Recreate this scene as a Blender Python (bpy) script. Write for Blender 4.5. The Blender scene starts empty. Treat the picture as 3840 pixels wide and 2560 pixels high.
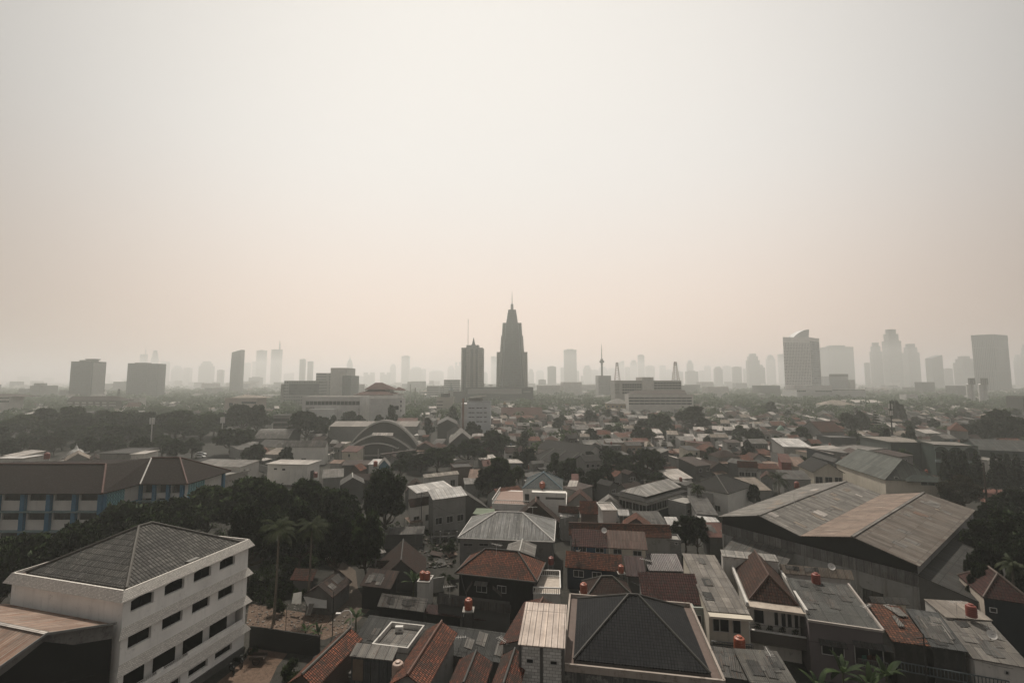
import bpy, bmesh, math, random
from mathutils import Vector, Matrix, noise
V=Vector
rnd=random.Random(11)
S=bpy.context.scene
COL=S.collection
# ---------------------------------------------------------------- survey: sight lines -> points on the ground plan
HC=36.0; FP=1707.0; TH=math.radians(4.86)
CR={'A':(0,1900,2.352),'B':(900,1900,2.352),'C':(1700,1900,2.352),'D':(2500,1900,2.352),'E':(3000,1900,2.376),'F':(0,1500,2.352),'G':(900,1500,2.352),'H':(1700,1500,2.352),'I':(2600,1500,1.8968),'J':(0,1250,2.352),'K':(900,1250,2.352),'L':(1600,1050,2.851),'M':(2200,1250,2.6133),'N':(2900,1200,2.502)}
def ray(c,x,y):
    o=CR[c]; X=o[0]+x/o[2]; Y=o[1]+y/o[2]
    u=(X-1920)/FP; v=(1280-Y)/FP
    return V((u, math.cos(TH)-v*math.sin(TH), math.sin(TH)+v*math.cos(TH)))
def at(c,x,y,z):
    d=ray(c,x,y); t=(z-HC)/d.z
    return V((d.x*t,d.y*t,z))
def atY(c,x,y,Y):
    d=ray(c,x,y); t=Y/d.y
    return V((d.x*t,Y,HC+d.z*t))
def onplane(c,x,y,p0,p1):
    d=ray(c,x,y); e=V((p1.x-p0.x,p1.y-p0.y)); L=e.length; e/=L; n=V((-e.y,e.x))
    t=n.dot(V((p0.x,p0.y)))/n.dot(V((d.x,d.y)))
    q=V((d.x*t,d.y*t)); return (q-V((p0.x,p0.y))).dot(e), HC+d.z*t
def pix(p):   # photo position (2352 wide) of a point, used for wording labels only
    y=p[1]; z=p[2]-HC
    f=y*math.cos(TH)+z*math.sin(TH); v=-y*math.sin(TH)+z*math.cos(TH)
    if f<1: return (-9999,9999)
    return 1176+1045.5*p[0]/f, 784-1045.5*v/f
# ---------------------------------------------------------------- objects
ORIG={}
def link(o,parent=None):
    COL.objects.link(o)
    if parent is not None: o.parent=parent
    return o
def tag(o,label=None,cat=None,group=None,kind=None):
    if label: o['label']=label
    if cat: o['category']=cat
    if group: o['group']=group
    if kind: o['kind']=kind
    return o
def thing(name,label,cat,loc,group=None):
    o=bpy.data.objects.new(name,None); link(o); o.location=loc; o.empty_display_size=.1
    ORIG[o.name]=V(loc)
    return tag(o,label,cat,group)
class MB:
    def __init__(s): s.v=[]; s.f=[]; s.m=[]; s.uv=[]
    def face(s,pts,mi=0,uv=None):
        i=len(s.v); s.v+= [tuple(p) for p in pts]; s.f.append(tuple(range(i,i+len(pts)))); s.m.append(mi)
        if uv is None:
            pts=[V(p) for p in pts]
            n=V((0,0,0))
            for k in range(len(pts)):
                a=pts[k]; b=pts[(k+1)%len(pts)]
                n+=V(((a.y-b.y)*(a.z+b.z),(a.z-b.z)*(a.x+b.x),(a.x-b.x)*(a.y+b.y)))
            if n.length<1e-9: n=V((0,0,1))
            n.normalize()
            if abs(n.z)>.985:
                e=pts[1]-pts[0]; ux=V((e.x,e.y,0))
                if ux.length<1e-6: ux=V((1,0,0))
                ux.normalize(); vx=V((-ux.y,ux.x,0))
            else:
                ux=V((-n.y,n.x,0)).normalized(); vx=n.cross(ux)
            uv=[((p-V(pts[0])).dot(ux)+50.3,p.dot(vx)) if abs(n.z)<=.985 else (p.dot(ux),p.dot(vx)) for p in pts]
            if abs(n.z)<=.985: uv=[(p.dot(ux),p.dot(vx)) for p in pts]
        s.uv+=uv
    def prism(s,ft,z0,z1,mi=0,bottom=False,top=True):
        n=len(ft)
        for k in range(n):
            a=ft[k]; b=ft[(k+1)%n]
            s.face([(a[0],a[1],z0),(b[0],b[1],z0),(b[0],b[1],z1),(a[0],a[1],z1)],mi)
        if top: s.face([(p[0],p[1],z1) for p in ft],mi)
        if bottom: s.face([(p[0],p[1],z0) for p in reversed(ft)],mi)
    def box(s,c,size,rz=0,mi=0):
        ca,sa=math.cos(rz),math.sin(rz); hx,hy,hz=size[0]/2,size[1]/2,size[2]/2
        ft=[(c[0]+x*ca-y*sa,c[1]+x*sa+y*ca) for x,y in((-hx,-hy),(hx,-hy),(hx,hy),(-hx,hy))]
        s.prism(ft,c[2]-hz,c[2]+hz,mi,True)
    def bar(s,p,q,w,h=None,mi=0):
        p=V(p);q=V(q);h=h or w; d=q-p
        if d.length<1e-6: return
        d.normalize(); up=V((0,0,1)) if abs(d.z)<.95 else V((0,1,0))
        x=d.cross(up).normalized()*w/2; y=x.cross(d).normalized()*h/2
        a=[p-x-y,p+x-y,p+x+y,p-x+y]; b=[q-x-y,q+x-y,q+x+y,q-x+y]
        for k in range(4): s.face([a[k],a[(k+1)%4],b[(k+1)%4],b[k]],mi)
        s.face(a[::-1],mi); s.face(b,mi)
    def tube(s,pts,rs,n=7,mi=0):
        rings=[]
        for i,p in enumerate(pts):
            p=V(p); d=(V(pts[min(i+1,len(pts)-1)])-V(pts[max(i-1,0)])).normalized()
            up=V((0,0,1)) if abs(d.z)<.9 else V((1,0,0))
            x=d.cross(up).normalized(); y=d.cross(x)
            r=rs[i] if isinstance(rs,(list,tuple)) else rs
            rings.append([p+(x*math.cos(t)+y*math.sin(t))*r for t in [2*math.pi*k/n for k in range(n)]])
        for i in range(len(rings)-1):
            for k in range(n): s.face([rings[i][k],rings[i+1][k],rings[i+1][(k+1)%n],rings[i][(k+1)%n]],mi)
        s.face(rings[0],mi); s.face(rings[-1][::-1],mi)
    def lathe(s,c,prof,n=18,mi=0,sx=1,sy=1):
        c=V(c)
        R=[[c+V((r*math.cos(2*math.pi*k/n)*sx,r*math.sin(2*math.pi*k/n)*sy,z)) for k in range(n)] for r,z in prof]
        for i in range(len(R)-1):
            for k in range(n): s.face([R[i][k],R[i][(k+1)%n],R[i+1][(k+1)%n],R[i+1][k]],mi)
        if prof[-1][0]>1e-3: s.face(R[-1],mi)
    def slab(s,faces,t,mi=0,mie=None):
        # a roof shell: top faces given, underside t below, rims on open edges
        key=lambda p:(round(p[0],3),round(p[1],3),round(p[2],3))
        ed={}
        for f in faces:
            for k in range(len(f)):
                a,b=key(f[k]),key(f[(k+1)%len(f)]); ed[(a,b)]=1
        for f in faces:
            s.face(f,mi); s.face([(p[0],p[1],p[2]-t) for p in reversed(f)],mi if mie is None else mie)
        for (a,b) in ed:
            if (b,a) not in ed:
                s.face([(a[0],a[1],a[2]-t),(b[0],b[1],b[2]-t),b,a],mi if mie is None else mie)
    def build(s,name,mats,parent=None,smooth=False,orig=None):
        if not isinstance(mats,(list,tuple)): mats=[mats]
        o0=V((0,0,0)) if orig is None else V(orig)
        if parent is not None:
            r=parent
            while r.parent is not None: r=r.parent
            o0=ORIG.get(r.name,V(r.location))
        me=bpy.data.meshes.new(name)
        me.from_pydata([(x-o0.x,y-o0.y,z-o0.z) for x,y,z in s.v],[],s.f)
        for m in mats: me.materials.append(m)
        if len(mats)>1: me.polygons.foreach_set('material_index',s.m)
        ul=me.uv_layers.new(name='UVMap')
        flat=[c for p in s.uv for c in p]; ul.data.foreach_set('uv',flat)
        if smooth:
            bm=bmesh.new(); bm.from_mesh(me); bmesh.ops.remove_doubles(bm,verts=bm.verts,dist=.0005)
            bmesh.ops.recalc_face_normals(bm,faces=bm.faces)
            bm.to_mesh(me); bm.free()
            for p in me.polygons: p.use_smooth=True
            try: me.set_sharp_from_angle(angle=math.radians(40))
            except Exception: pass
        me.update()
        o=bpy.data.objects.new(name,me); link(o,parent)
        if parent is None and orig is not None: o.location=o0
        return o
# ---------------------------------------------------------------- materials
class N:
    def __init__(s,name,rough=.85,spec=.25):
        s.m=bpy.data.materials.new(name); s.m.use_nodes=True; s.t=s.m.node_tree; s.b=s.t.nodes['Principled BSDF']
        s.b.inputs['Roughness'].default_value=rough; s.b.inputs['Specular IOR Level'].default_value=spec
    def n(s,ty,**k):
        x=s.t.nodes.new(ty)
        for a,b in k.items():
            if a in x.inputs: x.inputs[a].default_value=b
            else: setattr(x,a,b)
        return x
    def l(s,a,b): s.t.links.new(a,b)
    def math(s,op,a,b=None):
        x=s.n('ShaderNodeMath',operation=op)
        for i,q in enumerate((a,b)):
            if q is None: continue
            if hasattr(q,'is_output'): s.l(q,x.inputs[i])
            else: x.inputs[i].default_value=q
        return x.outputs[0]
    def mix(s,f,a,b,blend='MIX'):
        x=s.n('ShaderNodeMix',data_type='RGBA',blend_type=blend)
        for i,q in ((0,f),(6,a),(7,b)):
            if hasattr(q,'is_output'): s.l(q,x.inputs[i])
            elif i==0: x.inputs[0].default_value=q
            else: x.inputs[i].default_value=(*q,1) if len(q)==3 else q
        return x.outputs[2]
    def uv(s,sc=(1,1),rot=0):
        u=s.n('ShaderNodeUVMap'); mp=s.n('ShaderNodeMapping'); mp.inputs['Scale'].default_value=(sc[0],sc[1],1)
        s.l(u.outputs[0],mp.inputs[0]); return mp.outputs[0]
    def noise(s,vec,scale,detail=4,rough=.6,lo=.4,hi=.6):
        x=s.n('ShaderNodeTexNoise',Scale=scale,Detail=detail,Roughness=rough)
        if vec is not None: s.l(vec,x.inputs['Vector'])
        r=s.n('ShaderNodeMapRange'); r.inputs[1].default_value=lo; r.inputs[2].default_value=hi
        s.l(x.outputs[0],r.inputs[0]); return r.outputs[0]
    def obj(s): return s.n('ShaderNodeNewGeometry').outputs['Position']
    def bump(s,h,strength=.5,dist=.05):
        x=s.n('ShaderNodeBump',Strength=strength,Distance=dist); s.l(h,x.inputs['Height']); s.l(x.outputs[0],s.b.inputs['Normal'])
    def col(s,c): s.l(c,s.b.inputs['Base Color'])
MC={}
def memo(fn):
    def g(*a,**k):
        key=(fn.__name__,a,tuple(sorted(k.items())))
        if key not in MC: MC[key]=fn(*a,**k)
        return MC[key]
    return g
def mul(c,k): return tuple(min(1,x*k) for x in c)
def tone(c,d=.12):
    g=sum(c)/3; k=.62+.48*min(1,g/.45); return tuple((x*(1-d)+g*d)*k for x in c)
@memo
def plain(c,rough=.7,spec=.3,metal=0.0):
    c=tone(c)
    a=N('paint',rough,spec); g=a.noise(a.obj(),1.7,5,.65,.3,.75)
    a.b.inputs['Metallic'].default_value=metal
    a.col(a.mix(g,mul(c,.78),mul(c,1.1))); return a.m
@memo
def tile(c1,c2,moss=(.03,.028,.025),amt=.5,w=.24,h=.30):
    c1=tone(c1); c2=tone(c2)
    a=N('clay tiles',.9,.15)
    br=a.n('ShaderNodeTexBrick',Scale=1.0); br.inputs['Brick Width'].default_value=w; br.inputs['Row Height'].default_value=h
    br.inputs['Mortar Size'].default_value=.05; br.inputs['Mortar Smooth'].default_value=.5
    br.inputs['Color1'].default_value=(*c1,1); br.inputs['Color2'].default_value=(*c2,1); br.inputs['Mortar'].default_value=(*mul(c2,.25),1)
    br.offset=0.0
    u=a.uv(); a.l(u,br.inputs['Vector'])
    g=a.noise(a.obj(),.55,6,.7,.62-amt*.35,.78-amt*.2)
    g2=a.noise(a.uv((3.3,2.1)),1.0,2,.5,.52,.64)
    big=a.noise(a.obj(),.16,3,.6,.3,.7); bb=a.mix(big,br.outputs[0],a.mix(1.0,br.outputs[0],(.66,.66,.7),'MULTIPLY')); pn=a.noise(a.obj(),1.4,4,.7,.5,.62); bb=a.mix(a.math('MULTIPLY',pn,.35),bb,a.mix(1.0,bb,(1.35,1.3,1.25),'MULTIPLY'))
    c=a.mix(a.math('MULTIPLY',g,.85),bb,moss)
    c=a.mix(a.math('MULTIPLY',g2,.75),c,moss); g3=a.noise(a.obj(),2.6,3,.6,.5,.62); c=a.mix(a.math('MULTIPLY',g3,.15+.5*amt),c,moss)
    a.col(c)
    sx=a.n('ShaderNodeSeparateXYZ'); a.l(u,sx.inputs[0])
    fv=a.math('FRACT',a.math('DIVIDE',sx.outputs[1],h)); su=a.math('SINE',a.math('MULTIPLY',sx.outputs[0],2*math.pi/w))
    a.bump(a.math('ADD',a.math('MULTIPLY',fv,-1.0),a.math('MULTIPLY',su,.4)),.8,.06); return a.m
@memo
def sheet(c,rust=(.16,.07,.035),amt=.3,pw=1.05,pl=2.2,per=.2,var=.62,rough=.75,seam=.38):
    c=tone(c)
    a=N('corrugated sheet',rough,.25); u=a.uv()
    br=a.n('ShaderNodeTexBrick',Scale=1.0); br.inputs['Brick Width'].default_value=pw; br.inputs['Row Height'].default_value=pl
    br.inputs['Mortar Size'].default_value=.05; br.inputs['Mortar Smooth'].default_value=.2; br.offset=0.0
    br.inputs['Color1'].default_value=(*c,1); br.inputs['Color2'].default_value=(*mul(c,var),1); br.inputs['Mortar'].default_value=(*mul(c,seam),1)
    a.l(u,br.inputs['Vector'])
    st=a.noise(a.uv((5.5,.28)),1.0,5,.65,.66-amt*.3,.86-amt*.25)
    gr=a.noise(a.obj(),.5,6,.7,.3,.75)
    c1=a.mix(a.math('MULTIPLY',st,.8),br.outputs[0],rust)
    sx=a.n('ShaderNodeSeparateXYZ'); a.l(u,sx.inputs[0])
    su=a.math('SINE',a.math('MULTIPLY',sx.outputs[0],2*math.pi/per))
    c1=a.mix(gr,c1,a.mix(1.0,c1,(.5,.48,.47),'MULTIPLY'))
    st2=a.noise(a.uv((2.2,.11)),1.0,4,.6,.48,.62); c1=a.mix(a.math('MULTIPLY',st2,.5),c1,a.mix(1.0,c1,(1.55,1.5,1.42),'MULTIPLY'))
    sp=a.noise(a.obj(),1.9,5,.75,.60,.66); c1=a.mix(a.math('MULTIPLY',sp,.55),c1,mul(rust,.6))
    a.col(c1); a.bump(su,.6,.05); return a.m
@memo
def wall(c,grime=(.06,.055,.05),amt=.3,rough=.9):
    c=tone(c)
    a=N('plaster wall',rough,.15)
    st=a.noise(a.uv((1.6,.16)),1.0,6,.7,.62-amt*.3,.9-amt*.25)
    bl=a.noise(a.obj(),.9,8,.75,.68-amt*.25,.74-amt*.2)
    fine=a.noise(a.obj(),.25,4,.6,.3,.7)
    b=a.mix(fine,mul(c,.85),mul(c,1.06))
    b=a.mix(a.math('MULTIPLY',st,.45),b,mul(grime,1.6)); b=a.mix(a.math('MULTIPLY',bl,.7*min(1,amt*1.6)),b,grime)
    a.col(b); a.bump(bl,.15,.02); return a.m
@memo
def block(c,mort=(.12,.11,.1),w=.6,h=.3):
    c=tone(c)
    a=N('block wall',.9,.15); u=a.uv(); br=a.n('ShaderNodeTexBrick',Scale=1.0)
    br.inputs['Brick Width'].default_value=w; br.inputs['Row Height'].default_value=h; br.inputs['Mortar Size'].default_value=.02
    br.inputs['Color1'].default_value=(*c,1); br.inputs['Color2'].default_value=(*mul(c,.72),1); br.inputs['Mortar'].default_value=(*mort,1)
    a.l(u,br.inputs['Vector']); g=a.noise(a.obj(),1.1,6,.7,.55,.75)
    a.col(a.mix(a.math('MULTIPLY',g,.6),br.outputs[0],mort)); a.bump(br.outputs[1],.4,-.02); return a.m
@memo
def grid(c,g,pw=3.0,ph=3.6,fu=.6,fv=.5,rough=.5):
    a=N('window grid facade',rough,.3); sx=a.n('ShaderNodeSeparateXYZ'); a.l(a.uv(),sx.inputs[0])
    m=a.math('MULTIPLY',a.math('LESS_THAN',a.math('FRACT',a.math('DIVIDE',sx.outputs[0],pw)),fu),a.math('LESS_THAN',a.math('FRACT',a.math('DIVIDE',sx.outputs[1],ph)),fv))
    v=a.n('ShaderNodeTexWhiteNoise',noise_dimensions='2D')
    cb=a.n('ShaderNodeCombineXYZ'); a.l(a.math('FLOOR',a.math('DIVIDE',sx.outputs[0],pw)),cb.inputs[0]); a.l(a.math('FLOOR',a.math('DIVIDE',sx.outputs[1],ph)),cb.inputs[1]); a.l(cb.outputs[0],v.inputs[0])
    gg=a.mix(v.outputs[0],mul(g,.6),mul(g,1.5))
    gn=a.noise(a.obj(),.05,3,.5,.3,.7)
    a.col(a.mix(m,a.mix(gn,mul(c,.85),c),gg)); return a.m
GLASS=None
@memo
def glass(c=(.012,.014,.016)):
    a=N('dark glass',.35,.3); a.b.inputs['Base Color'].default_value=(*c,1); return a.m
@memo
def leafmat(c1,c2,tr=.2):
    a=N('foliage',.7,.15); oi=a.n('ShaderNodeObjectInfo'); g=a.noise(a.obj(),.9,3,.6,.3,.72)
    c=a.mix(g,c1,c2); c=a.mix(oi.outputs['Random'],a.mix(1.0,c,(1.2,1.18,1.1),'MULTIPLY'),a.mix(1.0,c,(.52,.52,.58),'MULTIPLY')); a.col(c)
    tl=a.n('ShaderNodeBsdfTranslucent'); a.l(c,tl.inputs[0]); mx=a.n('ShaderNodeMixShader'); mx.inputs[0].default_value=tr
    out=a.t.nodes['Material Output']; a.l(a.b.outputs[0],mx.inputs[1]); a.l(tl.outputs[0],mx.inputs[2]); a.l(mx.outputs[0],out.inputs[0]); return a.m
@memo
def barkmat(c=(.07,.055,.042)):
    a=N('bark',.95,.1); a.col(a.mix(a.noise(a.obj(),4,5,.7,.3,.7),mul(c,.5),c)); return a.m
@memo
def groundmat(c1,c2,c3=(.1,.09,.08),sc=.25,speck=.0):
    a=N('ground',.95,.1); p=a.obj(); g=a.noise(p,sc,8,.7,.35,.65); c=a.mix(g,c1,c2)
    g2=a.noise(p,sc*9,5,.7,.5,.62); c=a.mix(a.math('MULTIPLY',g2,.5),c,c3)
    if speck:
        s=a.noise(p,5.5,2,.5,.64,.68); c=a.mix(a.math('MULTIPLY',s,speck),c,(.42,.39,.35))
    a.col(c); a.bump(g2,.5,.1); return a.m
# palette
WHITE=(.62,.60,.56); PALE=(.46,.44,.41); GREY=(.26,.255,.24); DGREY=(.13,.128,.122); BLACKW=(.03,.03,.031); CREAM=(.5,.45,.37); BLUE=(.035,.11,.19)
T_ORANGE=tile((.40,.135,.07),(.21,.078,.048)); T_RED=tile((.31,.10,.058),(.15,.055,.038),amt=.7); T_BROWN=tile((.105,.052,.038),(.06,.032,.026),amt=.4)
T_MAROON=tile((.13,.052,.044),(.085,.036,.033),amt=.25,h=.42,w=.33); T_GREY=tile((.085,.083,.078),(.055,.054,.052),amt=.3); T_DARK=tile((.048,.05,.053),(.032,.034,.037),moss=(.02,.02,.021),amt=.1,w=.3,h=.34)
S_GREY=sheet((.145,.143,.135)); S_LGREY=sheet((.25,.24,.222)); S_DGREY=sheet((.085,.085,.082),amt=.15); S_PALE=sheet((.5,.465,.43),amt=.12,pl=4); S_RUST=sheet((.3,.225,.18),amt=.85,pl=6)
S_BROWN=sheet((.085,.06,.052),amt=.4); S_RED=sheet((.17,.065,.05),amt=.45,pl=5); S_MAROON=sheet((.09,.045,.042),amt=.3); S_WHITE=sheet((.6,.59,.57),amt=.05,pl=6); S_BEIGE=sheet((.32,.27,.22),amt=.35,pl=5)
W_WHITE=wall(WHITE,amt=.25); W_PALE=wall(PALE,amt=.4); W_GREY=wall(GREY,amt=.45); W_DGREY=wall(DGREY,amt=.5); W_BLACK=wall(BLACKW,(.02,.02,.02),.5); W_CREAM=wall(CREAM,amt=.3); W_BLUE=wall(BLUE,amt=.2); W_BRICK=block((.15,.075,.05),w=.24,h=.09)
CONC=wall((.3,.285,.26),(.07,.065,.06),.5); WOOD=plain((.07,.045,.032)); IRON=plain((.05,.05,.05),.5); WIRE=plain((.012,.012,.012)); FRAME=plain((.42,.41,.39)); DARK=plain((.012,.012,.013))
SOFT=plain((.55,.53,.5))
# ---------------------------------------------------------------- houses
OCC=[]      # occupied plots, as plan quads
def sat(a,b):
    for P in (a,b):
        for k in range(len(P)):
            e=P[(k+1)%len(P)]-P[k]; n=V((-e.y,e.x))
            p=[n.dot(q) for q in a]; q2=[n.dot(q) for q in b]
            if max(p)<=min(q2) or max(q2)<=min(p): return False
    return True
class Hs: pass
def xy(p): return V((p[0],p[1]))
def window(par,h,fc,w,frame=None,pane=None,name='window'):
    """opening on a wall plane: frame ring with a dark pane set in it"""
    p0,p1=h.side[fc]; e=(p1-p0); L=e.length; e=e/L; n=V((e.y,-e.x))
    if isinstance(w[0],str):
        u0,za=onplane(w[0],w[1],w[2],p0,p1); u1,zb=onplane(w[0],w[3],w[4],p0,p1); z1,z0=max(za,zb),min(za,zb)
        # keep rectangles upright: use the mean of both corners
        if u1<u0: u0,u1=u1,u0
    else: u0,z0,u1,z1=w[0],w[1],w[0]+w[2],w[1]+w[3]
    u0=max(.05,u0); u1=min(L-.05,u1)
    if u1-u0<.12 or z1-z0<.12: return
    def Q(u,z,d): return V((p0.x+e.x*u+n.x*d,p0.y+e.y*u+n.y*d,z))
    f=MB(); b=.07
    for a,c in (((u0,z0),(u1,z0)),((u0,z1),(u1,z1))): f.bar(Q(a[0]-b/2,a[1],.025),Q(c[0]+b/2,c[1],.025),.09,b)
    for u in (u0,u1): f.bar(Q(u,z0+b/2,.03),Q(u,z1-b/2,.03),b,.1)
    if u1-u0>1.3: f.bar(Q((u0+u1)/2,z0+b/2,.03),Q((u0+u1)/2,z1-b/2,.03),.05,.07)
    fo=f.build(name,frame or FRAME,par)
    g=MB(); g.face([Q(u0,z0,.012),Q(u1,z0,.012),Q(u1,z1,.012),Q(u0,z1,.012)]); g.build('pane',pane or glass(),fo)
    return fo
def house(label,FL,FR,ze,dep,kind,rise,rm,wm,z0=0,ov=.35,name='house',cat='house',wins=(),cap=None,t=.1,group=None,hipf=1.0,frame=None,gutter=None,plinth=None,occ=True,par_m=None,wname='wall',patch=0):
    if isinstance(FL[0],str): FL=at(*FL,ze)
    if isinstance(FR[0],str): FR=at(*FR,ze)
    A=xy(FL); a=xy(FR)-A; L=a.length; ex=a/L; ey=V((-ex.y,ex.x))
    if not isinstance(dep,(int,float)):
        q=at(*dep) if isinstance(dep[0],str) else V(dep); D=abs((xy(q)-A).dot(ey))
    else: D=dep
    def W(x,y,z=0): q=A+ex*x+ey*y; return V((q.x,q.y,z))
    h=Hs(); h.W=W; h.L=L; h.D=D; h.ze=ze; h.ex=ex; h.ey=ey; zr=ze+rise
    c=W(L/2,D/2,z0); root=thing(name,label,cat,c,group); h.root=root
    if occ: OCC.append([xy(W(0,0)),xy(W(L,0)),xy(W(L,D)),xy(W(0,D))])
    c0,c1,c2,c3=W(0,0,ze),W(L,0,ze),W(L,D,ze),W(0,D,ze)
    ridge=[]; zt=lambda x,y:ze
    if kind=='gx':
        r0,r1=W(0,D/2,zr),W(L,D/2,zr); fs=[[c0,c1,r1,r0],[c2,c3,r0,r1]]; ridge=[(r0,r1)]; zt=lambda x,y: ze+rise*(1-abs(y-D/2)/(D/2))
    elif kind=='gy':
        r0,r1=W(L/2,0,zr),W(L/2,D,zr); fs=[[c1,c2,r1,r0],[c3,c0,r0,r1]]; ridge=[(r0,r1)]; zt=lambda x,y: ze+rise*(1-abs(x-L/2)/(L/2))
    elif kind in('hip','pyr'):
        if L>=D:
            i=min(D/2*hipf,L/2); r0,r1=W(i,D/2,zr),W(L-i,D/2,zr)
            if L-2*i<.05: fs=[[c0,c1,r0],[c1,c2,r0],[c2,c3,r0],[c3,c0,r0]]; r1=r0
            else: fs=[[c0,c1,r1,r0],[c1,c2,r1],[c2,c3,r0,r1],[c3,c0,r0]]
            ridge=[(c0,r0),(c3,r0),(c1,r1),(c2,r1),(r0,r1)]
        else:
            i=min(L/2*hipf,D/2); r0,r1=W(L/2,i,zr),W(L/2,D-i,zr)
            if D-2*i<.05: fs=[[c0,c1,r0],[c1,c2,r0],[c2,c3,r0],[c3,c0,r0]]; r1=r0
            else: fs=[[c0,c1,r0],[c1,c2,r1,r0],[c2,c3,r1],[c3,c0,r0,r1]]
            ridge=[(c0,r0),(c1,r0),(c2,r1),(c3,r1),(r0,r1)]
    elif kind=='gyh':   # hipped at the front, gabled at the back
        i=min(L/2*hipf,D*.45); r0,r1=W(L/2,i,zr),W(L/2,D,zr); fs=[[c0,c1,r0],[c1,c2,r1,r0],[c3,c0,r0,r1]]; ridge=[(c0,r0),(c1,r0),(r0,r1)]
        zt=lambda x,y: ze+rise*(1-abs(x-L/2)/(L/2))*(1 if y>i else y/i)
    elif kind=='shed': fs=[[c0,c1,W(L,D,zr),W(0,D,zr)]]; zt=lambda x,y: ze+rise*y/D
    elif kind=='shedx': fs=[[c0,W(L,0,zr),W(L,D,zr),c3]]; zt=lambda x,y: ze+rise*x/L
    elif kind=='flat': fs=[[c0,c1,c2,c3]]
    elif kind=='vault':
        fs=[]; n=10
        zv=lambda x: ze+rise*math.sqrt(max(0,1-((x-L/2)/(L/2))**2)) if False else ze+rise*math.sin(math.pi*x/L)
        for k in range(n):
            x0,x1=L*k/n,L*(k+1)/n; fs.append([W(x0,0,zv(x0)),W(x1,0,zv(x1)),W(x1,D,zv(x1)),W(x0,D,zv(x0))])
        zt=lambda x,y: zv(x)
    elif kind=='vaultx':
        fs=[]; n=10; zv=lambda y: ze+rise*math.sin(math.pi*y/D)
        for k in range(n):
            y0,y1=D*k/n,D*(k+1)/n; fs.append([W(0,y0,zv(y0)),W(L,y0,zv(y0)),W(L,y1,zv(y1)),W(0,y1,zv(y1))])
        zt=lambda x,y: zv(y)
    h.zt=zt; h.kind=kind
    x0,x1,y0,y1=ov,L-ov,ov,D-ov
    m=MB(); xs=[x0,L/2,x1] if kind in('gy','gyh') else ([x0+(x1-x0)*k/10 for k in range(11)] if kind=='vault' else [x0,x1]); ys=[y0,D/2,y1] if kind=='gx' else ([y0+(y1-y0)*k/10 for k in range(11)] if kind=='vaultx' else [y0,y1])
    dz=t*.6
    def side(pts): m.face([W(pts[0][0],pts[0][1],z0),W(pts[-1][0],pts[-1][1],z0)]+[W(x,y,zt(x,y)-dz) for x,y in reversed(pts)])
    side([(x,y0) for x in xs]); side([(x1,y) for y in ys]); side([(x,y1) for x in reversed(xs)]); side([(x0,y) for y in reversed(ys)])
    h.wall=m.build(wname,wm,root)
    h.side={'F':(xy(W(x0,y0)),xy(W(x1,y0))),'R':(xy(W(x1,y0)),xy(W(x1,y1))),'L':(xy(W(x0,y1)),xy(W(x0,y0)))}
    m=MB(); m.slab(fs,t); h.roof=m.build('roof',rm,root)
    if kind=='flat' and rise>0:
        p=MB(); b=.18
        for a_,b_ in ((W(0,b/2,zr-rise/2),W(L,b/2,zr-rise/2)),(W(0,D-b/2,zr-rise/2),W(L,D-b/2,zr-rise/2)),(W(b/2,b,zr-rise/2),W(b/2,D-b,zr-rise/2)),(W(L-b/2,b,zr-rise/2),W(L-b/2,D-b,zr-rise/2))): p.bar(a_,b_,b,rise)
        p.build('parapet',par_m or wm,root)
    if cap is not None and ridge:
        m=MB()
        for p,q in ridge:
            if (q-p).length>.2: m.tube([p+V((0,0,.03)),q+V((0,0,.05))],.13,6)
        m.build('ridge_cap',cap,h.roof)
    if gutter is not None:
        m=MB(); m.bar(W(0,-.06,ze-.1),W(L,-.06,ze-.1),.12,.14)
        if kind in('hip','pyr','gy','gyh'):
            m.bar(W(L+.06,0,ze-.1),W(L+.06,D,ze-.1),.12,.14); m.bar(W(-.06,0,ze-.1),W(-.06,D,ze-.1),.12,.14)
        m.build('gutter',gutter,h.roof)
    for w in wins: window(root,h,w[0],w[1:],frame)
    if kind in('shed','gx','gy') and patch: patches(h,patch,[S_GREY,S_LGREY,S_GREY,S_DGREY],int(abs(FL[0]*7+FL[1]*3)))
    return h
def patches(h,n,mats,seed=1):
    # repaired places: odd sheets laid over a roof
    r=random.Random(seed)
    if not hasattr(h,'zt'): return
    for k in range(n):
        w,d=min(r.uniform(.8,1.4),h.L*.4),min(r.uniform(1.2,3.0),h.D*.45); x=r.uniform(.3,max(.4,h.L-w-.3)); y=r.uniform(.3,max(.4,h.D-d-.3)); sk=r.uniform(-.12,.12)
        if h.kind=='gy' and x<h.L/2<x+w: continue
        if h.kind=='gx' and y<h.D/2<y+d: continue
        P=lambda u,v: h.W(u,v,h.zt(u,v)+.05+r.uniform(0,.03)); m=MB(); m.slab([[P(x,y+sk),P(x+w,y-sk),P(x+w,y+d-sk),P(x,y+d+sk)]],.03); m.build('patch_sheet',r.choice(mats),h.roof)
def awning(h,fc,c,x0,y0,x1,y1,m,out=.8,name='awning'):
    p0,p1=h.side[fc]; e=(p1-p0).normalized(); n=V((e.y,-e.x))
    u0,za=onplane(c,x0,y0,p0,p1); u1,zb=onplane(c,x1,y1,p0,p1); z=max(za,zb)
    Q=lambda u,z,d: V((p0.x+e.x*u+n.x*d,p0.y+e.y*u+n.y*d,z))
    b=MB(); b.slab([[Q(u0,z-.35,out),Q(u1,z-.35,out),Q(u1,z,.02),Q(u0,z,.02)]],.06)
    return b.build(name,m,h.root)
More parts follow.
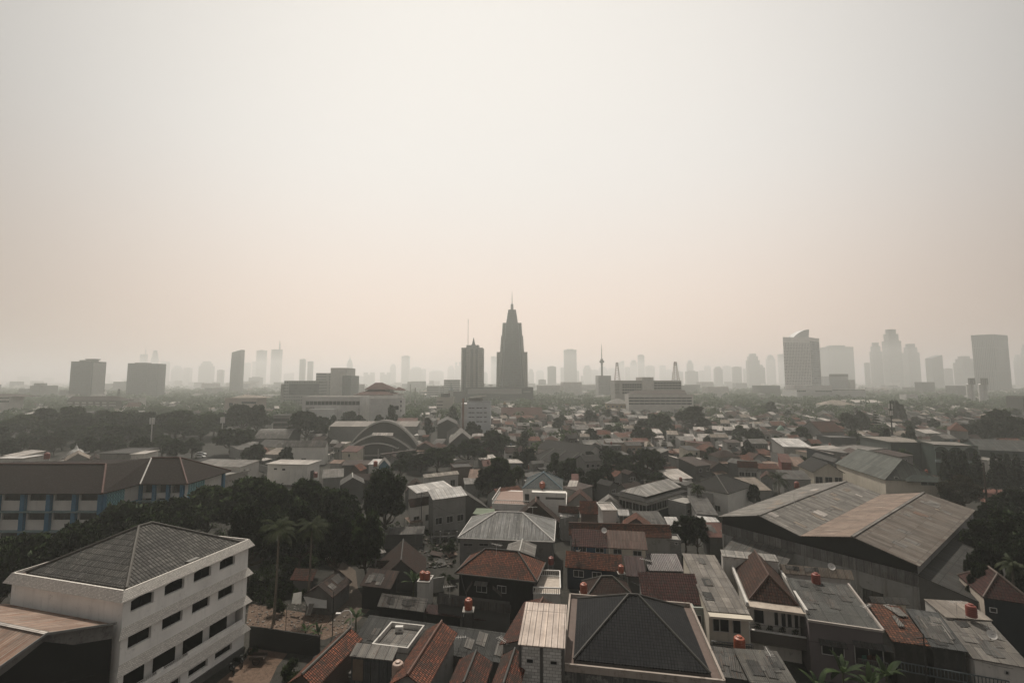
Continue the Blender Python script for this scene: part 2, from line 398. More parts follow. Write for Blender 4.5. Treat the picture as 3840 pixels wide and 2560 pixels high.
def rail(m,p,q,h=.9,n=None,post=.06,top=.1,base=True):
    p=V(p);q=V(q); L=(q-p).length; n=n or max(3,int(L/.3))
    m.bar(p+V((0,0,h)),q+V((0,0,h)),top,top)
    if base: m.bar(p+V((0,0,.08)),q+V((0,0,.08)),top,top)
    for k in range(n+1):
        a=p.lerp(q,k/n); m.bar(a,a+V((0,0,h-.05)),post)
# ---------------------------------------------------------------- water tanks
TANKP={}
def tank(label,loc,s=1.0,col='orange'):
    if col not in TANKP:
        mt=plain({'orange':(.38,.085,.034),'red':(.27,.052,.033),'blue':(.02,.06,.12),'pale':(.42,.3,.24),'teal':(.05,.13,.15)}[col],.45,.4)
        r=thing('water_tank',label,'water tank',loc)
        b=MB(); P=[(.0,0),(.5,0),(.55,.04)]
        for k in range(5): z=.1+k*.22; P+=[(.55,z),(.575,z+.05),(.55,z+.1)]
        P+=[(.55,1.2),(.5,1.32),(.3,1.42),(.27,1.42),(0.0,1.43)]
        b.lathe(loc,P,16); b.build('body',mt,r,True)
        l=MB(); l.lathe(V(loc)+V((0,0,1.42)),[(.28,0),(.28,.09),(.2,.13),(0,.14)],14); l.build('lid',mt,r,True)
        pp=MB(); pp.tube([V(loc)+V((.6,0,.1)),V(loc)+V((.62,.1,-.5)),V(loc)+V((.62,.3,-1.0))],.035,6); pp.build('outlet_pipe',SOFT,r)
        TANKP[col]=r
    else:
        p=TANKP[col]; r=p.copy(); COL.objects.link(r); r.location=loc; r['label']=label
        for ch in list(p.children):
            c=ch.copy(); COL.objects.link(c); c.parent=r
    s*=.83; r.scale=(s,s,s); r.rotation_euler.z=rnd.uniform(0,6.28); r['group']='rooftop water tanks'
    return r
def stand(label,loc,h,w=1.3):
    x,y,z=loc; r=thing('tank_stand',label,'tank stand',(x,y,z-h)); 
    for sx in(-1,1):
        for sy in(-1,1):
            b=MB(); b.bar((x+sx*w*.42,y+sy*w*.42,z-h),(x+sx*w*.42,y+sy*w*.42,z-.12),.08); b.build('leg',IRON,r)
    b=MB(); b.box((x,y,z-.06),(w,w,.11)); b.build('platform',CONC,r)
    b=MB()
    for sx,sy,tx,ty in((-1,-1,1,-1),(1,-1,1,1),(1,1,-1,1),(-1,1,-1,-1)): b.bar((x+sx*w*.42,y+sy*w*.42,z-h*.9),(x+tx*w*.42,y+ty*w*.42,z-.3),.04)
    b.build('brace',IRON,r)
def pole(label,base,h,name='utility_pole',cat='utility pole',m=None,r=.09,arm=True,lamp=False):
    x,y,z=base; t=thing(name,label,cat,base)
    b=MB(); b.tube([(x,y,z),(x,y,z+h)],[r,r*.7],7); b.build('post',m or CONC,t)
    if arm:
        b=MB(); b.bar((x-.8,y,z+h-.5),(x+.8,y,z+h-.5),.09); b.bar((x-.5,y,z+h-1.1),(x+.5,y,z+h-1.1),.08); b.build('crossarm',IRON,t)
    if lamp:
        b=MB(); b.tube([(x,y,z+h),(x-.3,y,z+h+.35),(x-.9,y,z+h+.3),(x-1.3,y,z+h+.05)],.045,6); b.build('lamp_arm',SOFT,t)
        b=MB(); b.box((x-1.55,y,z+h+.0),(.6,.28,.14)); b.build('lamp_head',SOFT,t)
    return t
def antenna(label,base,h=1.8,ang=0.):
    x,y,z=base; t=thing('tv_antenna',label,'antenna',base); ca,sa=math.cos(ang),math.sin(ang)
    b=MB(); b.tube([(x,y,z),(x,y,z+h)],.025,5); b.build('mast',SOFT,t)
    b=MB(); b.bar((x-ca*.9,y-sa*.9,z+h),(x+ca*.9,y+sa*.9,z+h),.035)
    for k in range(7):
        q=-.85+k*.28; L=.42-.03*k; b.bar((x+ca*q-sa*L,y+sa*q+ca*L,z+h+.02),(x+ca*q+sa*L,y+sa*q-ca*L,z+h+.02),.02)
    b.build('boom',SOFT,t)
def dish(label,base,r=.5,h=.9):
    x,y,z=base; t=thing('satellite_dish',label,'satellite dish',base)
    b=MB(); b.tube([(x,y,z),(x,y,z+h)],.04,6); b.build('mast',IRON,t)
    b=MB(); n=16; nrm=V((-.2,-.8,.55)).normalized(); ax=nrm.cross(V((0,0,1))).normalized(); ay=ax.cross(nrm); c=V((x,y-.1,z+h))
    R=[[c+(ax*math.cos(2*math.pi*k/n)+ay*math.sin(2*math.pi*k/n))*r*q+nrm*(.28*r*q*q) for k in range(n)] for q in(.05,.4,.75,1)]
    for i in range(3):
        for k in range(n): b.face([R[i][k],R[i][(k+1)%n],R[i+1][(k+1)%n],R[i+1][k]])
    b.build('reflector',SOFT,t,True)
    b=MB(); b.bar(c,c+nrm*r*1.1,.03); b.build('feed_arm',IRON,t)
# ---------------------------------------------------------------- trees and plants
import numpy as np
LEAF_A=leafmat((.020,.036,.017),(.085,.125,.052),.4); LEAF_B=leafmat((.026,.045,.02),(.095,.14,.055),.4); LEAF_DRY=leafmat((.04,.038,.02),(.075,.065,.036)); LEAF_D=leafmat((.014,.026,.014),(.06,.088,.04),.35); LEAF_BAN=leafmat((.02,.036,.016),(.055,.085,.03),.3); LEAF_P=leafmat((.022,.033,.017),(.06,.07,.034))
LEAF_RED=leafmat((.03,.03,.015),(.09,.035,.02))
BARK=barkmat()
def quads_mesh(name,C,U,W,mat,Nn=None):
    if Nn is not None:
        f=np.sign((np.cross(U,W)*Nn).sum(axis=1)); f[f==0]=1; W=W*f[:,None]
    """leaf faces: centre C, half length U, half width W (n x 3 arrays); kite shaped"""
    n=len(C); v=np.empty((n,4,3)); v[:,0]=C-U; v[:,1]=C+W-U*.1; v[:,2]=C+U; v[:,3]=C-W-U*.1
    me=bpy.data.meshes.new(name); me.vertices.add(n*4); me.vertices.foreach_set('co',v.reshape(-1)); me.loops.add(n*4); me.loops.foreach_set('vertex_index',np.arange(n*4))
    me.polygons.add(n); me.polygons.foreach_set('loop_start',np.arange(0,n*4,4)); me.polygons.foreach_set('loop_total',np.full(n,4)); me.update(calc_edges=True)
    me.materials.append(mat)
    if Nn is not None:
        me.polygons.foreach_set('use_smooth',np.ones(n,dtype=bool)); me.normals_split_custom_set(np.repeat(unit(Nn),4,axis=0).tolist())
    return me
def unit(a): return a/np.maximum(1e-9,np.linalg.norm(a,axis=1))[:,None]
def crown_arrays(seed,lobes,per,leaf,droop=0.,rough=.25,flat=1.0):
    g=np.random.default_rng(seed); Cs=[];Us=[];Ws=[];Ns=[]
    for (c,r) in lobes:
        n=int(per*r*r)
        d=unit(g.normal(size=(n,3))); d[:,2]=np.where(d[:,2]<-.35,-d[:,2]*.6,d[:,2]); d=unit(d)
        # lumpy radius made of a few sprays
        k=unit(g.normal(size=(15,3))); dk=d@k.T; dd=dk.max(axis=1); kb=k[dk.argmax(axis=1)]
        rad=r*(.40+.70*dd**6)*(1+g.normal(size=n)*rough*.35)*np.where(g.random(n)<.16,g.random(n)**.5,1)
        p=d*rad[:,None]; p[:,2]*=flat
        C=np.array(c)+p
        ax=unit(d*.5+g.normal(size=(n,3))*.75+np.array([0,0,-droop]))
        s=unit(np.cross(ax,d+g.normal(size=(n,3))*.5)); sz=leaf*(.6+.8*g.random(n))
        Cs.append(C); Us.append(ax*sz[:,None]); Ws.append(s*sz[:,None]*.42); Ns.append(unit(d*.35+unit(d-kb*.72)*.75+g.normal(size=(n,3))*.28+np.array([0,0,.15])))
    return np.concatenate(Cs),np.concatenate(Us),np.concatenate(Ws),np.concatenate(Ns)
def lobes_broad(seed,R,H,zb,n):
    r=random.Random(seed); L=[((0,0,zb+(H-zb)*.5),R*.52)]
    for k in range(n):
        a=6.283*k/n+r.uniform(-.4,.4); q=r.uniform(.42,.8)*R; z=zb+(H-zb)*r.uniform(.22,.78)*(1-.35*(q/R)); L.append(((q*math.cos(a),q*math.sin(a),z),R*r.uniform(.22,.37)))
    for k in range(n//2): a=r.uniform(0,6.28); q=r.uniform(0,.4)*R; L.append(((q*math.cos(a),q*math.sin(a),H-R*.32+r.uniform(-.6,.1)),R*r.uniform(.24,.34)))
    return L
TP={}
def trunkmesh(seed,H,zb,R,lobes,r0):
    r=random.Random(seed); m=MB()
    m.tube([(0,0,0),(.08*R,.03*R,zb*.5),(0.02,0,zb+.1*(H-zb)),(0,.05,H*.7)],[r0,r0*.8,r0*.62,r0*.2],8)
    for c,q in lobes[1:9]:
        b=V((.02,0,zb*r.uniform(.75,1.1))); e=V(c); mid=b.lerp(e,.55)+V((0,0,-.12*R)); m.tube([b,mid,e],[r0*.45,r0*.28,r0*.08],5)
    return m
def proto(key):
    if key in TP: return TP[key]
    kind,i=key
    if kind in('broad','dark','round','dry'):
        H,R,zb=10,5,2.6; lb=lobes_broad(50+i,R,H,zb,13 if kind!='round' else 7)
        if kind=='round': lb=[((0,0,6.2),4.0)]+[((c[0]*.8,c[1]*.8,c[2]),q*.95) for c,q in lb[1:]]
        C,U,W,Nn=crown_arrays(i*7+3,lb,(720 if kind!='dry' else 260),.24 if kind!='dry' else .2,.25)
        mat={'broad':LEAF_A,'dark':LEAF_D,'round':LEAF_B,'dry':LEAF_DRY}[kind]
    elif kind=='feather':
        H,R,zb=10,5,2.4; lb=lobes_broad(90+i,R,H,zb,16)
        C,U,W,Nn=crown_arrays(i*5+1,lb,520,.46,.95,.4,.85); mat=LEAF_A
    elif kind=='mid':
        H,R,zb=10,5,2.2; lb=lobes_broad(120+i,R,H,zb,11); C,U,W,Nn=crown_arrays(i*5+2,lb,170,.46,.3,.3); mat=LEAF_A
    elif kind=='shrub':
        H,R,zb=4,3,.3; lb=[((rnd.uniform(-1.6,1.6),rnd.uniform(-1.6,1.6),rnd.uniform(.9,2.4)),rnd.uniform(.8,1.4)) for _ in range(6)]; C,U,W,Nn=crown_arrays(i*3+8,lb,420,.2,.3,.4); mat=LEAF_B
    elif kind=='column':
        H,R,zb=10,1.7,.8; lb=[((0,0,1.6+k*.95),1.55*(1-.085*k)) for k in range(9)]; C,U,W,Nn=crown_arrays(i+70,lb,330,.26,1.2,.3); mat=LEAF_D
    elif kind=='pine':
        H,R,zb=14,3.2,2
        lb=[]
        for k in range(9):
            z=2.6+k*1.25; q=3.1*(1-k/9.6)
            for j in range(6): a=j*1.047+k*.5; lb.append(((q*.6*math.cos(a),q*.6*math.sin(a),z),q*.42+.15))
        C,U,W,Nn=crown_arrays(i+80,lb,330,.24,.1,.3,.55); mat=LEAF_A
    me=quads_mesh('crown',C,U,W,mat,Nn); tm=trunkmesh(i,H,zb,R,lb,{'column':.14,'shrub':.07,'pine':.25}.get(kind,.36))
    TP[key]=(me,tm,H,R,[None]); return TP[key]
CATN={'broad':('tree','tree'),'dark':('tree','tree'),'round':('tree','tree'),'dry':('tree','tree'),'feather':('tree','tree'),'mid':('tree','tree'),'shrub':('shrub','shrub'),'column':('columnar_tree','tree'),'pine':('conifer_tree','tree')}
TREES=[]
def put_tree(kind,i,loc,H,R,label,group=None,rot=None):
    me,tm,h0,r0,hold=proto((kind,i)); nm,cat=CATN[kind]
    t=thing(nm,label,cat,loc,group); t.scale=(R/r0,R/r0,H/h0); t.rotation_euler.z=rnd.uniform(0,6.28) if rot is None else rot
    c=bpy.data.objects.new('crown',me); link(c,t)
    if hold[0] is None:
        o=tm.build('trunk',BARK); o.parent=t; hold[0]=o.data
    else: link(bpy.data.objects.new('trunk',hold[0]),t)
    TREES.append(loc); return t
def T(kind,i,c,x,yt,wpx,Y,label,group=None,base=0):
    p=atY(c,x,yt,Y); R=wpx/CR[c][2]/FP*Y/2
    return put_tree(kind,i,(p.x,Y,base),max(2,p.z-base),R,label,group)
def TB(kind,i,c,x,yt,yb,wpx,label,group=None):
    p=at(c,x,yb,0); q=atY(c,x,yt,p.y); return put_tree(kind,i,(p.x,p.y,0),max(.8,q.z),wpx/CR[c][2]/FP*p.y/2,label,group)
def palm(label,c,x,yt,Y,H=None,fr=2.6,n=24,seed=1,base=0):
    p=atY(c,x,yt,Y); H=p.z-base; r=random.Random(seed); t=thing('palm_tree',label,'palm tree',(p.x,Y,base))
    top=V((p.x,Y,p.z-.5*fr)); m=MB(); m.tube([(p.x-.3,Y,base),(p.x-.12,Y,base+(top.z-base)*.4),(p.x,Y,top.z)],[.24,.17,.13],8); m.build('trunk',barkmat((.15,.13,.105)),t)
    cs=MB()
    for k in range(n):
        a=6.283*k/n+r.uniform(-.2,.2); el=r.uniform(-.55,1.2); L=fr*r.uniform(.85,1.1); pts=[]; d=V((math.cos(a)*math.cos(el),math.sin(a)*math.cos(el),math.sin(el))); q=V(top)
        for s in range(9):
            pts.append(V(q)); q=q+d*(L/8); d=(d+V((0,0,-.2-.04*s))).normalized()
        cs.tube(pts,[.05-.005*s for s in range(9)],4)
        for s in range(1,9):
            for f in(0,.33,.66):
                b=pts[s-1].lerp(pts[s],f); ax=(pts[s]-pts[s-1]).normalized(); sd=ax.cross(V((0,0,1))).normalized(); ll=.5*fr/2.6*math.sin(math.pi*min(.97,(s+f)/9.6+.1))
                for sg in(-1,1):
                    e=b+(sd*sg*.75+ax*.45+V((0,0,-.55)))*ll; cs.face([b-ax*.05,b+ax*.05,e+ax*.03,e-ax*.03])
    cs.build('frond',LEAF_P,t); return t
def banana(label,loc,H=3.,n=7,seed=1,L=1.7):
    r=random.Random(seed); x,y,z=loc; t=thing('banana_plant',label,'banana plant',loc)
    m=MB(); m.tube([(x,y,z),(x,y,z+H*.55)],[.14,.08],7); m.build('stem',plain((.10,.11,.05)),t)
    for k in range(n):
        a=6.283*k/n+r.uniform(-.3,.3); el=r.uniform(.55,1.35); d=V((math.cos(a)*math.cos(el),math.sin(a)*math.cos(el),math.sin(el))); q=V((x,y,z+H*.5)); LL=L*r.uniform(.8,1.15); lf=MB(); prev=None
        bend=r.uniform(.08,.3)
        for s in range(11):
            f=s/10; w=.2*LL/1.7*math.sin(math.pi*min(1,.08+f*.9))**.6*(1 if f>.12 else .25)
            sd=d.cross(V((0,0,1))).normalized() if abs(d.z)<.99 else V((1,0,0))
            cur=(q-sd*w+V((0,0,-.12*w)),V(q),q+sd*w+V((0,0,-.12*w)))
            if prev:
                lf.face([prev[0],prev[1],cur[1],cur[0]]); lf.face([prev[1],prev[2],cur[2],cur[1]])
            prev=cur; q=q+d*(LL/10); d=(d+V((0,0,-bend*(.4+f)))).normalized()
        lf.build('leaf',LEAF_BAN,t)
    return t
# ---------------------------------------------------------------- world, sun, camera, ground, haze
SUN_EL=math.radians(58); SUN_AZ=math.radians(-14)   # azimuth from the view direction, negative = left
cam=bpy.data.cameras.new('camera'); co=bpy.data.objects.new('camera',cam); link(co); co.location=(0,0,HC); co.rotation_euler=(math.pi/2+TH,0,0)
cam.sensor_width=36; cam.lens=36*FP/3840; cam.clip_start=.5; cam.clip_end=30000; S.camera=co
sl=bpy.data.lights.new('sun','SUN'); so=bpy.data.objects.new('sun',sl); link(so)
sd=V((math.sin(SUN_AZ)*math.cos(SUN_EL),math.cos(SUN_AZ)*math.cos(SUN_EL),math.sin(SUN_EL)))
so.rotation_euler=(-sd).to_track_quat('-Z','Y').to_euler(); sl.energy=3.9; sl.angle=math.radians(1.0); sl.color=(1,.92,.80)
w=bpy.data.worlds.new('World'); S.world=w; w.use_nodes=True; nt=w.node_tree; bg=nt.nodes['Background']
def wn(t,**k):
    x=nt.nodes.new(t)
    for a,b in k.items():
        if a in x.inputs: x.inputs[a].default_value=b
        else: setattr(x,a,b)
    return x
sky=wn('ShaderNodeTexSky',sky_type='NISHITA',sun_disc=False,sun_elevation=SUN_EL,sun_rotation=SUN_AZ,air_density=1.2,dust_density=8.0,ozone_density=1.0,altitude=0)
tc=wn('ShaderNodeTexCoord'); sep=wn('ShaderNodeSeparateXYZ'); nt.links.new(tc.outputs['Generated'],sep.inputs[0])
def ramp(src,lo,hi):
    r=wn('ShaderNodeMapRange'); r.interpolation_type='SMOOTHSTEP'; r.inputs[1].default_value=lo; r.inputs[2].default_value=hi; nt.links.new(src,r.inputs[0]); return r.outputs[0]
def wmix(f,a,b,bl='MIX'):
    x=wn('ShaderNodeMix',data_type='RGBA',blend_type=bl)
    for i,q in((0,f),(6,a),(7,b)):
        if hasattr(q,'is_output'): nt.links.new(q,x.inputs[i])
        elif i==0: x.inputs[0].default_value=q
        else: x.inputs[i].default_value=(*q,1)
    return x.outputs[2]
# smoky veil over the sky: beige at the horizon, greyer white higher up, brightest in the sun's quarter
K=10.0
SKYH=(.91,.69,.545); SKYU=(.83,.795,.75)
el=ramp(sep.outputs[2],-.08,.47)
dot=wn('ShaderNodeVectorMath',operation='DOT_PRODUCT'); nt.links.new(tc.outputs['Generated'],dot.inputs[0])
gd=V((0,math.cos(math.radians(15)),math.sin(math.radians(20)))); dot.inputs[1].default_value=gd
glow=ramp(dot.outputs['Value'],.43,1.0)
veil=wmix(el,tuple(c*K for c in SKYH),tuple(c*K for c in SKYU))
veil=wmix(1.0,veil,wmix(glow,(.31,.315,.325),(1.0,1.0,1.0)),'MULTIPLY')
cap=wn('ShaderNodeVectorMath',operation='MINIMUM'); nt.links.new(sky.outputs[0],cap.inputs[0]); cap.inputs[1].default_value=(8,8,8)
tot=wmix(.025,veil,cap.outputs[0])
nt.links.new(tot,bg.inputs[0]); bg.inputs[1].default_value=.1
# ground sheet
g=MB(); n=1
g.face([(-6900,-300,0),(6900,-300,0),(6900,7000,0),(-6900,7000,0)]); tag(g.build('ground',groundmat((.030,.029,.027),(.05,.047,.042),(.025,.03,.022),.12)),kind='structure')
# haze box round camera and city
hz=bpy.data.materials.new('haze'); hz.use_nodes=True; ht=hz.node_tree; ht.nodes.clear()
ho=ht.nodes.new('ShaderNodeOutputMaterial'); hv=ht.nodes.new('ShaderNodeVolumePrincipled'); hv.inputs['Color'].default_value=(.92,.96,.92,1); hv.inputs['Absorption Color'].default_value=(1,1,1,1); hv.inputs['Density'].default_value=5.0e-4; hv.inputs['Anisotropy'].default_value=.5
ht.links.new(hv.outputs[0],ho.inputs['Volume'])
m=MB(); m.prism([(-7000,-400),(7000,-400),(7000,7100),(-7000,7100)],-1,186,0,True); o=m.build('haze',hz); tag(o,kind='stuff')
S.view_settings.view_transform='Standard'; S.view_settings.look='None'; S.view_settings.exposure=0; S.view_settings.gamma=1
S.cycles.volume_bounces=5; S.cycles.max_bounces=8; S.cycles.diffuse_bounces=3; S.cycles.glossy_bounces=2; S.cycles.transparent_max_bounces=4; S.cycles.sample_clamp_indirect=4
S.cycles.use_denoising=True
# ---------------------------------------------------------------- walls with real openings
def facade(m,p0,p1,z0,z1,ops,dep=.28,mi=0):
    e=(p1-p0); L=e.length; e=e/L; n=V((e.y,-e.x))
    Q=lambda u,z,d=0: V((p0.x+e.x*u-n.x*d,p0.y+e.y*u-n.y*d,z))
    us=sorted({0,L,*[o[0] for o in ops],*[o[1] for o in ops]}); zs=sorted({z0,z1,*[o[2] for o in ops],*[o[3] for o in ops]})
    for i in range(len(us)-1):
        for j in range(len(zs)-1):
            uc,zc=(us[i]+us[i+1])/2,(zs[j]+zs[j+1])/2
            if any(o[0]<uc<o[1] and o[2]<zc<o[3] for o in ops): continue
            m.face([Q(us[i],zs[j]),Q(us[i+1],zs[j]),Q(us[i+1],zs[j+1]),Q(us[i],zs[j+1])],mi)
    for a,b,c,d in ops:
        for q in ([Q(a,c),Q(b,c),Q(b,c,dep),Q(a,c,dep)],[Q(a,d,dep),Q(b,d,dep),Q(b,d),Q(a,d)],[Q(a,c),Q(a,c,dep),Q(a,d,dep),Q(a,d)],[Q(b,c,dep),Q(b,c),Q(b,d),Q(b,d,dep)]): m.face(q,mi)
    return Q
def rect(c,x0,y0,x1,y1,p0,p1):   # lower-left corner and upper-right corner of an opening
    u0,z0=onplane(c,x0,y0,p0,p1); u1,z1=onplane(c,x1,y1,p0,p1); return (u0,u1,z0,z1)
# ================================================================ the white four storey block
def white_block():
    ZT=14.6; Np=at('A',1095,735,ZT); Rp=at('A',2195,283,ZT); Lp=at('A',45,648,ZT)
    n0,r0,l0=xy(Np),xy(Rp),xy(Lp); er=(r0-n0).normalized(); LR=(r0-n0).length; el=V((-er.y,er.x)); LL=(l0-n0).length*1.12
    l0=n0+el*LL; b0=l0+er*LR
    t=thing('white_apartment_block','stained white four storey block with sloping tiled bands and grey hip roof','building',V((*((n0+b0)/2),0)))
    OCC.append([n0,r0,b0,l0])
    wm=wall((.80,.785,.75),(.3,.295,.29),.36); sk=block((.78,.74,.68),(.36,.34,.31),w=.2,h=.12)
    wins=[(1167,912,1350,742),(1464,775,1620,622),(1720,657,1858,516),(1947,550,2068,425)]
    w2=[(1140,1240,1327,1055),(1442,1075,1605,910),(1705,933,1845,788),(1933,812,2056,680)]
    w4=[(1625,1535,1762,1380),(1855,1380,1985,1235)]
    top=[rect('A',*w,n0,r0) for w in wins]; mid=[rect('A',*w,n0,r0) for w in w2]; low=[rect('A',*w,n0,r0) for w in w4]
    top=[(a-.18,b+.12,c-.12,d+.1) for a,b,c,d in top]; mid=[(a-.18,b+.12,c-.12,d+.1) for a,b,c,d in mid]
    low=[(top[k][0],top[k][1]+.2,low[0][2] if k<2 else low[1][2],low[0][3]) for k in range(4)]
    strip=(.5,LR-.4,4.15,6.35)
    m=MB(); Q=facade(m,n0,r0,0,ZT-.1,top+mid+low+[strip],.35)
    for a,b in((l0,n0),(r0,b0),(b0,l0)): facade(m,a,b,0,ZT-.1,[])
    # recessed balcony wall of the third level
    m.face([Q(strip[0],3.3,1.2),Q(strip[1],3.3,1.2),Q(strip[1],6.4,1.2),Q(strip[0],6.4,1.2)]); m.face([Q(strip[0],6.35,.3),Q(strip[1],6.35,.3),Q(strip[1],6.35,1.3),Q(strip[0],6.35,1.3)][::-1])
    m.build('wall',wm,t)
    for k,o in enumerate(top+mid+low):
        f=MB(); f.face([Q(o[0],o[2],.33),Q(o[1],o[2],.33),Q(o[1],o[3],.33),Q(o[0],o[3],.33)]); fo=f.build('window',plain((.008,.009,.01),.9,.05),t)
        b=MB()
        b.bar(Q((o[0]+o[1])/2,o[2],.3),Q((o[0]+o[1])/2,o[3],.3),.05); b.build('mullion',DARK,fo)
        if k<4:   # arched heads: corner spandrels
            s=MB(); h=.2; W=(o[1]-o[0])
            for sg in(0,1):
                pts=[Q(o[0] if sg==0 else o[1],o[3],.04),Q((o[0]+o[1])/2,o[3],.04)]
                arc=[]
                for q in range(7):
                    f=q/6; u=(o[0]+f*W/2) if sg==0 else (o[1]-f*W/2); arc.append(Q(u,o[3]-h*(1-math.sin(f*math.pi/2))**1.2,.04))
                s.face(([arc[0]]+[pts[0]]+[pts[1]]+arc[::-1][1:-1]))
            s.build('arch_head',wm,fo)
    # third level doors
    for k in range(4):
        a,b=top[k][0]+.1,top[k][1]+.35
        f=MB(); f.face([Q(a,3.6,1.17),Q(b,3.6,1.17),Q(b,6.2,1.17),Q(a,6.2,1.17)]); f.build('door',plain((.008,.009,.01),.9,.05),t)
    # balcony parapets with railings in the gaps
    pr=MB(); rl=[]
    for k in range(3):
        a,b=top[k][1]+.35,top[k+1][0]+.6
    segs=[(.4,top[0][0]+.3),(top[0][1]+.9,top[1][0]+.5),(top[1][1]+1.0,LR-.3)]
    for a,b in segs: pr=MB(); pr.bar(Q((a),4.0,.12),Q((b),4.0,.12),.14,.95); pr.build('balcony_parapet',wm,t)
    for a,b in((top[0][0]+.3,top[0][1]+.9),(top[1][0]+.5,top[1][1]+1.0)):
        r=MB(); rail(r,Q(a,3.5,.1),Q(b,3.5,.1),.95,14,.04,.05); r.build('railing',SOFT,t)
    # sloping bands
    def band(za,zb,faces,out=.55):
        s=MB()
        for p,q,ext0,ext1 in faces:
            e=(q-p).normalized(); nn=V((e.y,-e.x))
            A=lambda P,z,d,x: V((P.x+nn.x*d+e.x*x,P.y+nn.y*d+e.y*x,z))
            a0,a1=A(p,za,.06,-.06*ext0),A(q,za,.06,.06*ext1); b0_,b1_=A(p,zb,out,-out*ext0),A(q,zb,out,out*ext1); c0,c1=A(p,zb,.0,-.02),A(q,zb,.0,.02)
            s.face([b0_,b1_,a1,a0]); s.face([c0,c1,b1_,b0_]); s.face([a0,a1,A(q,za,-.12,0),A(p,za,-.12,0)]); s.face([c1,A(q,za,0,0),a1,b1_]); s.face([c0,b0_,a0,A(p,za,0,0)])
        return s
    band(ZT,ZT-.95,[(n0,r0,1,1),(l0,n0,1,1),(r0,b0,1,1),(b0,l0,1,1)]).build('sloping_band',sk,t)
    for za,zb in((10.87,10.0),(7.3,6.4),(3.7,2.85)): band(za,zb,[(n0,r0,1,1),(r0,b0,1,0)]).build('sloping_band',sk,t)
    # plinth with damp stains
    p=MB(); p.bar(Q(.0,.45,-.08),Q(LR,.45,-.08),.16,.9); p.build('plinth',W_DGREY,t)
    # flat gutter deck and hip roof
    g=MB(); g.face([V((*(n0),ZT-.35)),V((*(r0),ZT-.35)),V((*(b0),ZT-.35)),V((*(l0),ZT-.35))]); g.build('gutter_deck',plain((.2,.14,.11)),t)
    i=.75; P=lambda u,v,z: V((*(n0+er*u+el*v),z)); ze=ZT-.2; zr=ze+3.7
    c=[P(i,i,ze),P(LR-i,i,ze),P(LR-i,LL-i,ze),P(i,LL-i,ze)]; k=LL/2; ra,rb=P(LR*.46,k,zr),P(LR*.56,k,zr)
    rr=MB(); rr.slab([[c[0],c[1],rb,ra],[c[1],c[2],rb],[c[2],c[3],ra,rb],[c[3],c[0],ra]],.14); ro=rr.build('roof',tile((.175,.167,.15),(.11,.105,.096),(.04,.04,.037),.35,w=.36,h=.75),t)
    cp=MB()
    for a,b in((c[0],ra),(c[1],rb),(c[2],rb),(c[3],ra),(ra,rb)): cp.tube([a+V((0,0,.05)),b+V((0,0,.05))],.15,6)
    cp.build('ridge_cap',plain((.13,.12,.105)),ro)
    # repaired notch at the eave
    a=P(LR*.5,.2,ZT-.1); q=MB(); q.bar(P(LR*.47,i-.1,ze+.12),P(LR*.56,i-.1,ze+.12),.6,.3); q.build('eave_patch',W_GREY,t)
    return n0,er,el
n0,er,el=white_block()
# ---- rusty roofed annex beside it
def annex():
    t=thing('workshop_annex','low workshop with rusty pink sheet roof and soot black gable wall','house',V((*(n0-er*5+el*5),0)))
    o=n0+el*.3-er*.6; P=lambda s,v,z: V((*(o-er*s+el*v),z))
    zA,zR,zL,sA,sL,D=13.6,11.6,11.5,5.7,11.6,16
    OCC.append([xy(P(0,0,0)),xy(P(sL,0,0)),xy(P(sL,D,0)),xy(P(0,D,0))])
    w=MB(); w.face([P(sL,0,0),P(0,0,0),P(0,0,zR-.1),P(sA,0,zA-.1),P(sL,0,zL-.1)]); w.face([P(sL,D,0),P(sL,0,0),P(sL,0,zL-.1),P(sL,D,zL-.1)]); w.build('wall',wall((.02,.02,.021),(.018,.018,.018),.2),t)
    w=MB(); pts=[(0,zR-.15),(3.2,zA-1.05),(5.7,zA-.15),(8,zA-1.0),(11.6,zL-.15),(11.6,zL-.9),(8.2,zA-1.9),(5.9,zA-.75),(3.6,zA-1.1),(3.4,zA-2.4),(.4,zR-1.4)]
    for a in range(5):
        b=[(0,zR-1.4),(3.4,zA-2.2),(5.7,zA-.7),(8,zA-1.75),(11.6,zL-.9)]
    for k in range(4):
        (s0,z0),(s1,z1)=pts[k],pts[k+1]; (s2,z2),(s3,z3)=b[k],b[k+1]; w.face([P(s3,-.02,z3),P(s2,-.02,z2),P(s0,-.02,z0),P(s1,-.02,z1)])
    w.build('bare_plaster',wall((.2,.19,.18),(.05,.05,.05),.7),t)
    r=MB(); r.slab([[P(sA,-.25,zA),P(0,-.25,zR),P(0,D,zR),P(sA,D,zA)],[P(sL,-.25,zL),P(sA,-.25,zA),P(sA,D,zA),P(sL,D,zL)]],.08)
    ro=r.build('roof',sheet((.40,.35,.30),(.24,.105,.055),.95,1.0,7,.2),t); c=MB(); c.bar(P(sA,-.25,zA+.05),P(sA,D,zA+.05),.4,.06); c.build('ridge_cap',S_PALE,ro)
    g=MB(); g.bar(P(-.1,-.3,zR+.05),P(sA,-.3,zA-.02),.1,.2); g.bar(P(sA,-.3,zA-.02),P(sL,-.3,zL),.1,.2); g.build('fascia',plain((.22,.22,.21)),ro)
    m=MB(); m.tube([P(1.5,-.1,7.6),P(5,-.1,8.8),P(9,-.1,8.9)],.05,6); m.build('wall_pipe',DARK,t)
annex()
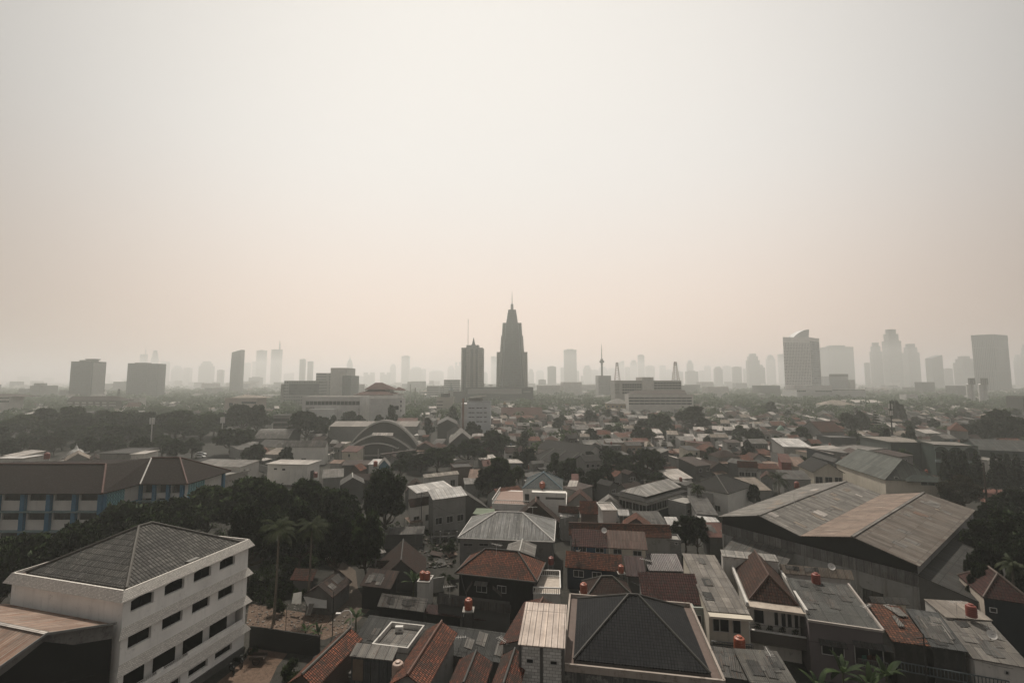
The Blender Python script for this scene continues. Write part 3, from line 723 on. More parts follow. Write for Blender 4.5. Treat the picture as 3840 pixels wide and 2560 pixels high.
# ================================================================ blue school
def school():
    t=thing('school_building','long three storey school with brown tiled hip roof and bright blue columns','school building',(-95,112,0))
    ZE=11.; X1=-91.2; Y1=104.2; X2=-79.3; Y2=113.2; Y3=127.8; XL=-150
    wm=wall((.52,.5,.47),amt=.2); bl=plain((.02,.17,.32),.6); gr=plain((.17,.25,.26)); pat=None
    OCC.append([V((XL,Y1)),V((X1,Y1)),V((X1,Y3)),V((XL,Y3))]); OCC.append([V((X1,Y2)),V((X2,Y2)),V((X2,Y3)),V((X1,Y3))])
    L0,L1=V((XL,Y1+.6)),V((X1-.6,Y1+.6))
    m=MB(); ops=[]; pitch=5.75; cols=[]
    k=0; u=L1.x-XL-.15
    while u>3:
        cols.append(u)
        for z in(.6,4.7,8.9): ops.append((u-4.9,u-.9,z+.2 if z>1 else z,z+1.75))
        u-=pitch
    Q=facade(m,L0,L1,0,ZE,ops,.3)
    E0,E1=V((X1-.6,Y1+.6)),V((X1+.6,Y2+.5)); facade(m,E0,E1,0,ZE,[])
    W0,W1=V((X1+.6,Y2+.5)),V((X2-.7,Y2+.5))
    wl=(W1-W0).length; ops2=[(.6+q*wl/3,.3+(q+1)*wl/3,z+1.0,z+3.2) for q in range(3) for z in(.2,4.2,7.6)]
    Q2=facade(m,W0,W1,0,ZE,ops2,1.0); R0,R1=V((X2-.7,Y2+.5)),V((X2-.2,Y3)); facade(m,R0,R1,0,ZE,[]); facade(m,R1,V((XL,Y3)),0,ZE,[])
    m.build('wall',wm,t)
    for o in ops:
        f=MB(); f.face([Q(o[0],o[2],.28),Q(o[1],o[2],.28),Q(o[1],o[3],.28),Q(o[0],o[3],.28)]); fo=f.build('window',glass((.012,.013,.015)),t)
        b=MB(); 
        for q in range(1,7): uu=o[0]+(o[1]-o[0])*q/7; b.bar(Q(uu,o[2],.2),Q(uu,o[3],.2),.045)
        b.bar(Q(o[0],o[2]+1.1,.2),Q(o[1],o[2]+1.1,.2),.04); b.build('grille',DARK,fo)
    for o in ops2:
        f=MB(); f.face([Q2(o[0],o[2],.95),Q2(o[1],o[2],.95),Q2(o[1],o[3],.95),Q2(o[0],o[3],.95)]); f.build('window',glass((.012,.013,.015)),t)
    for u in cols:
        c=MB(); p=Q(u,0,-.25); c.box((p.x,p.y,ZE/2-.1),(.95,.9,ZE-.2)); c.build('column',bl,t)
    for q in range(4):
        c=MB(); p=Q2(.2+q*(wl-.5)/3,0,-.2); c.box((p.x,p.y,ZE/2-.1),(.75,.7,ZE-.2)); c.build('column',bl,t)
    for a,b in((E0,.05),(E1,-.05),(R1,-.2)):
        c=MB(); c.box((a.x+.15,a.y-.1,ZE/2-.1),(.8,.8,ZE-.2)); c.build('column',bl,t)
    for z in(2.6,6.85):
        c=MB(); c.bar(Q(0,z,-.55),Q(L1.x-XL-.6,z,-.55),1.3,.22); c.build('ledge',gr,t)
        c=MB(); c.bar(Q2(0,z,-.5),Q2(wl+1.2,z,-.5),1.4,.2); c.build('ledge',gr,t)
    # batik patterned teal panels on the end walls
    for a,b,f0,f1 in((E0,E1,.08,.55),(R0,R1,.08,.5)):
        e=(b-a); L=e.length; e=e/L; n=V((e.y,-e.x)); QQ=lambda u,z,d: V((a.x+e.x*u+n.x*d,a.y+e.y*u+n.y*d,z))
        for z0,z1 in((7.3,10.7),(3.1,6.5)):
            p=MB(); p.face([QQ(L*f0,z0,.03),QQ(L*f1,z0,.03),QQ(L*f1,z1,.03),QQ(L*f0,z1,.03)]); po=p.build('batik_panel',plain((.2,.46,.5)),t)
            s=MB(); nn=7
            for k in range(nn):
                u0=L*f0+(L*(f1-f0))*(k+.5)/nn
                for sg in(-1,1):
                    pts=[QQ(u0+sg*.19*math.sin(q*.9),z0+.1+(z1-z0-.2)*q/14,.05) for q in range(15)]
                    for q in range(14): s.bar(pts[q],pts[q+1],.05)
            s.build('wave_pattern',plain((.03,.12,.19)),po)
        c=MB(); c.bar(QQ(.2,6.9,.06),QQ(L,6.9,.06),.12,.7); c.build('blue_band',bl,t)
    # roof
    zr=15.7; o=.9; ym=(Y1+Y3)/2+.2-3.4; ys=ym+2.2; ym2=120.4
    A0,A1,A2=V((XL,Y1-o,ZE)),V((X1+.4,Y1-o,ZE)),V((X1+.9+o*.4,Y2-.6,ZE)); B1,B2=V((X2+o*.9,Y2-.6,ZE)),V((X2+o+.6,Y3+o,ZE)); B3=V((XL,Y3+o,ZE))
    r0,r1=V((XL,111.5,15.9)),V((-97.6,111.5,15.9)); v=V((-93.6,112.6,15.3)); q0,q1=V((-93.8,120.6,15.9)),V((-86.6,120.8,15.9))
    r=MB(); r.slab([[A0,A1,r1,r0],[A1,A2,q0,r1],[A2,B1,q1,q0],[B1,B2,q1],[B2,B3,r0,r1,q0,q1]],.2)
    ro=r.build('roof',tile((.036,.016,.012),(.026,.012,.009),amt=.15,w=.3,h=.33),t)
    cp=plain((.13,.055,.04)); c=MB(); 
    for a,b in((A1,r1),(r0,r1),(q0,q1),(B1,q1),(B2,q1)): c.tube([a+V((0,0,.06)),b+V((0,0,.08))],.22,6)
    c.build('ridge_cap',cp,ro); c=MB(); c.tube([A2+V((0,0,.06)),q0+V((0,0,.08))],.16,6); c.build('valley_flashing',SOFT,ro)
school()
# ================================================================ houses of the foreground
CAPR=plain((.17,.085,.06)); CAPG=plain((.12,.115,.10)); CAPD=plain((.07,.068,.062)); CAPW=plain((.4,.39,.36))
def gable(label,rf,rn,zr,eave,rm,wm,side='R',cap=None,**k):
    """gable house from its ridge (far, near end) and one eave mark"""
    F_,N_=at(*rf,zr),at(*rn,zr); d=xy(F_)-xy(N_); L=d.length; e=d/L; p=V((e.y,-e.x))*(1 if side=='R' else -1)
    r=ray(*eave); rr=V((r.x,r.y)); # point on sight line perpendicular to the ridge's far end
    # solve F+p*w = rr*t
    det=p.x*(-rr.y)+rr.x*p.y; bx,by=-F_.x,-F_.y
    w=(bx*(-rr.y)+rr.x*by)/det; t_=(p.x*by-p.y*bx)/det; ze=HC+r.z*t_
    w=max(1.4,min(6,w)); ze=max(zr-w*.85,min(ze,zr-w*.35))
    q=p if side=='R' else -p
    FLp=V((*(xy(N_)-q*w),ze)); FRp=V((*(xy(N_)+q*w),ze))
    return house(label,FLp,FRp,ze,L,'gy',zr-ze,rm,wm,cap=cap,**k)
h=gable('narrow brick house with mossy orange tiled gable and pale ridge at the lane',('B',975,1065),('B',545,1475),7,('B',1085,1165),T_ORANGE,W_BRICK,cap=CAPG)
h=gable('steep orange tiled gable house beside the long grey lean-to roof',('B',1780,1005),('B',1475,1480),8,('B',1920,1110),T_ORANGE,W_GREY,cap=CAPR)
h=gable('dark stained tiled gable house at the bottom between two brick gables',('B',2085,1265),('B',1970,1552),7,('B',2235,1370),T_RED,W_DGREY,cap=CAPD)
h=gable('blackened tiled gable house with broken ridge tiles against the block tower',('C',545,1245),('C',440,1560),7.6,('C',640,1330),T_RED,W_DGREY,cap=CAPD)
# block tower with pale metal lid
h=house('pale concrete block tower with cream pink ribbed metal roof',('C',570,1210),('C',985,1245),9.2,('C',720,840,10.1),'shed',.9,sheet((.56,.47,.41),(.4,.3,.24),.05,.62,9,.62,.86,seam=.3),block((.56,.55,.52),(.2,.19,.18)),ov=.12,
  wins=[('F','C',645,1332,705,1378),('F','C',855,1350,915,1392)],name='block_tower',cat='building')
m=MB(); p0,p1=h.side['F']; e=(p1-p0).normalized(); nn=V((e.y,-e.x))
for f in(.02,.5,.98):
    q=p0.lerp(p1,f)+nn*.05; m.bar(V((*q,0)),V((*q,9.1)),.3,.1)
m.build('column',W_DGREY,h.root)
h=gable('rust orange tiled wing behind the pale block tower',('C',790,798),('C',600,1170),7.0,('C',625,800),T_RED,W_GREY,side='L',cap=CAPR)
# big dark hip house
def dark_house():
    ZE=7.4; h=house('large house with near black glazed hip roof inside a pale gutter parapet',('C',1060,1340),('C',2270,1465),ZE,('C',1105,806,ZE),'hip',3.9,T_DARK,W_DGREY,ov=-.0,cap=plain((.09,.086,.078)),hipf=.92,t=.22)
    b=MB(); W=h.W; o=1.0
    for a,c in((W(-o,-o),W(h.L+o,-o)),(W(-o,h.D+o),W(h.L+o,h.D+o)),(W(-o,-o),W(-o,h.D+o)),(W(h.L+o,-o),W(h.L+o,h.D+o))): b.bar(a+V((0,0,ZE-.25)),c+V((0,0,ZE-.25)),.22,.7)
    b.build('gutter_parapet',wall((.36,.31,.27),(.08,.06,.05),.5),h.root)
    f=MB(); 
    f.face([W(-o,-o,ZE-.35),W(h.L+o,-o,ZE-.35),W(h.L+o,h.D+o,ZE-.35),W(-o,h.D+o,ZE-.35)]); f.build('gutter_deck',plain((.16,.11,.09)),h.root)
    f=MB(); f.prism([xy(W(-o+.05,-o+.05)),xy(W(h.L+o-.05,-o+.05)),xy(W(h.L+o-.05,h.D+o-.05)),xy(W(-o+.05,h.D+o-.05))],0,ZE-.6); f.build('outer_wall',wall((.10,.10,.098),(.3,.29,.27),.5),h.root)
dark_house()
# long grey lean-to roof through the lower middle
house('long low house under a dark corrugated sheet roof behind the brick gables',('B',1000,1180),('B',2420,1390),4.6,('B',1105,945,5.9),'shed',1.3,sheet((.105,.108,.105),(.07,.07,.06),.15,1.05,3,.18),W_DGREY,ov=.2,patch=10)
house('grey sheet roofed stall with dark open front facing the lot',('B',1210,872),('B',1625,925),4.2,('B',1330,768,5.4),'shed',1.2,S_LGREY,W_BLACK,ov=.2,t=.06,patch=4)
house('stall under two brown sheets left of the tall tank stand',('B',1625,935),('B',1950,975),3.9,('B',1665,855,4.5),'shed',.6,S_MAROON,W_BLACK,ov=.2,t=.06)
house('stall under brown and grey sheets right of the tall tank stand',('B',2065,990),('B',2330,1010),3.9,('B',2080,900,4.5),'shed',.6,S_MAROON,W_GREY,ov=.2,t=.06)
house('long back house under joined grey sheets behind the market stalls',('B',1735,850),('B',2390,935),5.2,('B',1760,782,6.2),'shed',1.0,S_GREY,W_DGREY,ov=.2,patch=4)
p=at('B',2015,900,5.9); stand('tall iron stand holding the orange tank above the stalls',p,5.9,1.5); tank('orange tank lashed with rope on the tall iron stand among stalls',p,1.12)
# patched rooftop shack, tank, terrace house
h=house('rooftop shack of patched grey sheets and rusty cladding',('B',965,1312),('B',1345,1352),7.4,('B',1090,1200,7.9),'shed',.5,S_LGREY,sheet((.12,.13,.135),(.06,.05,.045),.5,.9,4,.2),z0=4.6,ov=.15,name='rooftop_shack',cat='shack')
w=MB(); p0,p1=h.side['F']; e=(p1-p0).normalized(); q=V((e.y,-e.x)); a=p0+e*.2+q*.05; b=p0+e*1.35+q*.05; w.face([V((*a,5.0)),V((*b,5.0)),V((*b,7.1)),V((*a,7.1))]); w.build('bamboo_blind',plain((.19,.14,.10)),h.root)
house('brick house with plain flat top carrying the rooftop shack',('B',955,1490),('B',1330,1535),4.6,('B',1100,1300,4.6),'flat',.3,CONC,W_DGREY,ov=.1,occ=False)
h=house('concrete terrace house with sunken grey sheet roof and pale coping',('B',1160,1250),('B',1480,1290),6.4,('B',1340,1050,6.4),'flat',.55,S_LGREY,W_PALE,ov=.05,par_m=W_PALE)
p=at('B',1390,1500,6.0); tank('large faded pink tank beside the rooftop shack',p,1.25,'pale')
p=h.W(h.L*.35,h.D-1,6.45); a=thing('air_conditioner','white air conditioner box on the sunken terrace roof','air conditioner',p); m=MB(); m.box(p+V((0,0,.3)),(.9,.4,.6)); m.build('casing',SOFT,a); m=MB(); m.lathe(p+V((.15,-.22,.3)),[(.2,0),(0,.01)],12); m.build('fan_grille',IRON,a)
# dark wooden shacks by the dirt yard
h=gable('leaning timber shack with dark sheet roof and white tarpaulin in the yard',('B',870,555),('B',690,690),4.4,('B',990,655),S_BROWN,wall((.16,.155,.15),amt=.6),patch=4)
m=MB(); c=[at('B',560,790,2.4),at('B',765,780,2.6),at('B',765,890,1.4),at('B',600,880,1.3)]; m.slab([[c[3],c[2],c[1],c[0]]],.05); o=m.build('tarpaulin',plain((.42,.41,.39)),orig=c[0]); tag(o,'pale tarpaulin sheet sagging off the leaning timber shack','tarpaulin')
m=MB(); c=[at('B',470,760,2.6),at('B',545,745,3.0),at('B',540,850,1.8),at('B',455,850,1.6)]; m.slab([[c[3],c[2],c[1],c[0]]],.05); o=m.build('board_panel',plain((.36,.35,.32)),orig=c[0]); tag(o,'pale board leaning in the bushes left of the tarpaulin','board')
m=MB(); c=[at('B',570,950,.6),at('B',620,955,.6),at('B',655,850,2.0),at('B',610,850,2.0)]; m.slab([[c[0],c[1],c[2],c[3]]],.04); o=m.build('scrap_sheet',S_LGREY,orig=c[0]); tag(o,'loose grey corrugated sheet propped below the tarpaulin','scrap sheet')
house('ruined tiled shed half buried in creepers beside the timber shack',('B',440,640),('B',640,650),2.6,('B',560,540,3.9),'shed',1.3,T_RED,W_DGREY)
house('wide timber shack under a dark brown sheet roof beside the lane',('B',1055,690),('B',1330,722),3.6,('B',1080,530,5.2),'shed',1.6,S_BROWN,W_BLACK,ov=.3,patch=4)
gable('collapsing tiled house with sagging brown gable roofs in the rubble',('B',1440,285),('B',1420,470),5.4,('B',1640,490),T_BROWN,W_DGREY,cap=CAPD)
house('low ruined tile lean-to in front of the collapsing gable house',('B',1200,525),('B',1500,530),2.7,('B',1240,470,3.6),'shed',.9,T_BROWN,W_DGREY)
house('flat roofed shed covered in loose scrap sheets below the round tree',('B',1260,250),('B',1620,235),3.0,('B',1400,175,3.2),'shed',.2,S_GREY,W_DGREY,patch=4)
house('small grey shed with bent white sheet left of the collapsing house',('B',1190,420),('B',1290,400),2.8,('B',1220,330,3.2),'shed',.4,S_LGREY,W_GREY)
h=house('small concrete pump house carrying two orange tanks',('B',1560,665),('B',1670,670),4.0,2.6,'flat',.15,CONC,W_PALE,ov=.05,name='pump_house',cat='pump house')
tank('orange tank on the pump house, left of its twin',h.W(.55,1.2,4.05),1.0); tank('orange tank on the pump house, right of its twin',h.W(h.L-.65,1.1,4.05),1.0)
# grey metal roofed hall
h=house('square hall with streaked pale grey metal hip roof and concrete walls',('C',40,268),('C',888,303),6.6,('C',915,115,6.6),'hip',3.1,sheet((.245,.25,.245),(.55,.54,.52),.42,.75,9,.5),wall((.20,.195,.185),amt=.5),cap=SOFT,gutter=SOFT,ov=.3,name='hall',cat='hall')
for x in(90,228,348): window(h.root,h,'F',('C',x,318,x+80,346),W_GREY,name='vent_window')
gable('small hall annex with pale asbestos gable roof and blue fascia',('C',610,284),('C',583,392),7.0,('C',735,328),S_LGREY,W_GREY,cap=CAPW,occ=False)
tank('red tank standing behind the balustraded red tile house',at('C',862,505,3.6),1.05,'red')
# red tile house with balustraded terrace
h=house('black walled house with mossy orange hip roof beside white terrace',('C',15,578),('C',735,655),6.2,7.6,'hip',2.6,T_ORANGE,wall((.022,.022,.023),(.03,.03,.03),.4),cap=CAPD,ov=.5,wins=[('F','C',205,680,295,755),('F','C',388,690,465,760)],gutter=CAPG)
awning(h,'F','C',195,648,308,690,S_LGREY)
def terrace():
    z=4.4; a,b=at('C',705,765,z),at('C',945,775,z); d=xy(b)-xy(a); L=d.length; e=d/L; k=V((-e.y,e.x)); D=6.2
    P=lambda u,v,zz: V((*(xy(a)+e*u+k*v),zz)); t=thing('terrace','white rooftop terrace with concrete balustrades right of the black walled house','terrace',P(L/2,D/2,0))
    m=MB(); m.prism([xy(P(0,0,0)),xy(P(L,0,0)),xy(P(L,D,0)),xy(P(0,D,0))],0,z); m.build('wall',W_PALE,t)
    f=MB(); f.face([P(.1,.1,z+.02),P(L-.1,.1,z+.02),P(L-.1,D-.1,z+.02),P(.1,D-.1,z+.02)]); f.build('floor',plain((.42,.36,.3)),t)
    for p,q in((P(0,0,z),P(L,0,z)),(P(L,0,z),P(L,D,z)),(P(0,D,z),P(L,D,z))):
        r=MB(); rail(r,p,q,.95,None,.09,.16); r.build('balustrade',SOFT,t)
    OCC.append([xy(P(0,0,0)),xy(P(L,0,0)),xy(P(L,D,0)),xy(P(0,D,0))])
terrace()
# blue and white row, red tile front roof
h=house('blue walled row house with maroon ribbed tile roof',('C',1045,345),('C',1362,360),6.3,('C',1075,190,8.2),'shed',1.9,T_MAROON,W_BLUE,wins=[('F','C',1103,392,1172,352),('F','C',1255,400,1327,362)],frame=SOFT)
h=house('white walled row house with pinkish brown sheet roof',('C',1364,358),('C',1715,378),6.3,('C',1382,203,8.2),'shed',1.9,sheet((.20,.125,.10),(.13,.06,.045),.3,.5,9,.5),W_CREAM,wins=[('F','C',1412,412,1484,372),('F','C',1586,428,1660,388)])
house('long house with orange tile roof behind the blue and white row',('C',1020,245),('C',1930,272),5.6,('C',1150,128,7.4),'gx',1.9,T_ORANGE,W_GREY,cap=CAPR,occ=False)
house('grey hollow block house wall with vents behind the maroon sheet roof',('C',1735,290),('C',2010,305),4.9,3.5,'flat',.3,CONC,block((.22,.22,.215),w=.4,h=.2),ov=.05,wins=[('F','C',1955,330,1980,312)])
gable('small orange tiled gable on a dark attic wall',('C',1612,45),('C',1612,100),8.0,('C',1740,140),T_ORANGE,W_DGREY,occ=False)
house('house under joined grey asbestos sheets behind the small orange gable',('C',1650,165),('C',1900,165),5.4,('C',1560,32,6.6),'shed',1.1,S_GREY,W_GREY,occ=False,patch=4)
house('tiny outbuilding with white sheet roof left of the round dark tree',('C',1895,165),('C',2010,168),5.8,('C',1870,85,6.6),'shed',.8,S_WHITE,W_PALE,occ=False)
house('shed with wide white sheet roof behind the round dark tree',('C',2190,132),('C',2350,132),5.6,('C',2010,65,6.2),'shed',.6,S_WHITE,W_GREY)
h=house('blue house front with orange tile roof and white window frames',('C',985,528),('C',1490,572),3.7,('C',1045,388,5.8),'shed',2.1,T_ORANGE,wall((.03,.045,.07),amt=.3),wins=[('F','C',1062,612,1148,562),('F','C',1226,628,1306,578)],frame=SOFT,occ=False)
house('porch with purple brown ribbed sheet roof beside the blue house front',('C',1525,606),('C',1705,616),3.7,('C',1500,428,5.6),'shed',1.9,sheet((.12,.075,.075),amt=.2,pw=.5,pl=9,per=.5),W_DGREY,occ=False)
house('yard under a glossy dark maroon sheet roof with pale worn strips',('C',1725,560),('C',2038,566),3.8,('C',1722,398,5.4),'shed',1.4,sheet((.055,.02,.018),(.45,.42,.38),.35,1.0,8,.3,rough=.35),W_BLACK)
p=at('C',1480,578,4.3); stand('thin stand under the orange tank at the blue house',p,4.3,1.2); tank('orange tank in front of the purple brown porch roof',p,1.0)
p=at('C',1150,757,5.0); stand('low iron stand under the orange tank above the ruined tiles',p,5.0,1.2); tank('orange tank above the ruined tile roof beside black hip house',p,1.15)
house('low house with broken brown tile roof and scattered ridge pieces',('C',1175,795),('C',1600,798),3.6,('C',1380,655,3.6),'hip',1.9,T_BROWN,W_DGREY,cap=CAPG,occ=False)
h=house('house with broad maroon tiled slope behind the black hip roof',('C',1672,838),('C',2205,862),5.6,('C',1645,556,8.4),'shed',2.6,T_MAROON,W_GREY,ov=.2,cap=CAPD)
tank('low green lidded tank at the maroon slope, left of its twin',at('C',1900,862,4.7),.8,'teal'); tank('low green lidded tank at the maroon slope, right of its twin',at('C',1992,868,4.7),.8,'teal')
h=house('narrow pale green house front squeezed beside the black hip roof',('C',2115,905),('C',2225,910),5.4,4,'flat',.3,CONC,wall((.33,.37,.33),amt=.3),ov=.05,wins=[('F','C',2135,1030,2185,955)],frame=SOFT)
dish('white satellite dish on a tall mast beside the blue walled house',at('C',1092,390,5.0)+V((0,-.6,-.4)),.65,1.2)
# row of three terrace houses on the right
h=house('row house with long pale grey sheet roof and timber balcony',('D',362,915),('D',735,945),6.8,('D',165,408,8.0),'shed',1.2,sheet((.27,.25,.225),(.2,.15,.11),.25,1.05,2.6,.2),W_CREAM,ov=.15,patch=4,wins=[('F','D',410,1090,462,985),('F','D',470,1095,545,985),('F','D',585,1110,650,995)])
m=MB(); 
for q in range(3): m.bar(h.W(.2,-1.0,3.4),h.W(h.L-.2,-1.0,3.4),.12,.12)
rail(m,h.W(.1,-1.0,2.6),h.W(h.L-.1,-1.0,2.6),1.1,26,.06,.1); m.build('balcony_rail',plain((.2,.21,.21)),h.root)
m=MB(); m.bar(h.W(0,-.5,2.5),h.W(h.L,-.5,2.5),1.1,.2); m.build('balcony_floor',W_DGREY,h.root)
m=MB(); m.bar(h.W(0,-.5,6.55),h.W(h.L,-.5,6.55),1.2,.25); m.build('eave_slab',W_CREAM,h.root)
def hip_row():
    ZE=7.0; h=house('white row house with glossy brown hipped gable roof and planted balcony',('D',728,815),('D',1165,872),ZE,('D',560,512,ZE),'gyh',2.6,tile((.15,.072,.048),(.09,.045,.034),amt=.3,w=.33,h=.4),wall((.56,.53,.48),amt=.3),ov=-.05,cap=plain((.11,.06,.045)),hipf=.75)
    W=h.W; L,D=h.L,h.D; t=h.root
    m=MB(); z=ZE+.0
    for a,b in((W(-.5,-1.6,z),W(-.5,D,z)),(W(L+.5,-1.6,z),W(L+.5,D,z))): m.bar(a,b,.3,.6)
    m.build('side_parapet',W_PALE,t)
    m=MB(); m.slab([[W(-.6,-1.7,ZE-.15),W(L+.6,-1.7,ZE-.15),W(L+.6,.1,ZE-.15),W(-.6,.1,ZE-.15)]],.3); m.build('canopy_slab',wall((.42,.36,.3),(.12,.09,.07),.6),t)
    m=MB()
    for x in(-.5,L+.5): m.bar(W(x,-1.55,0),W(x,-1.55,ZE-.4),.3)
    m.build('column',W_WHITE,t)
    m=MB(); m.bar(W(-.5,-1.5,3.1),W(L+.5,-1.5,3.1),.18,1.5); m.build('balcony_parapet',block((.12,.095,.08),w=.2,h=.1),t)
    m=MB(); m.bar(W(-.5,-1.55,3.95),W(L+.5,-1.55,3.95),.3,.1); m.build('parapet_coping',SOFT,t)
    for u,ww in((.5,1.2),(L*.5,.5),(L*.64,.55),(L*.76,.55),(L*.9,.5)): window(t,h,'F',(u,4.2,ww,2.1),SOFT)
    return h
h=hip_row()
for k in range(4):
    p=h.W(h.L*(.12+.25*k),-.9,3.2); a=thing('potted_shrub',['leafy pot plant at the left end of the white balcony','dark bushy pot plant second from left on the white balcony','pot plant second from right on the white balcony','pot plant at the right end of the white balcony'][k],'pot plant',p,'pot plants on the balcony')
    m=MB(); m.lathe(p,[(.14,0),(.2,.35),(.2,.4)],10); m.build('pot',plain((.14,.07,.05)),a)
    C,U,W_,N_=crown_arrays(300+k,[((0,0,.75),.42),((.2,.1,1.0),.3)],700,.09,.2); o=bpy.data.objects.new('foliage',quads_mesh('foliage',C,U,W_,LEAF_B,N_)); link(o,a)
house('flat panel roofed rear block behind the brown hipped row house',('D',490,432),('D',990,482),8.6,('D',440,370,8.9),'shed',.3,sheet((.36,.345,.32),(.3,.25,.2),.2,1.4,3,.2),W_PALE,ov=.1,occ=False)
h=house('lilac grey row house with broad dark sheet roof',('D',1245,1003),('D',1912,1100),6.7,('D',1050,620,7.6),'shed',.9,sheet((.115,.118,.112),(.07,.068,.06),.3,2.0,2.4,.2),wall((.17,.145,.15),amt=.25),ov=.1,patch=9,wins=[('F','D',1370,1290,1560,1225),('F','D',1665,1380,1950,1255)])
awning(h,'F','D',1335,1155,1580,1210,S_DGREY); awning(h,'F','D',1635,1168,1975,1235,S_DGREY)
m=MB(); m.bar(h.W(h.L,-.05,6.85),h.W(h.L,h.D,7.7),.22,.3); m.bar(h.W(0,-.05,6.78),h.W(h.L,-.05,6.78),.22,.25); m.build('parapet',wall((.36,.32,.29),amt=.4),h.root)
m=MB(); rail(m,h.W(h.L*.62,-.7,2.6),h.W(h.L,-.7,2.6),1.0,16,.06,.09); m.build('balcony_rail',plain((.16,.15,.15)),h.root)
for k,cc in enumerate(((.04,.16,.12),(.14,.05,.03),(.1,.035,.03),(.05,.05,.09))):
    p=h.W(h.L*(.68+.07*k),-.55,3.6); m=MB(); m.bar(p,p+V((.55,.05,0)),.05,.9 if k else .7); o=m.build('hanging_garment',plain(cc),orig=p); tag(o,['teal cloth hanging on the lilac house balcony','rust brown cloth hanging on the lilac house balcony','dark red cloth hanging on the lilac house balcony','navy cloth hanging on the lilac house balcony'][k],'laundry','laundry on the balcony')
tank('orange red tank at the head of the dark sheet roof',at('D',1320,678,7.4),1.2,'red')
house('beige sheet roofed house behind the lilac row house',('D',1010,580),('D',1655,640),7.0,('D',990,500,8.0),'shed',1.0,S_BEIGE,W_PALE,occ=False,patch=4)
house('dark patched sheet roof at the lane left of the yellow patched one',('D',395,1480),('D',745,1530),4.4,('D',375,1220,5.0),'shed',.6,S_GREY,W_DGREY,ov=.15,patch=4)
house('low house with grey sheet roof and yellowish patches at the bottom',('D',735,1545),('D',1160,1575),4.8,('D',670,1248,5.6),'shed',.8,sheet((.17,.165,.15),(.26,.2,.13),.25,1.9,2.4,.2),W_DGREY,ov=.15,occ=False,patch=6)
p=at('D',645,1270,4.6); tank('big orange tank with pale lid at the lane below timber balcony',p,1.35)
# right: broken tiles, grey sheets, pale sheets, blue house
h=house('damaged house with knobbly orange tiles and bent sheets on its roof',('E',822,1192),('E',1165,1238),5.2,('E',705,862,6.8),'shed',1.6,tile((.28,.11,.06),(.13,.06,.04),amt=.35,w=.36,h=.36),wall((.05,.048,.045),amt=.5),ov=.3)
m=MB()
for c in([('E',735,870),('E',790,862),('E',930,975),('E',880,965)],[('E',790,865),('E',850,870),('E',965,975),('E',905,965)]):
    q=[at(*p,6.5+.3*(i<2)) for i,p in enumerate(c)]; m.slab([[q[3],q[2],q[1],q[0]]],.05)
q=[at('E',820,965,6.5),at('E',850,965,6.6),at('E',935,1060,6.1),at('E',880,1062,6.0)]; m.slab([[q[3],q[2],q[1],q[0]]],.05)
m.build('bent_sheet',S_LGREY,h.root)
m=MB(); rail(m,h.W(0,-.9,2.4),h.W(h.L+6.5,-.9,2.0),1.0,30,.06,.1); m.build('porch_balustrade',plain((.1,.13,.14)),h.root)
house('house with slipped and torn dark grey sheets beside the damaged tiles',('E',1170,1240),('E',1500,1290),5.1,('E',978,898,6.8),'shed',1.6,sheet((.12,.125,.125),(.05,.05,.05),.5,.9,1.6,.2,.6),wall((.05,.05,.05),amt=.5),ov=.2,patch=12)
house('wide house with pale brown grey sheet roof under the red tank',('E',1540,1345),('E',2080,1440),4.8,('E',1290,905,6.5),'shed',1.4,sheet((.22,.205,.185),(.16,.13,.1),.35,1.5,2.4,.2),W_PALE,ov=.2,patch=7,wins=[('F','E',1825,1488,1860,1460)])
house('pale flat sheet roof behind the torn grey sheets',('E',1300,980),('E',1720,1010),6.2,('E',1040,812,6.7),'shed',.5,sheet((.34,.30,.26),(.2,.15,.11),.3,2,4,.2),W_PALE,ov=.1,occ=False)
h=house('blue black walled house with pinkish brown hip roof at the edge',('E',1632,802),('E',2110,875),7.6,('E',1410,606,7.6),'hip',2.5,T_MAROON,wall((.028,.038,.05),amt=.2),ov=.15,cap=plain((.16,.12,.1)),wins=[('F','E',1692,932,1750,902)])
m=MB(); p0,p1=h.side['L']; nl=(p1-p0).normalized(); nl=V((nl.y,-nl.x))*.04; m.face([V((*(p0+nl),0)),V((*(p1+nl),0)),V((*(p1+nl),7.5)),V((*(p0+nl),7.5))]); m.build('side_wall',wall((.42,.36,.3),amt=.4),h.root)
p=at('E',1530,975,6.6); tank('red tank on the pale sheet roof beside the blue black house',p,1.2,'red')
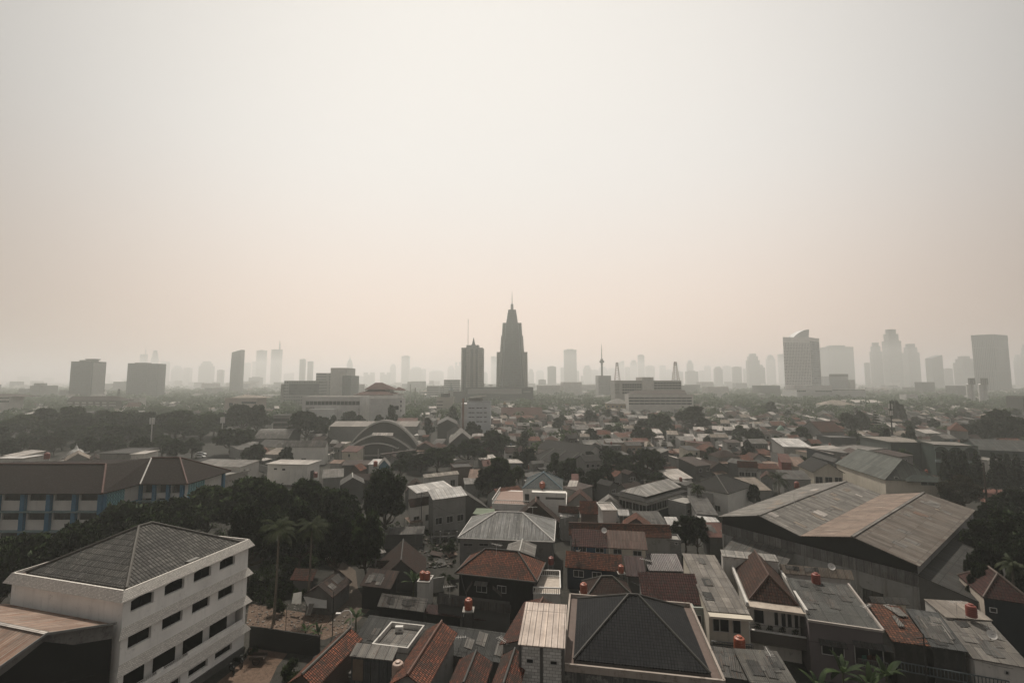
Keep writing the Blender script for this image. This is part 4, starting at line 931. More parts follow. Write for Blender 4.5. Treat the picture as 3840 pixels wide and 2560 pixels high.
# twin gabled warehouse
def warehouse():
    ze,zr=9.4,11.3
    A,Bm,C=at('I',200,822,ze),at('I',790,950,ze),at('I',1592,1158,ze); f=(xy(C)-xy(A)); Lf=f.length; f=f/Lf; k=V((-f.y,f.x)); D=46
    P=lambda u,v,z: V((*(xy(A)+f*u+k*v),z)); um=(xy(Bm)-xy(A)).dot(f)
    t=thing('warehouse','huge twin gabled warehouse with weathered grey and rusty corrugated roofs','warehouse',P(Lf/2,D/2,0)); OCC.append([xy(P(0,0,0)),xy(P(Lf,0,0)),xy(P(Lf,D,0)),xy(P(0,D,0))])
    g1=sheet((.34,.32,.285),(.10,.095,.09),1.0,.95,3.4,.38,.36); g2=sheet((.27,.19,.145),(.42,.36,.31),.6,.95,3.2,.38,.6); g3=sheet((.25,.24,.215),(.12,.085,.065),.95,.95,3.4,.38,.42)
    def slope(u0,z0,u1,z1,mat,o0=-.7,o1=.0):
        m=MB(); m.slab([[P(u0,o0,z0),P(u1,o0,z1),P(u1,D+o1,z1),P(u0,D+o1,z0)]],.1); return m.build('roof',mat,t)
    r1,r2=um/2+.3,um+(Lf-um)*.5
    a=slope(-.4,ze-.1,r1,zr,g1); b=slope(r1,zr,um,ze+.05,g1); slope(um+.02,ze+.05,r2,zr,g2); d=slope(r2,zr,Lf+.4,ze-.15,g3)
    rr=random.Random(3)
    for ro,u0,z0,u1,z1,ms in((a,.3,ze,r1,zr,(S_PALE,S_LGREY,S_BEIGE)),(b,r1,zr,um,ze+.05,(S_LGREY,S_BEIGE,S_PALE)),(d,r2,zr,Lf,ze-.1,(S_BEIGE,S_LGREY,S_LGREY,S_RUST))):
        for kk in range(13):
            fa=rr.uniform(.02,.7); fb=fa+rr.uniform(.12,.28); v=rr.uniform(0,D-3); w_=rr.choice((.95,.95,1.9,2.85)); q=lambda t_,v: P(u0+(u1-u0)*t_,v,z0+(z1-z0)*t_+.05)
            m=MB(); m.slab([[q(fa,v),q(fb,v),q(fb,v+w_),q(fa,v+w_)]],.03); m.build('patch_sheet',rr.choice(ms),ro)
    for ro,r in((a,r1),(d,r2)):
        m=MB(); m.bar(P(r,-.75,zr+.06),P(r,D,zr+.06),.5,.1); m.build('ridge_cap',S_LGREY,ro)
    w=MB(); w.face([P(0,0,0),P(Lf,0,0),P(Lf,0,ze-1.6),P(0,0,ze-1.6)]); w.face([P(Lf,0,0),P(Lf,D,0),P(Lf,D,ze-.3),P(Lf,0,ze-.3)]); w.face([P(0,D,0),P(0,0,0),P(0,0,ze-.3),P(0,D,ze-.3)]); w.face([P(Lf,D,0),P(0,D,0),P(0,D,ze-.3),P(r1,D,zr-.2),P(um,D,ze-.2),P(r2,D,zr-.2),P(Lf,D,ze-.3)]); w.build('wall',wall((.27,.27,.26),(.09,.09,.088),.5),t)
    for q_ in range(9):
        c_=MB(); c_.bar(P(.4+(Lf-.8)*q_/8,-.12,0),P(.4+(Lf-.8)*q_/8,-.12,ze-3.4),.35,.3); c_.build('column',W_GREY,t)
    for u_ in(9.5,22.5):
        c_=MB(); c_.face([P(u_,-.03,0),P(u_+3,-.03,0),P(u_+3,-.03,3.6),P(u_,-.03,3.6)]); c_.build('roller_door',S_DGREY,t)
    w=MB(); w.face([P(0,-.05,ze-3.4),P(Lf,-.05,ze-3.4),P(Lf,-.05,ze-1.5),P(0,-.05,ze-1.5)]); w.build('cladding',sheet((.2,.2,.195),(.09,.085,.08),.5,1.0,4,.25),t)
    w=MB(); w.face([P(0,.3,ze-1.6),P(Lf,.3,ze-1.6),P(Lf,.3,ze-.3),P(r2,.3,zr-.25),P(um,.3,ze-.2),P(r1,.3,zr-.25),P(0,.3,ze-.3)]); w.build('gable_opening',DARK,t)
    m=MB(); m.slab([[P(2.5,-5.0,4.6),P(13,-5.0,4.4),P(13,-.1,6.3),P(2.5,-.1,6.3)]],.1); m.build('side_canopy',S_GREY,t)
    m=MB(); m.slab([[P(Lf-.5,-.2,7.9),P(Lf+8,-.2,5.9),P(Lf+8,D*.75,5.9),P(Lf-.5,D*.75,7.9)]],.1); m.build('lean_to_roof',S_DGREY,t)
    m=MB(); m.face([P(Lf,0.1,0),P(Lf+7.6,.1,0),P(Lf+7.6,.1,5.8),P(Lf,.1,7.6)]); m.face([P(Lf+7.6,.1,0),P(Lf+7.6,D*.7,0),P(Lf+7.6,D*.7,5.8),P(Lf+7.6,.1,5.8)]); m.build('lean_to_wall',W_DGREY,t)
    OCC.append([xy(P(Lf,0,0)),xy(P(Lf+8,0,0)),xy(P(Lf+8,D,0)),xy(P(Lf,D,0))])
warehouse()
house('low shed with red sheet roof between round tree and warehouse',('D',375,265),('D',680,272),4.6,('D',350,135,6.0),'shed',1.4,S_RED,W_DGREY,patch=4)
house('long dull sheet lean-to along the left side of the warehouse',('I',20,808),('I',180,818),6.4,('I',390,700,7.0),'shed',.6,S_GREY,W_GREY,occ=False,patch=4)
house('scrap sheet shed in the shade below the warehouse wall',('D',1680,730),('D',1830,700),3.0,('D',1720,610,3.4),'shed',.4,S_DGREY,W_DGREY)
house('low mossy tiled shed with stub wall behind the damaged tiles',('E',640,850),('E',980,870),4.2,('E',800,790,5.0),'shed',.6,S_GREY,W_CREAM,occ=False)
# ================================================================ middle distance: named buildings
def hh(label,FL,FR,ze,dep,kind,rise,rm,wm,**k):
    k.setdefault('ov',.3); return house(label,FL,FR,ze,dep,kind,rise,rm,wm,**k)
def auto_wins(h,n,z,w=1.3,ht=1.3,fc='F',rows=1,dz=3.2,frame=None):
    L=(h.side[fc][1]-h.side[fc][0]).length
    for r in range(rows):
        for k in range(n): window(h.root,h,fc,((k+.5)*L/n-w/2,z+r*dz,w,ht),frame)
G_=lambda x,y:('G',x,y); H_=lambda x,y:('H',x,y); I_=lambda x,y:('I',x,y)
# G quarter
h=hh('plain white box house with thin flat roof behind the big trees',G_(225,562),G_(600,570),7.0,9,'flat',.12,S_PALE,W_WHITE,ov=.5); window(h.root,h,'F',('G',300,612,327,598)); window(h.root,h,'F',('G',372,618,400,602)); window(h.root,h,'R',(2,1.2,2.2,3.2))
tank('red tank at the side of the plain white box house',h.W(h.L+1.2,3,2.2),1.5,'red')
h=hh('long white warehouse with grey gabled roof beside the round banyan',G_(370,415),G_(755,412),7.5,('G',430,340,10.5),'gx',2.6,S_LGREY,W_WHITE); auto_wins(h,1,.2,2,2.6)
hh('barrel roofed hall with curved grey sheets left of the banyan',G_(120,337),G_(430,337),6.0,14,'vaultx',4.2,S_LGREY,W_DGREY,name='hall',cat='hall')
hh('grey gabled shed below the barrel roofed hall',G_(150,405),G_(360,420),4.5,9,'gx',2.8,S_GREY,W_CREAM); hh('low grey shed at the road left of the gabled shed',G_(0,440),G_(150,420),4,9,'shed',1.5,S_GREY,W_GREY)
hh('low beige roofed shed between two small dark trees',G_(210,475),G_(360,480),4,8,'shed',1.6,S_BEIGE,W_GREY)
h=hh('small grey house with open dark porch and blue tank beside gable house',G_(725,688),G_(915,675),5.2,('G',745,612,6.8),'shed',1.7,S_LGREY,W_GREY); window(h.root,h,'F',(5,1.2,3.2,2.2))
tank('blue tank in front of the small grey porch house',at('G',872,745,2.2),1.3,'blue'); tank('orange tank beside the blue one at the porch house',at('G',903,745,2.2),1.2,'orange')
gable('grey asbestos gable house in front of the porch house',('G',990,640),('G',995,682),7,('G',1090,690),S_GREY,W_DGREY,cap=CAPW)
hh('brown tiled low house between porch house and blue house',G_(990,700),G_(1160,705),4.5,('G',990,642,6),'shed',1.5,T_BROWN,W_DGREY)
gable('patchy orange tiled gable house behind the brown tiled low house',('G',1070,552),('G',1010,575),7,('G',1120,600),T_ORANGE,W_BRICK)
hh('row of low stalls under rusty brown sheets behind the blue house',G_(890,572),G_(1130,572),4.5,('G',900,528,5.5),'shed',1.,S_BROWN,W_DGREY); hh('stall with pale rusty sheet roof left of the brown stalls',G_(785,555),G_(890,558),4.6,('G',800,522,5.4),'shed',.8,S_RUST,W_GREY); hh('little shed with bright white sheet roof right of the brown stalls',G_(1126,566),G_(1222,566),5.,('G',1140,518,5.8),'shed',.8,S_WHITE,W_PALE)
h=hh('narrow sky blue house with grey gable roof and barred balcony',G_(1215,590),G_(1325,585),7.5,7,'gy',2.2,S_LGREY,wall((.10,.22,.30),amt=.2)); auto_wins(h,3,4.8,1.0,2.0)
tank('orange tank left of the sky blue gable house',at('G',1195,582,7.0),1.5)
h=hh('low white house with cream sheet roof beyond the round tree',G_(1625,685),G_(1935,650),5.2,('G',1600,655,6),'shed',.8,sheet((.42,.38,.33),amt=.2),W_PALE); auto_wins(h,3,1.5,1.6,2)
gable('dark brown tiled gable house peeking behind the round tree',('G',1545,680),('G',1560,715),7,('G',1640,755),T_BROWN,W_DGREY)
h=hh('workshop under two bright white metal roof slabs',G_(1700,878),G_(2005,838),8.4,('G',1622,795,9.8),'shed',1.4,S_WHITE,W_GREY); auto_wins(h,3,2.6,1.6,1.5)
hh('rear wing with bright white metal roof slab of the workshop yard',G_(1555,820),G_(1880,765),8.8,5,'shed',.8,S_WHITE,W_PALE,occ=False)
h=hh('white plastered house with brown tiled slope beside the workshop',G_(1500,945),G_(1725,910),6.0,('G',1500,870,7.6),'shed',1.6,T_BROWN,W_WHITE); auto_wins(h,2,2.2,1.4,1.4)
gable('grey asbestos gable house right of the white metal workshop',('G',1930,760),('G',2000,830),7.5,('G',2140,880),S_GREY,W_DGREY)
hh('small shack with patched orange and grey roof near the leafy tree',G_(2010,690),G_(2140,690),5,7,'shed',1.6,S_RUST,W_GREY); hh('grey flat roofed shack below the patched orange shack',G_(1980,740),G_(2110,735),4.5,6,'shed',.6,S_LGREY,W_GREY)
hh('brick house end with flat dark roof behind the low white house',G_(1885,600),G_(2060,590),6.5,8,'flat',.3,S_DGREY,W_BRICK)
hh('striped long market shed roof behind the arched hall',G_(770,275),G_(1080,272),6.5,('G',790,222,9.5),'shed',3.0,sheet((.30,.265,.235),(.18,.1,.08),.3,4.4,30,1.1,.55),W_GREY); hh('upper striped shed roof stepping behind the arched hall',G_(785,232),G_(1560,232),9.6,10,'shed',2.2,sheet((.31,.28,.25),amt=.3,pw=4.4,pl=30,per=1.1,var=.5),W_GREY,occ=False)
hh('red brown sheet roofed block right of the arched hall roof',G_(1370,212),G_(1557,210),10.5,12,'shed',2.6,S_RED,W_GREY)
h=hh('grey office with red framed front beside the banyan',G_(290,140),G_(440,138),12,14,'flat',.6,S_GREY,W_GREY); auto_wins(h,2,2,5,2,rows=3,frame=plain((.25,.04,.035)))
gable('wide grey warehouse with hipped gable roof right of the arched hall',('G',1950,240),('G',1960,285),12,('G',2125,345),S_LGREY,W_DGREY); gable('brown grey warehouse farther behind its wider neighbour',('G',1830,140),('G',1830,170),13,('G',1935,180),S_GREY,W_DGREY)
gable('brown tiled gable house between the two grey warehouses',('G',1800,203),('G',1800,230),9,('G',1860,245),T_BROWN,W_GREY); gable('brown tiled gable house directly left of the pale white block',('G',1900,203),('G',1900,230),9,('G',1975,245),T_BROWN,W_GREY)
hh('narrow grey sheet roof along the lane left of the wide grey warehouse',G_(1650,425),G_(1710,420),4.5,20,'shedx',1.0,S_LGREY,W_PALE); hh('low pale cabin beside the arched hall',G_(1515,380),G_(1560,380),5,9,'flat',.1,S_PALE,W_CREAM); hh('low cabin with white roof behind the arched hall',G_(1530,312),G_(1575,312),6,9,'flat',.1,S_WHITE,W_PALE)
hh('small grey roofed row beside the lane behind the arched hall',G_(1575,310),G_(1640,308),6,9,'shed',2,S_GREY,W_GREY); hh('low cream store between white warehouse and arched hall',G_(830,388),G_(930,388),5,8,'flat',.2,S_PALE,W_CREAM)
# arched hall
def arched_hall():
    Y=214; L_=atY('G',940,500,Y); R_=atY('G',1515,500,Y); W=R_.x-L_.x; X0=L_.x; t=thing('arched_hall','big exhibition hall with three stepped arched grey roofs','hall',(X0+W/2,Y+12,0)); OCC.append([V((X0,Y)),V((X0+W,Y)),V((X0+W,Y+30)),V((X0,Y+30))])
    def arch(y0,y1,x0,x1,z0,rise,th,name,mat,m=None):
        m=MB(); n=18; f=lambda k:(x0+(x1-x0)*k/n, z0+rise*math.sin(math.pi*k/n)**.85 if 0<k<n else z0)
        fs=[]
        for k in range(n): (xa,za),(xb,zb)=f(k),f(k+1); fs.append([(xa,y0,za),(xb,y0,zb),(xb,y1,zb),(xa,y1,za)])
        m.slab(fs,th,0,1); m.build(name,[mat,wall((.5,.49,.46),amt=.2)],t)
        m=MB()
        for k in range(n): (xa,za),(xb,zb)=f(k),f(k+1); m.face([(xa,y0+1.2,0),(xb,y0+1.2,0),(xb,y0+1.2,zb-th*.8),(xa,y0+1.2,za-th*.8)])
        m.build('gable_wall',wall((.2,.195,.18),amt=.3) if name!='lower_arch' else W_DGREY,t)
    z=lambda y:atY('G',1220,y,Y).z
    arch(Y+5,Y+9,X0-.5,X0+W+1.5,5.5,z(205)-4.4,.9,'upper_arch',S_LGREY); arch(Y+1,Y+4.5,X0-1,X0+W,3.6,z(298)-3.6,.9,'middle_arch',S_LGREY); arch(Y-1.5,Y+1.5,X0+W*.16,X0+W*.79,z(415),z(370)-z(415),.6,'lower_arch',S_GREY)
    for k in range(5): m=MB(); x=X0+W*(.06+.22*k); m.bar((x,Y-1.6,0),(x,Y-1.6,z(420)-.2),.5); m.build('column',CONC,t)
    m=MB(); m.bar((X0,Y-2,z(480)),(X0+W,Y-2,z(480)),.4,.6); m.build('beam',CONC,t)
    m=MB(); m.slab([[(X0+W*.38,Y-.5,z(308)),(X0+W*.7,Y-.5,z(312)),(X0+W*.7,Y+1.5,z(290)),(X0+W*.38,Y+1.5,z(288))]],.15); m.build('lifted_sheet',S_PALE,t)
    m=MB(); m.box((X0+W*.85,Y-2.2,2.2),(W*.22,.3,2)); m.build('blue_hoarding',plain((.05,.12,.17)),t)
arched_hall()
m=MB(); a,b=at('G',1240,480,5.5),at('G',1720,415,5.5); m.bar(a,b,2.2,.5)
for k in range(7): q=a.lerp(b,k/6); m.bar((q.x,q.y,0),(q.x,q.y,5.3),.35)
o=m.build('covered_walkway',S_BROWN,orig=a); tag(o,'long brown covered walkway roof in front of the arched hall','walkway')
# H quarter
h=hh('white house with dark slate pyramid roof and terrace balustrade',H_(610,775),H_(962,786),8.6,('H',650,690,8.6),'pyr',3.0,tile((.11,.125,.13),(.20,.22,.215),(.04,.05,.05),.4,w=.3,h=.3),W_WHITE,ov=.1,cap=plain((.14,.22,.26))); W=h.W
m=MB(); m.prism([xy(W(-7.5,-2.2)),xy(W(h.L+1,-2.2)),xy(W(h.L+1,h.D+1)),xy(W(-7.5,h.D+1))],0,5.0); m.build('lower_wall',W_WHITE,h.root)
m=MB(); m.prism([xy(W(2.5,-2.1)),xy(W(h.L+.9,-2.1)),xy(W(h.L+.9,.0)),xy(W(2.5,0))],5.0,8.2); m.build('upper_wall',W_WHITE,h.root)
m=MB(); rail(m,W(-7.5,-2.2,5),W(3,-2.2,5),1.0,22,.1,.14); rail(m,W(-7.5,-2.2,5),W(-7.5,h.D,5),1.0,14,.1,.14); m.build('balustrade',SOFT,h.root)
m=MB(); m.face([W(-7.3,-2,5.03),W(2,-2,5.03),W(2,h.D,5.03),W(-7.3,h.D,5.03)]); m.build('terrace_floor',plain((.3,.2,.16)),h.root)
for u in(.6,3.4): 
    m=MB(); m.face([W(u,-2.13 if u>2.5 else -.03,5.1),W(u+1.1,-2.13 if u>2.5 else -.03,5.1),W(u+1.1,-2.13 if u>2.5 else -.03,7.2),W(u,-2.13 if u>2.5 else -.03,7.2)]); m.build('door',DARK,h.root)
m=MB(); m.face([W(6,-2.12,6.6),W(h.L+.6,-2.12,6.6),W(h.L+.6,-2.12,7.1),W(6,-2.12,7.1)]); m.build('lattice_vent',W_DGREY,h.root)
tank('orange tank on the white house below its slate pyramid roof',at('H',785,788,8.2),1.6)
h=hh('long grey tiled terrace row with small front yards',H_(665,505),H_(1090,598),5.0,('H',1310,548,5),'hip',3.6,T_GREY,W_WHITE,cap=CAPG,hipf=.7); auto_wins(h,6,1.4,1.6,1.8)
for k in range(1,4):
    m=MB(); a=h.W(h.L*k/4,.1,5.2); b=h.W(h.L*k/4,h.D/2,8.75); m.bar(a,b,.3,.15); m.build('party_ridge',CAPG,h.roof)
hh('second grey tiled terrace row behind the first one',H_(735,425),H_(1180,490),5.6,12,'gx',3.4,T_GREY,W_PALE,cap=CAPG)
m=MB(); a,b=at('H',665,570,1.6),at('H',1050,660,1.6); m.bar(a+V((0,0,-.8)),b+V((0,0,-.8)),.25,1.7)
for k in range(8): q=a.lerp(b,k/7); m.bar((q.x,q.y-.2,0),(q.x,q.y-.2,2.6),.4)
o=m.build('yard_wall',W_WHITE,orig=a); tag(o,'white yard wall with posts before the grey tiled terrace row','wall')
gable('brown tiled gable house with tiled front in front of the white pyramid house',('H',728,850),('H',728,898),8.0,('H',940,1055),T_BROWN,tile((.13,.07,.05),(.10,.055,.04)),cap=CAPR)
h=hh('small house with orange tiles above a white porch sheet',H_(925,985),H_(1110,1000),6.0,('H',930,925,7.4),'shed',1.4,T_ORANGE,W_GREY); hh('porch with white ribbed sheet at the orange tiled small house',H_(942,1022),H_(1068,1022),5.4,('H',945,978,6),'shed',.6,S_WHITE,W_GREY,occ=False)
tank('green tank by the white porch sheet of the small orange tiled house',at('H',1092,1035,4.5),1.2,'teal')
hh('brick house with mottled orange tile slope left of the grey stair block',H_(1115,1000),H_(1285,1005),6.6,('H',1115,885,9),'shed',2.4,T_ORANGE,W_BRICK)
hh('grey stair block wrapped in torn plastic on a roof',H_(1310,975),H_(1450,975),9.2,6,'flat',.2,S_PALE,W_PALE)
hh('little white sheet lean-to right of the grey stair block',H_(1455,1012),H_(1555,1015),6.0,('H',1455,960,6.8),'shed',.8,S_WHITE,W_DGREY); tank('dark blue tank below the little white lean-to',at('H',1473,1030,5.),1.3,'blue')
gable('pale grey gable shed between white house and angled long roof',('H',1370,825),('H',1380,860),6.0,('H',1515,935),S_LGREY,W_PALE); gable('little brick gable house with orange edge right of the white pyramid house',('H',1115,775),('H',1115,820),6.4,('H',1225,880),T_RED,W_GREY)
hh('long brown lean-to with grey wall behind the little brick gable',H_(1090,800),H_(1240,765),5.6,6,'shedx',.4,S_BROWN,W_GREY); hh('small red sheet roof beside the palms behind the white house',H_(1040,720),H_(1105,722),6,6,'shed',1.2,S_RED,W_GREY)
hh('white panel shed between two bushes right of the white pyramid house',H_(1000,775),H_(1080,780),5.5,6,'shed',1.,S_PALE,W_GREY)
# angled school with light roof and tiled skirt
def angled():
    A,B,C=at('H',1420,822,6.2),at('H',1715,905,6.2),at('H',2070,800,6.2)
    a,b,c=xy(A),xy(B),xy(C); e=(c-b).normalized(); L=(c-b).length; k=V((-e.y,e.x)); D=abs((a-b).dot(k)); 
    h=house('long two storey hall with pale sheet roof above a dark tiled skirt',V((*b,6.2)),V((*c,6.2)),6.2,D,'hip',1.2,T_GREY,W_PALE,ov=1.4,hipf=.5,name='long_hall',cat='hall')
    W=h.W; m=MB(); z=7.1; i=1.6; m.slab([[W(i,i,z),W(L-.5,i,z),W(L-.5,D/2,z+1.6),W(D*.35,D/2,z+1.6)],[W(L-.5,D-i,z),W(i,D-i,z),W(D*.35,D/2,z+1.6),W(L-.5,D/2,z+1.6)],[W(i,D-i,z),W(i,i,z),W(D*.35,D/2,z+1.6)]],.1); m.build('upper_roof',sheet((.36,.35,.33),(.25,.2,.16),.2,1.2,8,.3),h.root)
    auto_wins(h,7,3.2,2.6,1.8); auto_wins(h,4,3.2,2.2,1.8,'L')
    m=MB(); m.slab([[W(0,-2,2.6),W(L,-2,2.6),W(L,1.2,3.0),W(0,1.2,3.0)]],.1); m.build('porch_roof',T_DARK,h.root)
angled()
B_=at('I',250,668,6.5); 
h=house('white house with dark grey tiled hip roof right of the angled hall',B_,at('I',432,606,6.5),6.5,12,'hip',3.0,T_GREY,W_WHITE,cap=CAPG); auto_wins(h,2,1.5,1.4,1.4,'L')
hh('grey tiled porch wing at the foot of the white hip roofed house',I_(-20,720),I_(150,735),4.5,7,'gx',1.8,T_GREY,W_PALE)
hh('beige lean-to shed below the coconut palm near the warehouse',I_(400,640),I_(560,640),4.5,9,'shed',1.8,S_BEIGE,W_GREY); tank('round red tank on the low wall behind the warehouse',at('I',737,625,4.5),1.5,'red')
# I quarter
h=hh('pale house with big green grey roof and front hip beside the cypresses',I_(1362,566),I_(1772,578),7.6,26,'gyh',5.2,sheet((.135,.15,.135),(.09,.1,.09),.3,1.2,6,.3),W_CREAM,hipf=.55,cap=plain((.16,.17,.15)))
for wv in(('I',1430,562,1455,545),('I',1620,603,1715,575),('I',1545,575,1570,562)): window(h.root,h,'F',wv)
W=h.W; m=MB(); c=[W(h.L*.35,-1.2,7.6),W(h.L+.6,-1.2,7.6),W(h.L*.68,3,10.2)]; m.slab([[c[0],c[1],c[2]],[c[1],W(h.L+.6,6,8.6),c[2]],[W(h.L*.35,5,8.6),c[0],c[2]]],.15); m.build('porch_roof',tile((.12,.16,.14),(.09,.12,.11)),h.root)
tank('red tank on the flat porch roof of the green roofed house',at('I',1395,520,8.0),1.4,'red')
h=hh('cream house with mossy gable roof and arched porch',I_(850,512),I_(1082,520),7.2,12,'gy',3.0,T_GREY,W_CREAM,ov=.5); auto_wins(h,3,3.6,2.0,2.2)
h=hh('pale house with grey green gable roof behind flowering bushes',I_(1090,472),I_(1335,492),7.2,12,'gy',3.0,sheet((.15,.16,.15)),W_CREAM); auto_wins(h,2,3.6,2.2,1.8)
hh('orange walled house with pale edged gable roof farther up the lane',I_(1085,425),I_(1340,438),8,14,'gy',2.8,S_BROWN,wall((.30,.18,.10),amt=.3)); hh('dark slate house with stepped roof beside the cream house',I_(838,395),I_(1000,410),9.5,10,'shedx',-1.5,S_DGREY,wall((.11,.12,.13),amt=.2))
hh('tall plain grey box house behind the orange walled house',I_(1085,380),I_(1385,345),9.5,12,'flat',.3,S_LGREY,W_GREY); hh('wide slate blue shed with sloping white edge roof',I_(795,332),I_(990,360),10,14,'shedx',-1.2,S_PALE,wall((.13,.14,.15),amt=.2)); 
hh('long shed with two bright patched white roof sheets',I_(640,330),I_(850,335),7.5,14,'shed',2,S_WHITE,W_GREY); h=hh('charcoal two storey house near the phone mast',I_(975,270),I_(1165,272),9,12,'flat',.4,S_GREY,wall((.10,.105,.11),amt=.3)); auto_wins(h,3,4.5,1.4,1.6)
hh('small red walled house with rust red sheet roof',I_(622,440),I_(705,445),7,9,'shed',1.8,S_RED,wall((.22,.06,.05),amt=.2)); hh('house with long rusty tan roof right of the red walled house',I_(700,470),I_(835,475),5.6,9,'shed',2,S_RUST,W_GREY)
h=hh('brick red tiled two storey house before the red walled house',I_(315,475),I_(460,482),6.6,('I',320,430,8.6),'shed',2.,T_ORANGE,W_GREY); auto_wins(h,3,3.6,1.6,1.4); hh('low bright orange tiled row right of the two storey tiled house',I_(465,487),I_(620,490),4.8,('I',470,448,6.2),'shed',1.4,T_ORANGE,W_GREY)
hh('long grey asbestos roof behind the coconut palm',I_(640,560),I_(845,565),4.8,('I',620,495,6.6),'shed',1.8,S_GREY,W_GREY); gable('small brown gable roof left of the coconut palm',('I',520,500),('I',520,525),6.5,('I',570,540),T_RED,W_GREY)
# mosque with little dome
def mosque():
    p=at('I',655,290,0); Y=p.y; c=atY('I',650,260,Y); s=Y/FP/1.8968; w=145*s; z=lambda y:atY('I',650,y,Y).z
    t=thing('small_mosque','grey blue mosque with arched windows, balustrade and small coloured dome','mosque',(c.x,Y,0)); OCC.append([V((c.x-w/2,Y)),V((c.x+w/2,Y)),V((c.x+w/2,Y+w)),V((c.x-w/2,Y+w))])
    m=MB(); m.box((c.x,Y+w/2,z(236)/2),(w,w,z(236))); m.build('wall',wall((.18,.2,.21),amt=.3),t)
    r=MB(); rail(r,V((c.x-w/2,Y,z(236))),V((c.x+w/2,Y,z(236))),z(218)-z(236),16,.3,.3); r.build('balustrade',SOFT,t)
    d=MB(); R=22*s; d.lathe((c.x,Y+w*.3,z(228)),[(R*1.1,0),(R*1.1,.4),(R*1.15,R*.6),(R*.9,R*1.2),(R*.45,R*1.7),(.1,R*2.1),(.05,R*2.6)],14); d.build('dome',plain((.16,.26,.2),.4),t,True)
    for dx in(-.33,.0,.33):
        a=MB(); x=c.x+dx*w; ww=.09*w; zb=z(285); zt=z(262); pts=[(x-ww,Y-.03,zb),(x+ww,Y-.03,zb)]+[(x+ww*math.cos(q*math.pi/8),Y-.03,zt+ww*math.sin(q*math.pi/8)) for q in range(9)]; a.face(pts); a.build('arched_window',DARK,t)
mosque()
# green school with flat roof, mast
h=hh('green school block with flat pale roof slab and phone mast',I_(1400,300),I_(1715,305),11.5,20,'flat',.2,sheet((.32,.29,.25),amt=.3,pl=3),wall((.13,.15,.14),amt=.3)); m=MB(); 
p=at('I',1415,240,11.6); a=thing('phone_mast','slim phone mast with antenna panels on the green school roof','mast',p); m.tube([p,p+V((0,0,15))],[.3,.15],6); m.build('post',IRON,a)
for k in range(6): m=MB(); q=p+V((.7*math.cos(k),.7*math.sin(k),12.5 if k%2 else 9.5)); m.box(q,(.35,.25,2.2)); m.build('antenna_panel',SOFT,a)
h=hh('dark green school wing with scalloped roof edge behind the cypresses',I_(1712,320),I_(2028,332),12,14,'flat',.3,sheet((.3,.28,.25),pl=3),wall((.06,.085,.075),amt=.2)); auto_wins(h,3,7.2,6,2.6,frame=plain((.2,.25,.22))); W=h.W
m=MB(); m.bar(W(0,-.3,6.4),W(h.L,-.3,6.4),.8,.9); m.build('ledge',plain((.2,.25,.24)),h.root)
m=MB()
for k in range(3):
    for q in range(8):
        f0,f1=q/8,(q+1)/8; y=lambda f: 11.6-1.4*abs(2*f-1)**2.
        m.face([W(h.L*(k+f0)/3,.28,y(f0)),W(h.L*(k+f1)/3,.28,y(f1)),W(h.L*(k+f1)/3,.28,11.9),W(h.L*(k+f0)/3,.28,11.9)])
m.build('scallop_trim',plain((.22,.26,.23)),h.root)
h=hh('long grey green roofed school wing at the right edge',I_(2030,352),I_(2500,372),9.5,14,'gx',3.4,sheet((.12,.13,.125)),wall((.10,.12,.115),amt=.3)); auto_wins(h,7,4.6,3,1.8)
hh('house with bright orange hip roof above the green school',I_(1820,215),I_(1960,222),9,14,'hip',4,T_ORANGE,W_GREY); hh('house with orange gable roof left of the phone mast',I_(910,228),I_(1080,225),9,15,'gx',5,T_RED,W_GREY)
# sports court, road
m=MB(); m.face([at('I',1960,680,.02),at('I',2120,745,.02),at('I',2220,640,.02),at('I',2020,620,.02)]); tag(m.build('sports_court',groundmat((.16,.075,.06),(.12,.06,.05))),kind='structure')
# ================================================================ J/K: bigger middle distance buildings
def span(c,x0,x1,yt,Y,dep=None):
    a,b=atY(c,x0,yt,Y),atY(c,x1,yt,Y); w0=b.x-a.x; dep=min(dep or 1e9,.45*w0)
    if b.x<0: b=V((b.x*(Y+dep)/Y,Y,b.z))
    elif a.x>0: a=V((a.x*(Y+dep)/Y,Y,a.z))
    return a,b,b.x-a.x,dep
def slabb(label,c,x0,x1,yt,Y,depth,mat,roofm=None,name='office_block',cat='building',fac=None,bands=None,z0=0,roofh=.5):
    a,b,_,depth=span(c,x0,x1,yt,Y,depth); h=house(label,V((a.x,Y,a.z)),V((b.x,Y,b.z)),(a.z+b.z)/2,depth,'flat',roofh,roofm or S_GREY,mat,ov=.02,name=name,cat=cat,z0=z0,par_m=mat); 
    return h
def band_rows(h,c,rows,mat=None,fc='F',name='window_band',mull=0):
    p0,p1=h.side[fc]; e=(p1-p0).normalized(); n=V((e.y,-e.x)); L=(p1-p0).length
    for (x0,y0,x1,y1) in rows:
        u0,za=onplane(c,x0,y0,p0,p1); u1,zb=onplane(c,x1,y1,p0,p1); Q=lambda u,z: V((p0.x+e.x*u+n.x*.06,p0.y+e.y*u+n.y*.06,z))
        u0,u1=max(0,min(u0,u1)),min(L,max(u0,u1)); z1,z0=max(za,zb),min(za,zb)
        m=MB(); m.face([Q(u0,z0),Q(u1,z0),Q(u1,z1),Q(u0,z1)]); o=m.build(name,mat or glass((.02,.024,.028)),h.root)
        if mull:
            b=MB(); 
            for k in range(1,mull): u=u0+(u1-u0)*k/mull; b.bar(Q(u,z0),Q(u,z1),.22,.25)
            b.build('mullion',W_PALE,o)
PALEW=wall((.55,.54,.52),amt=.15)
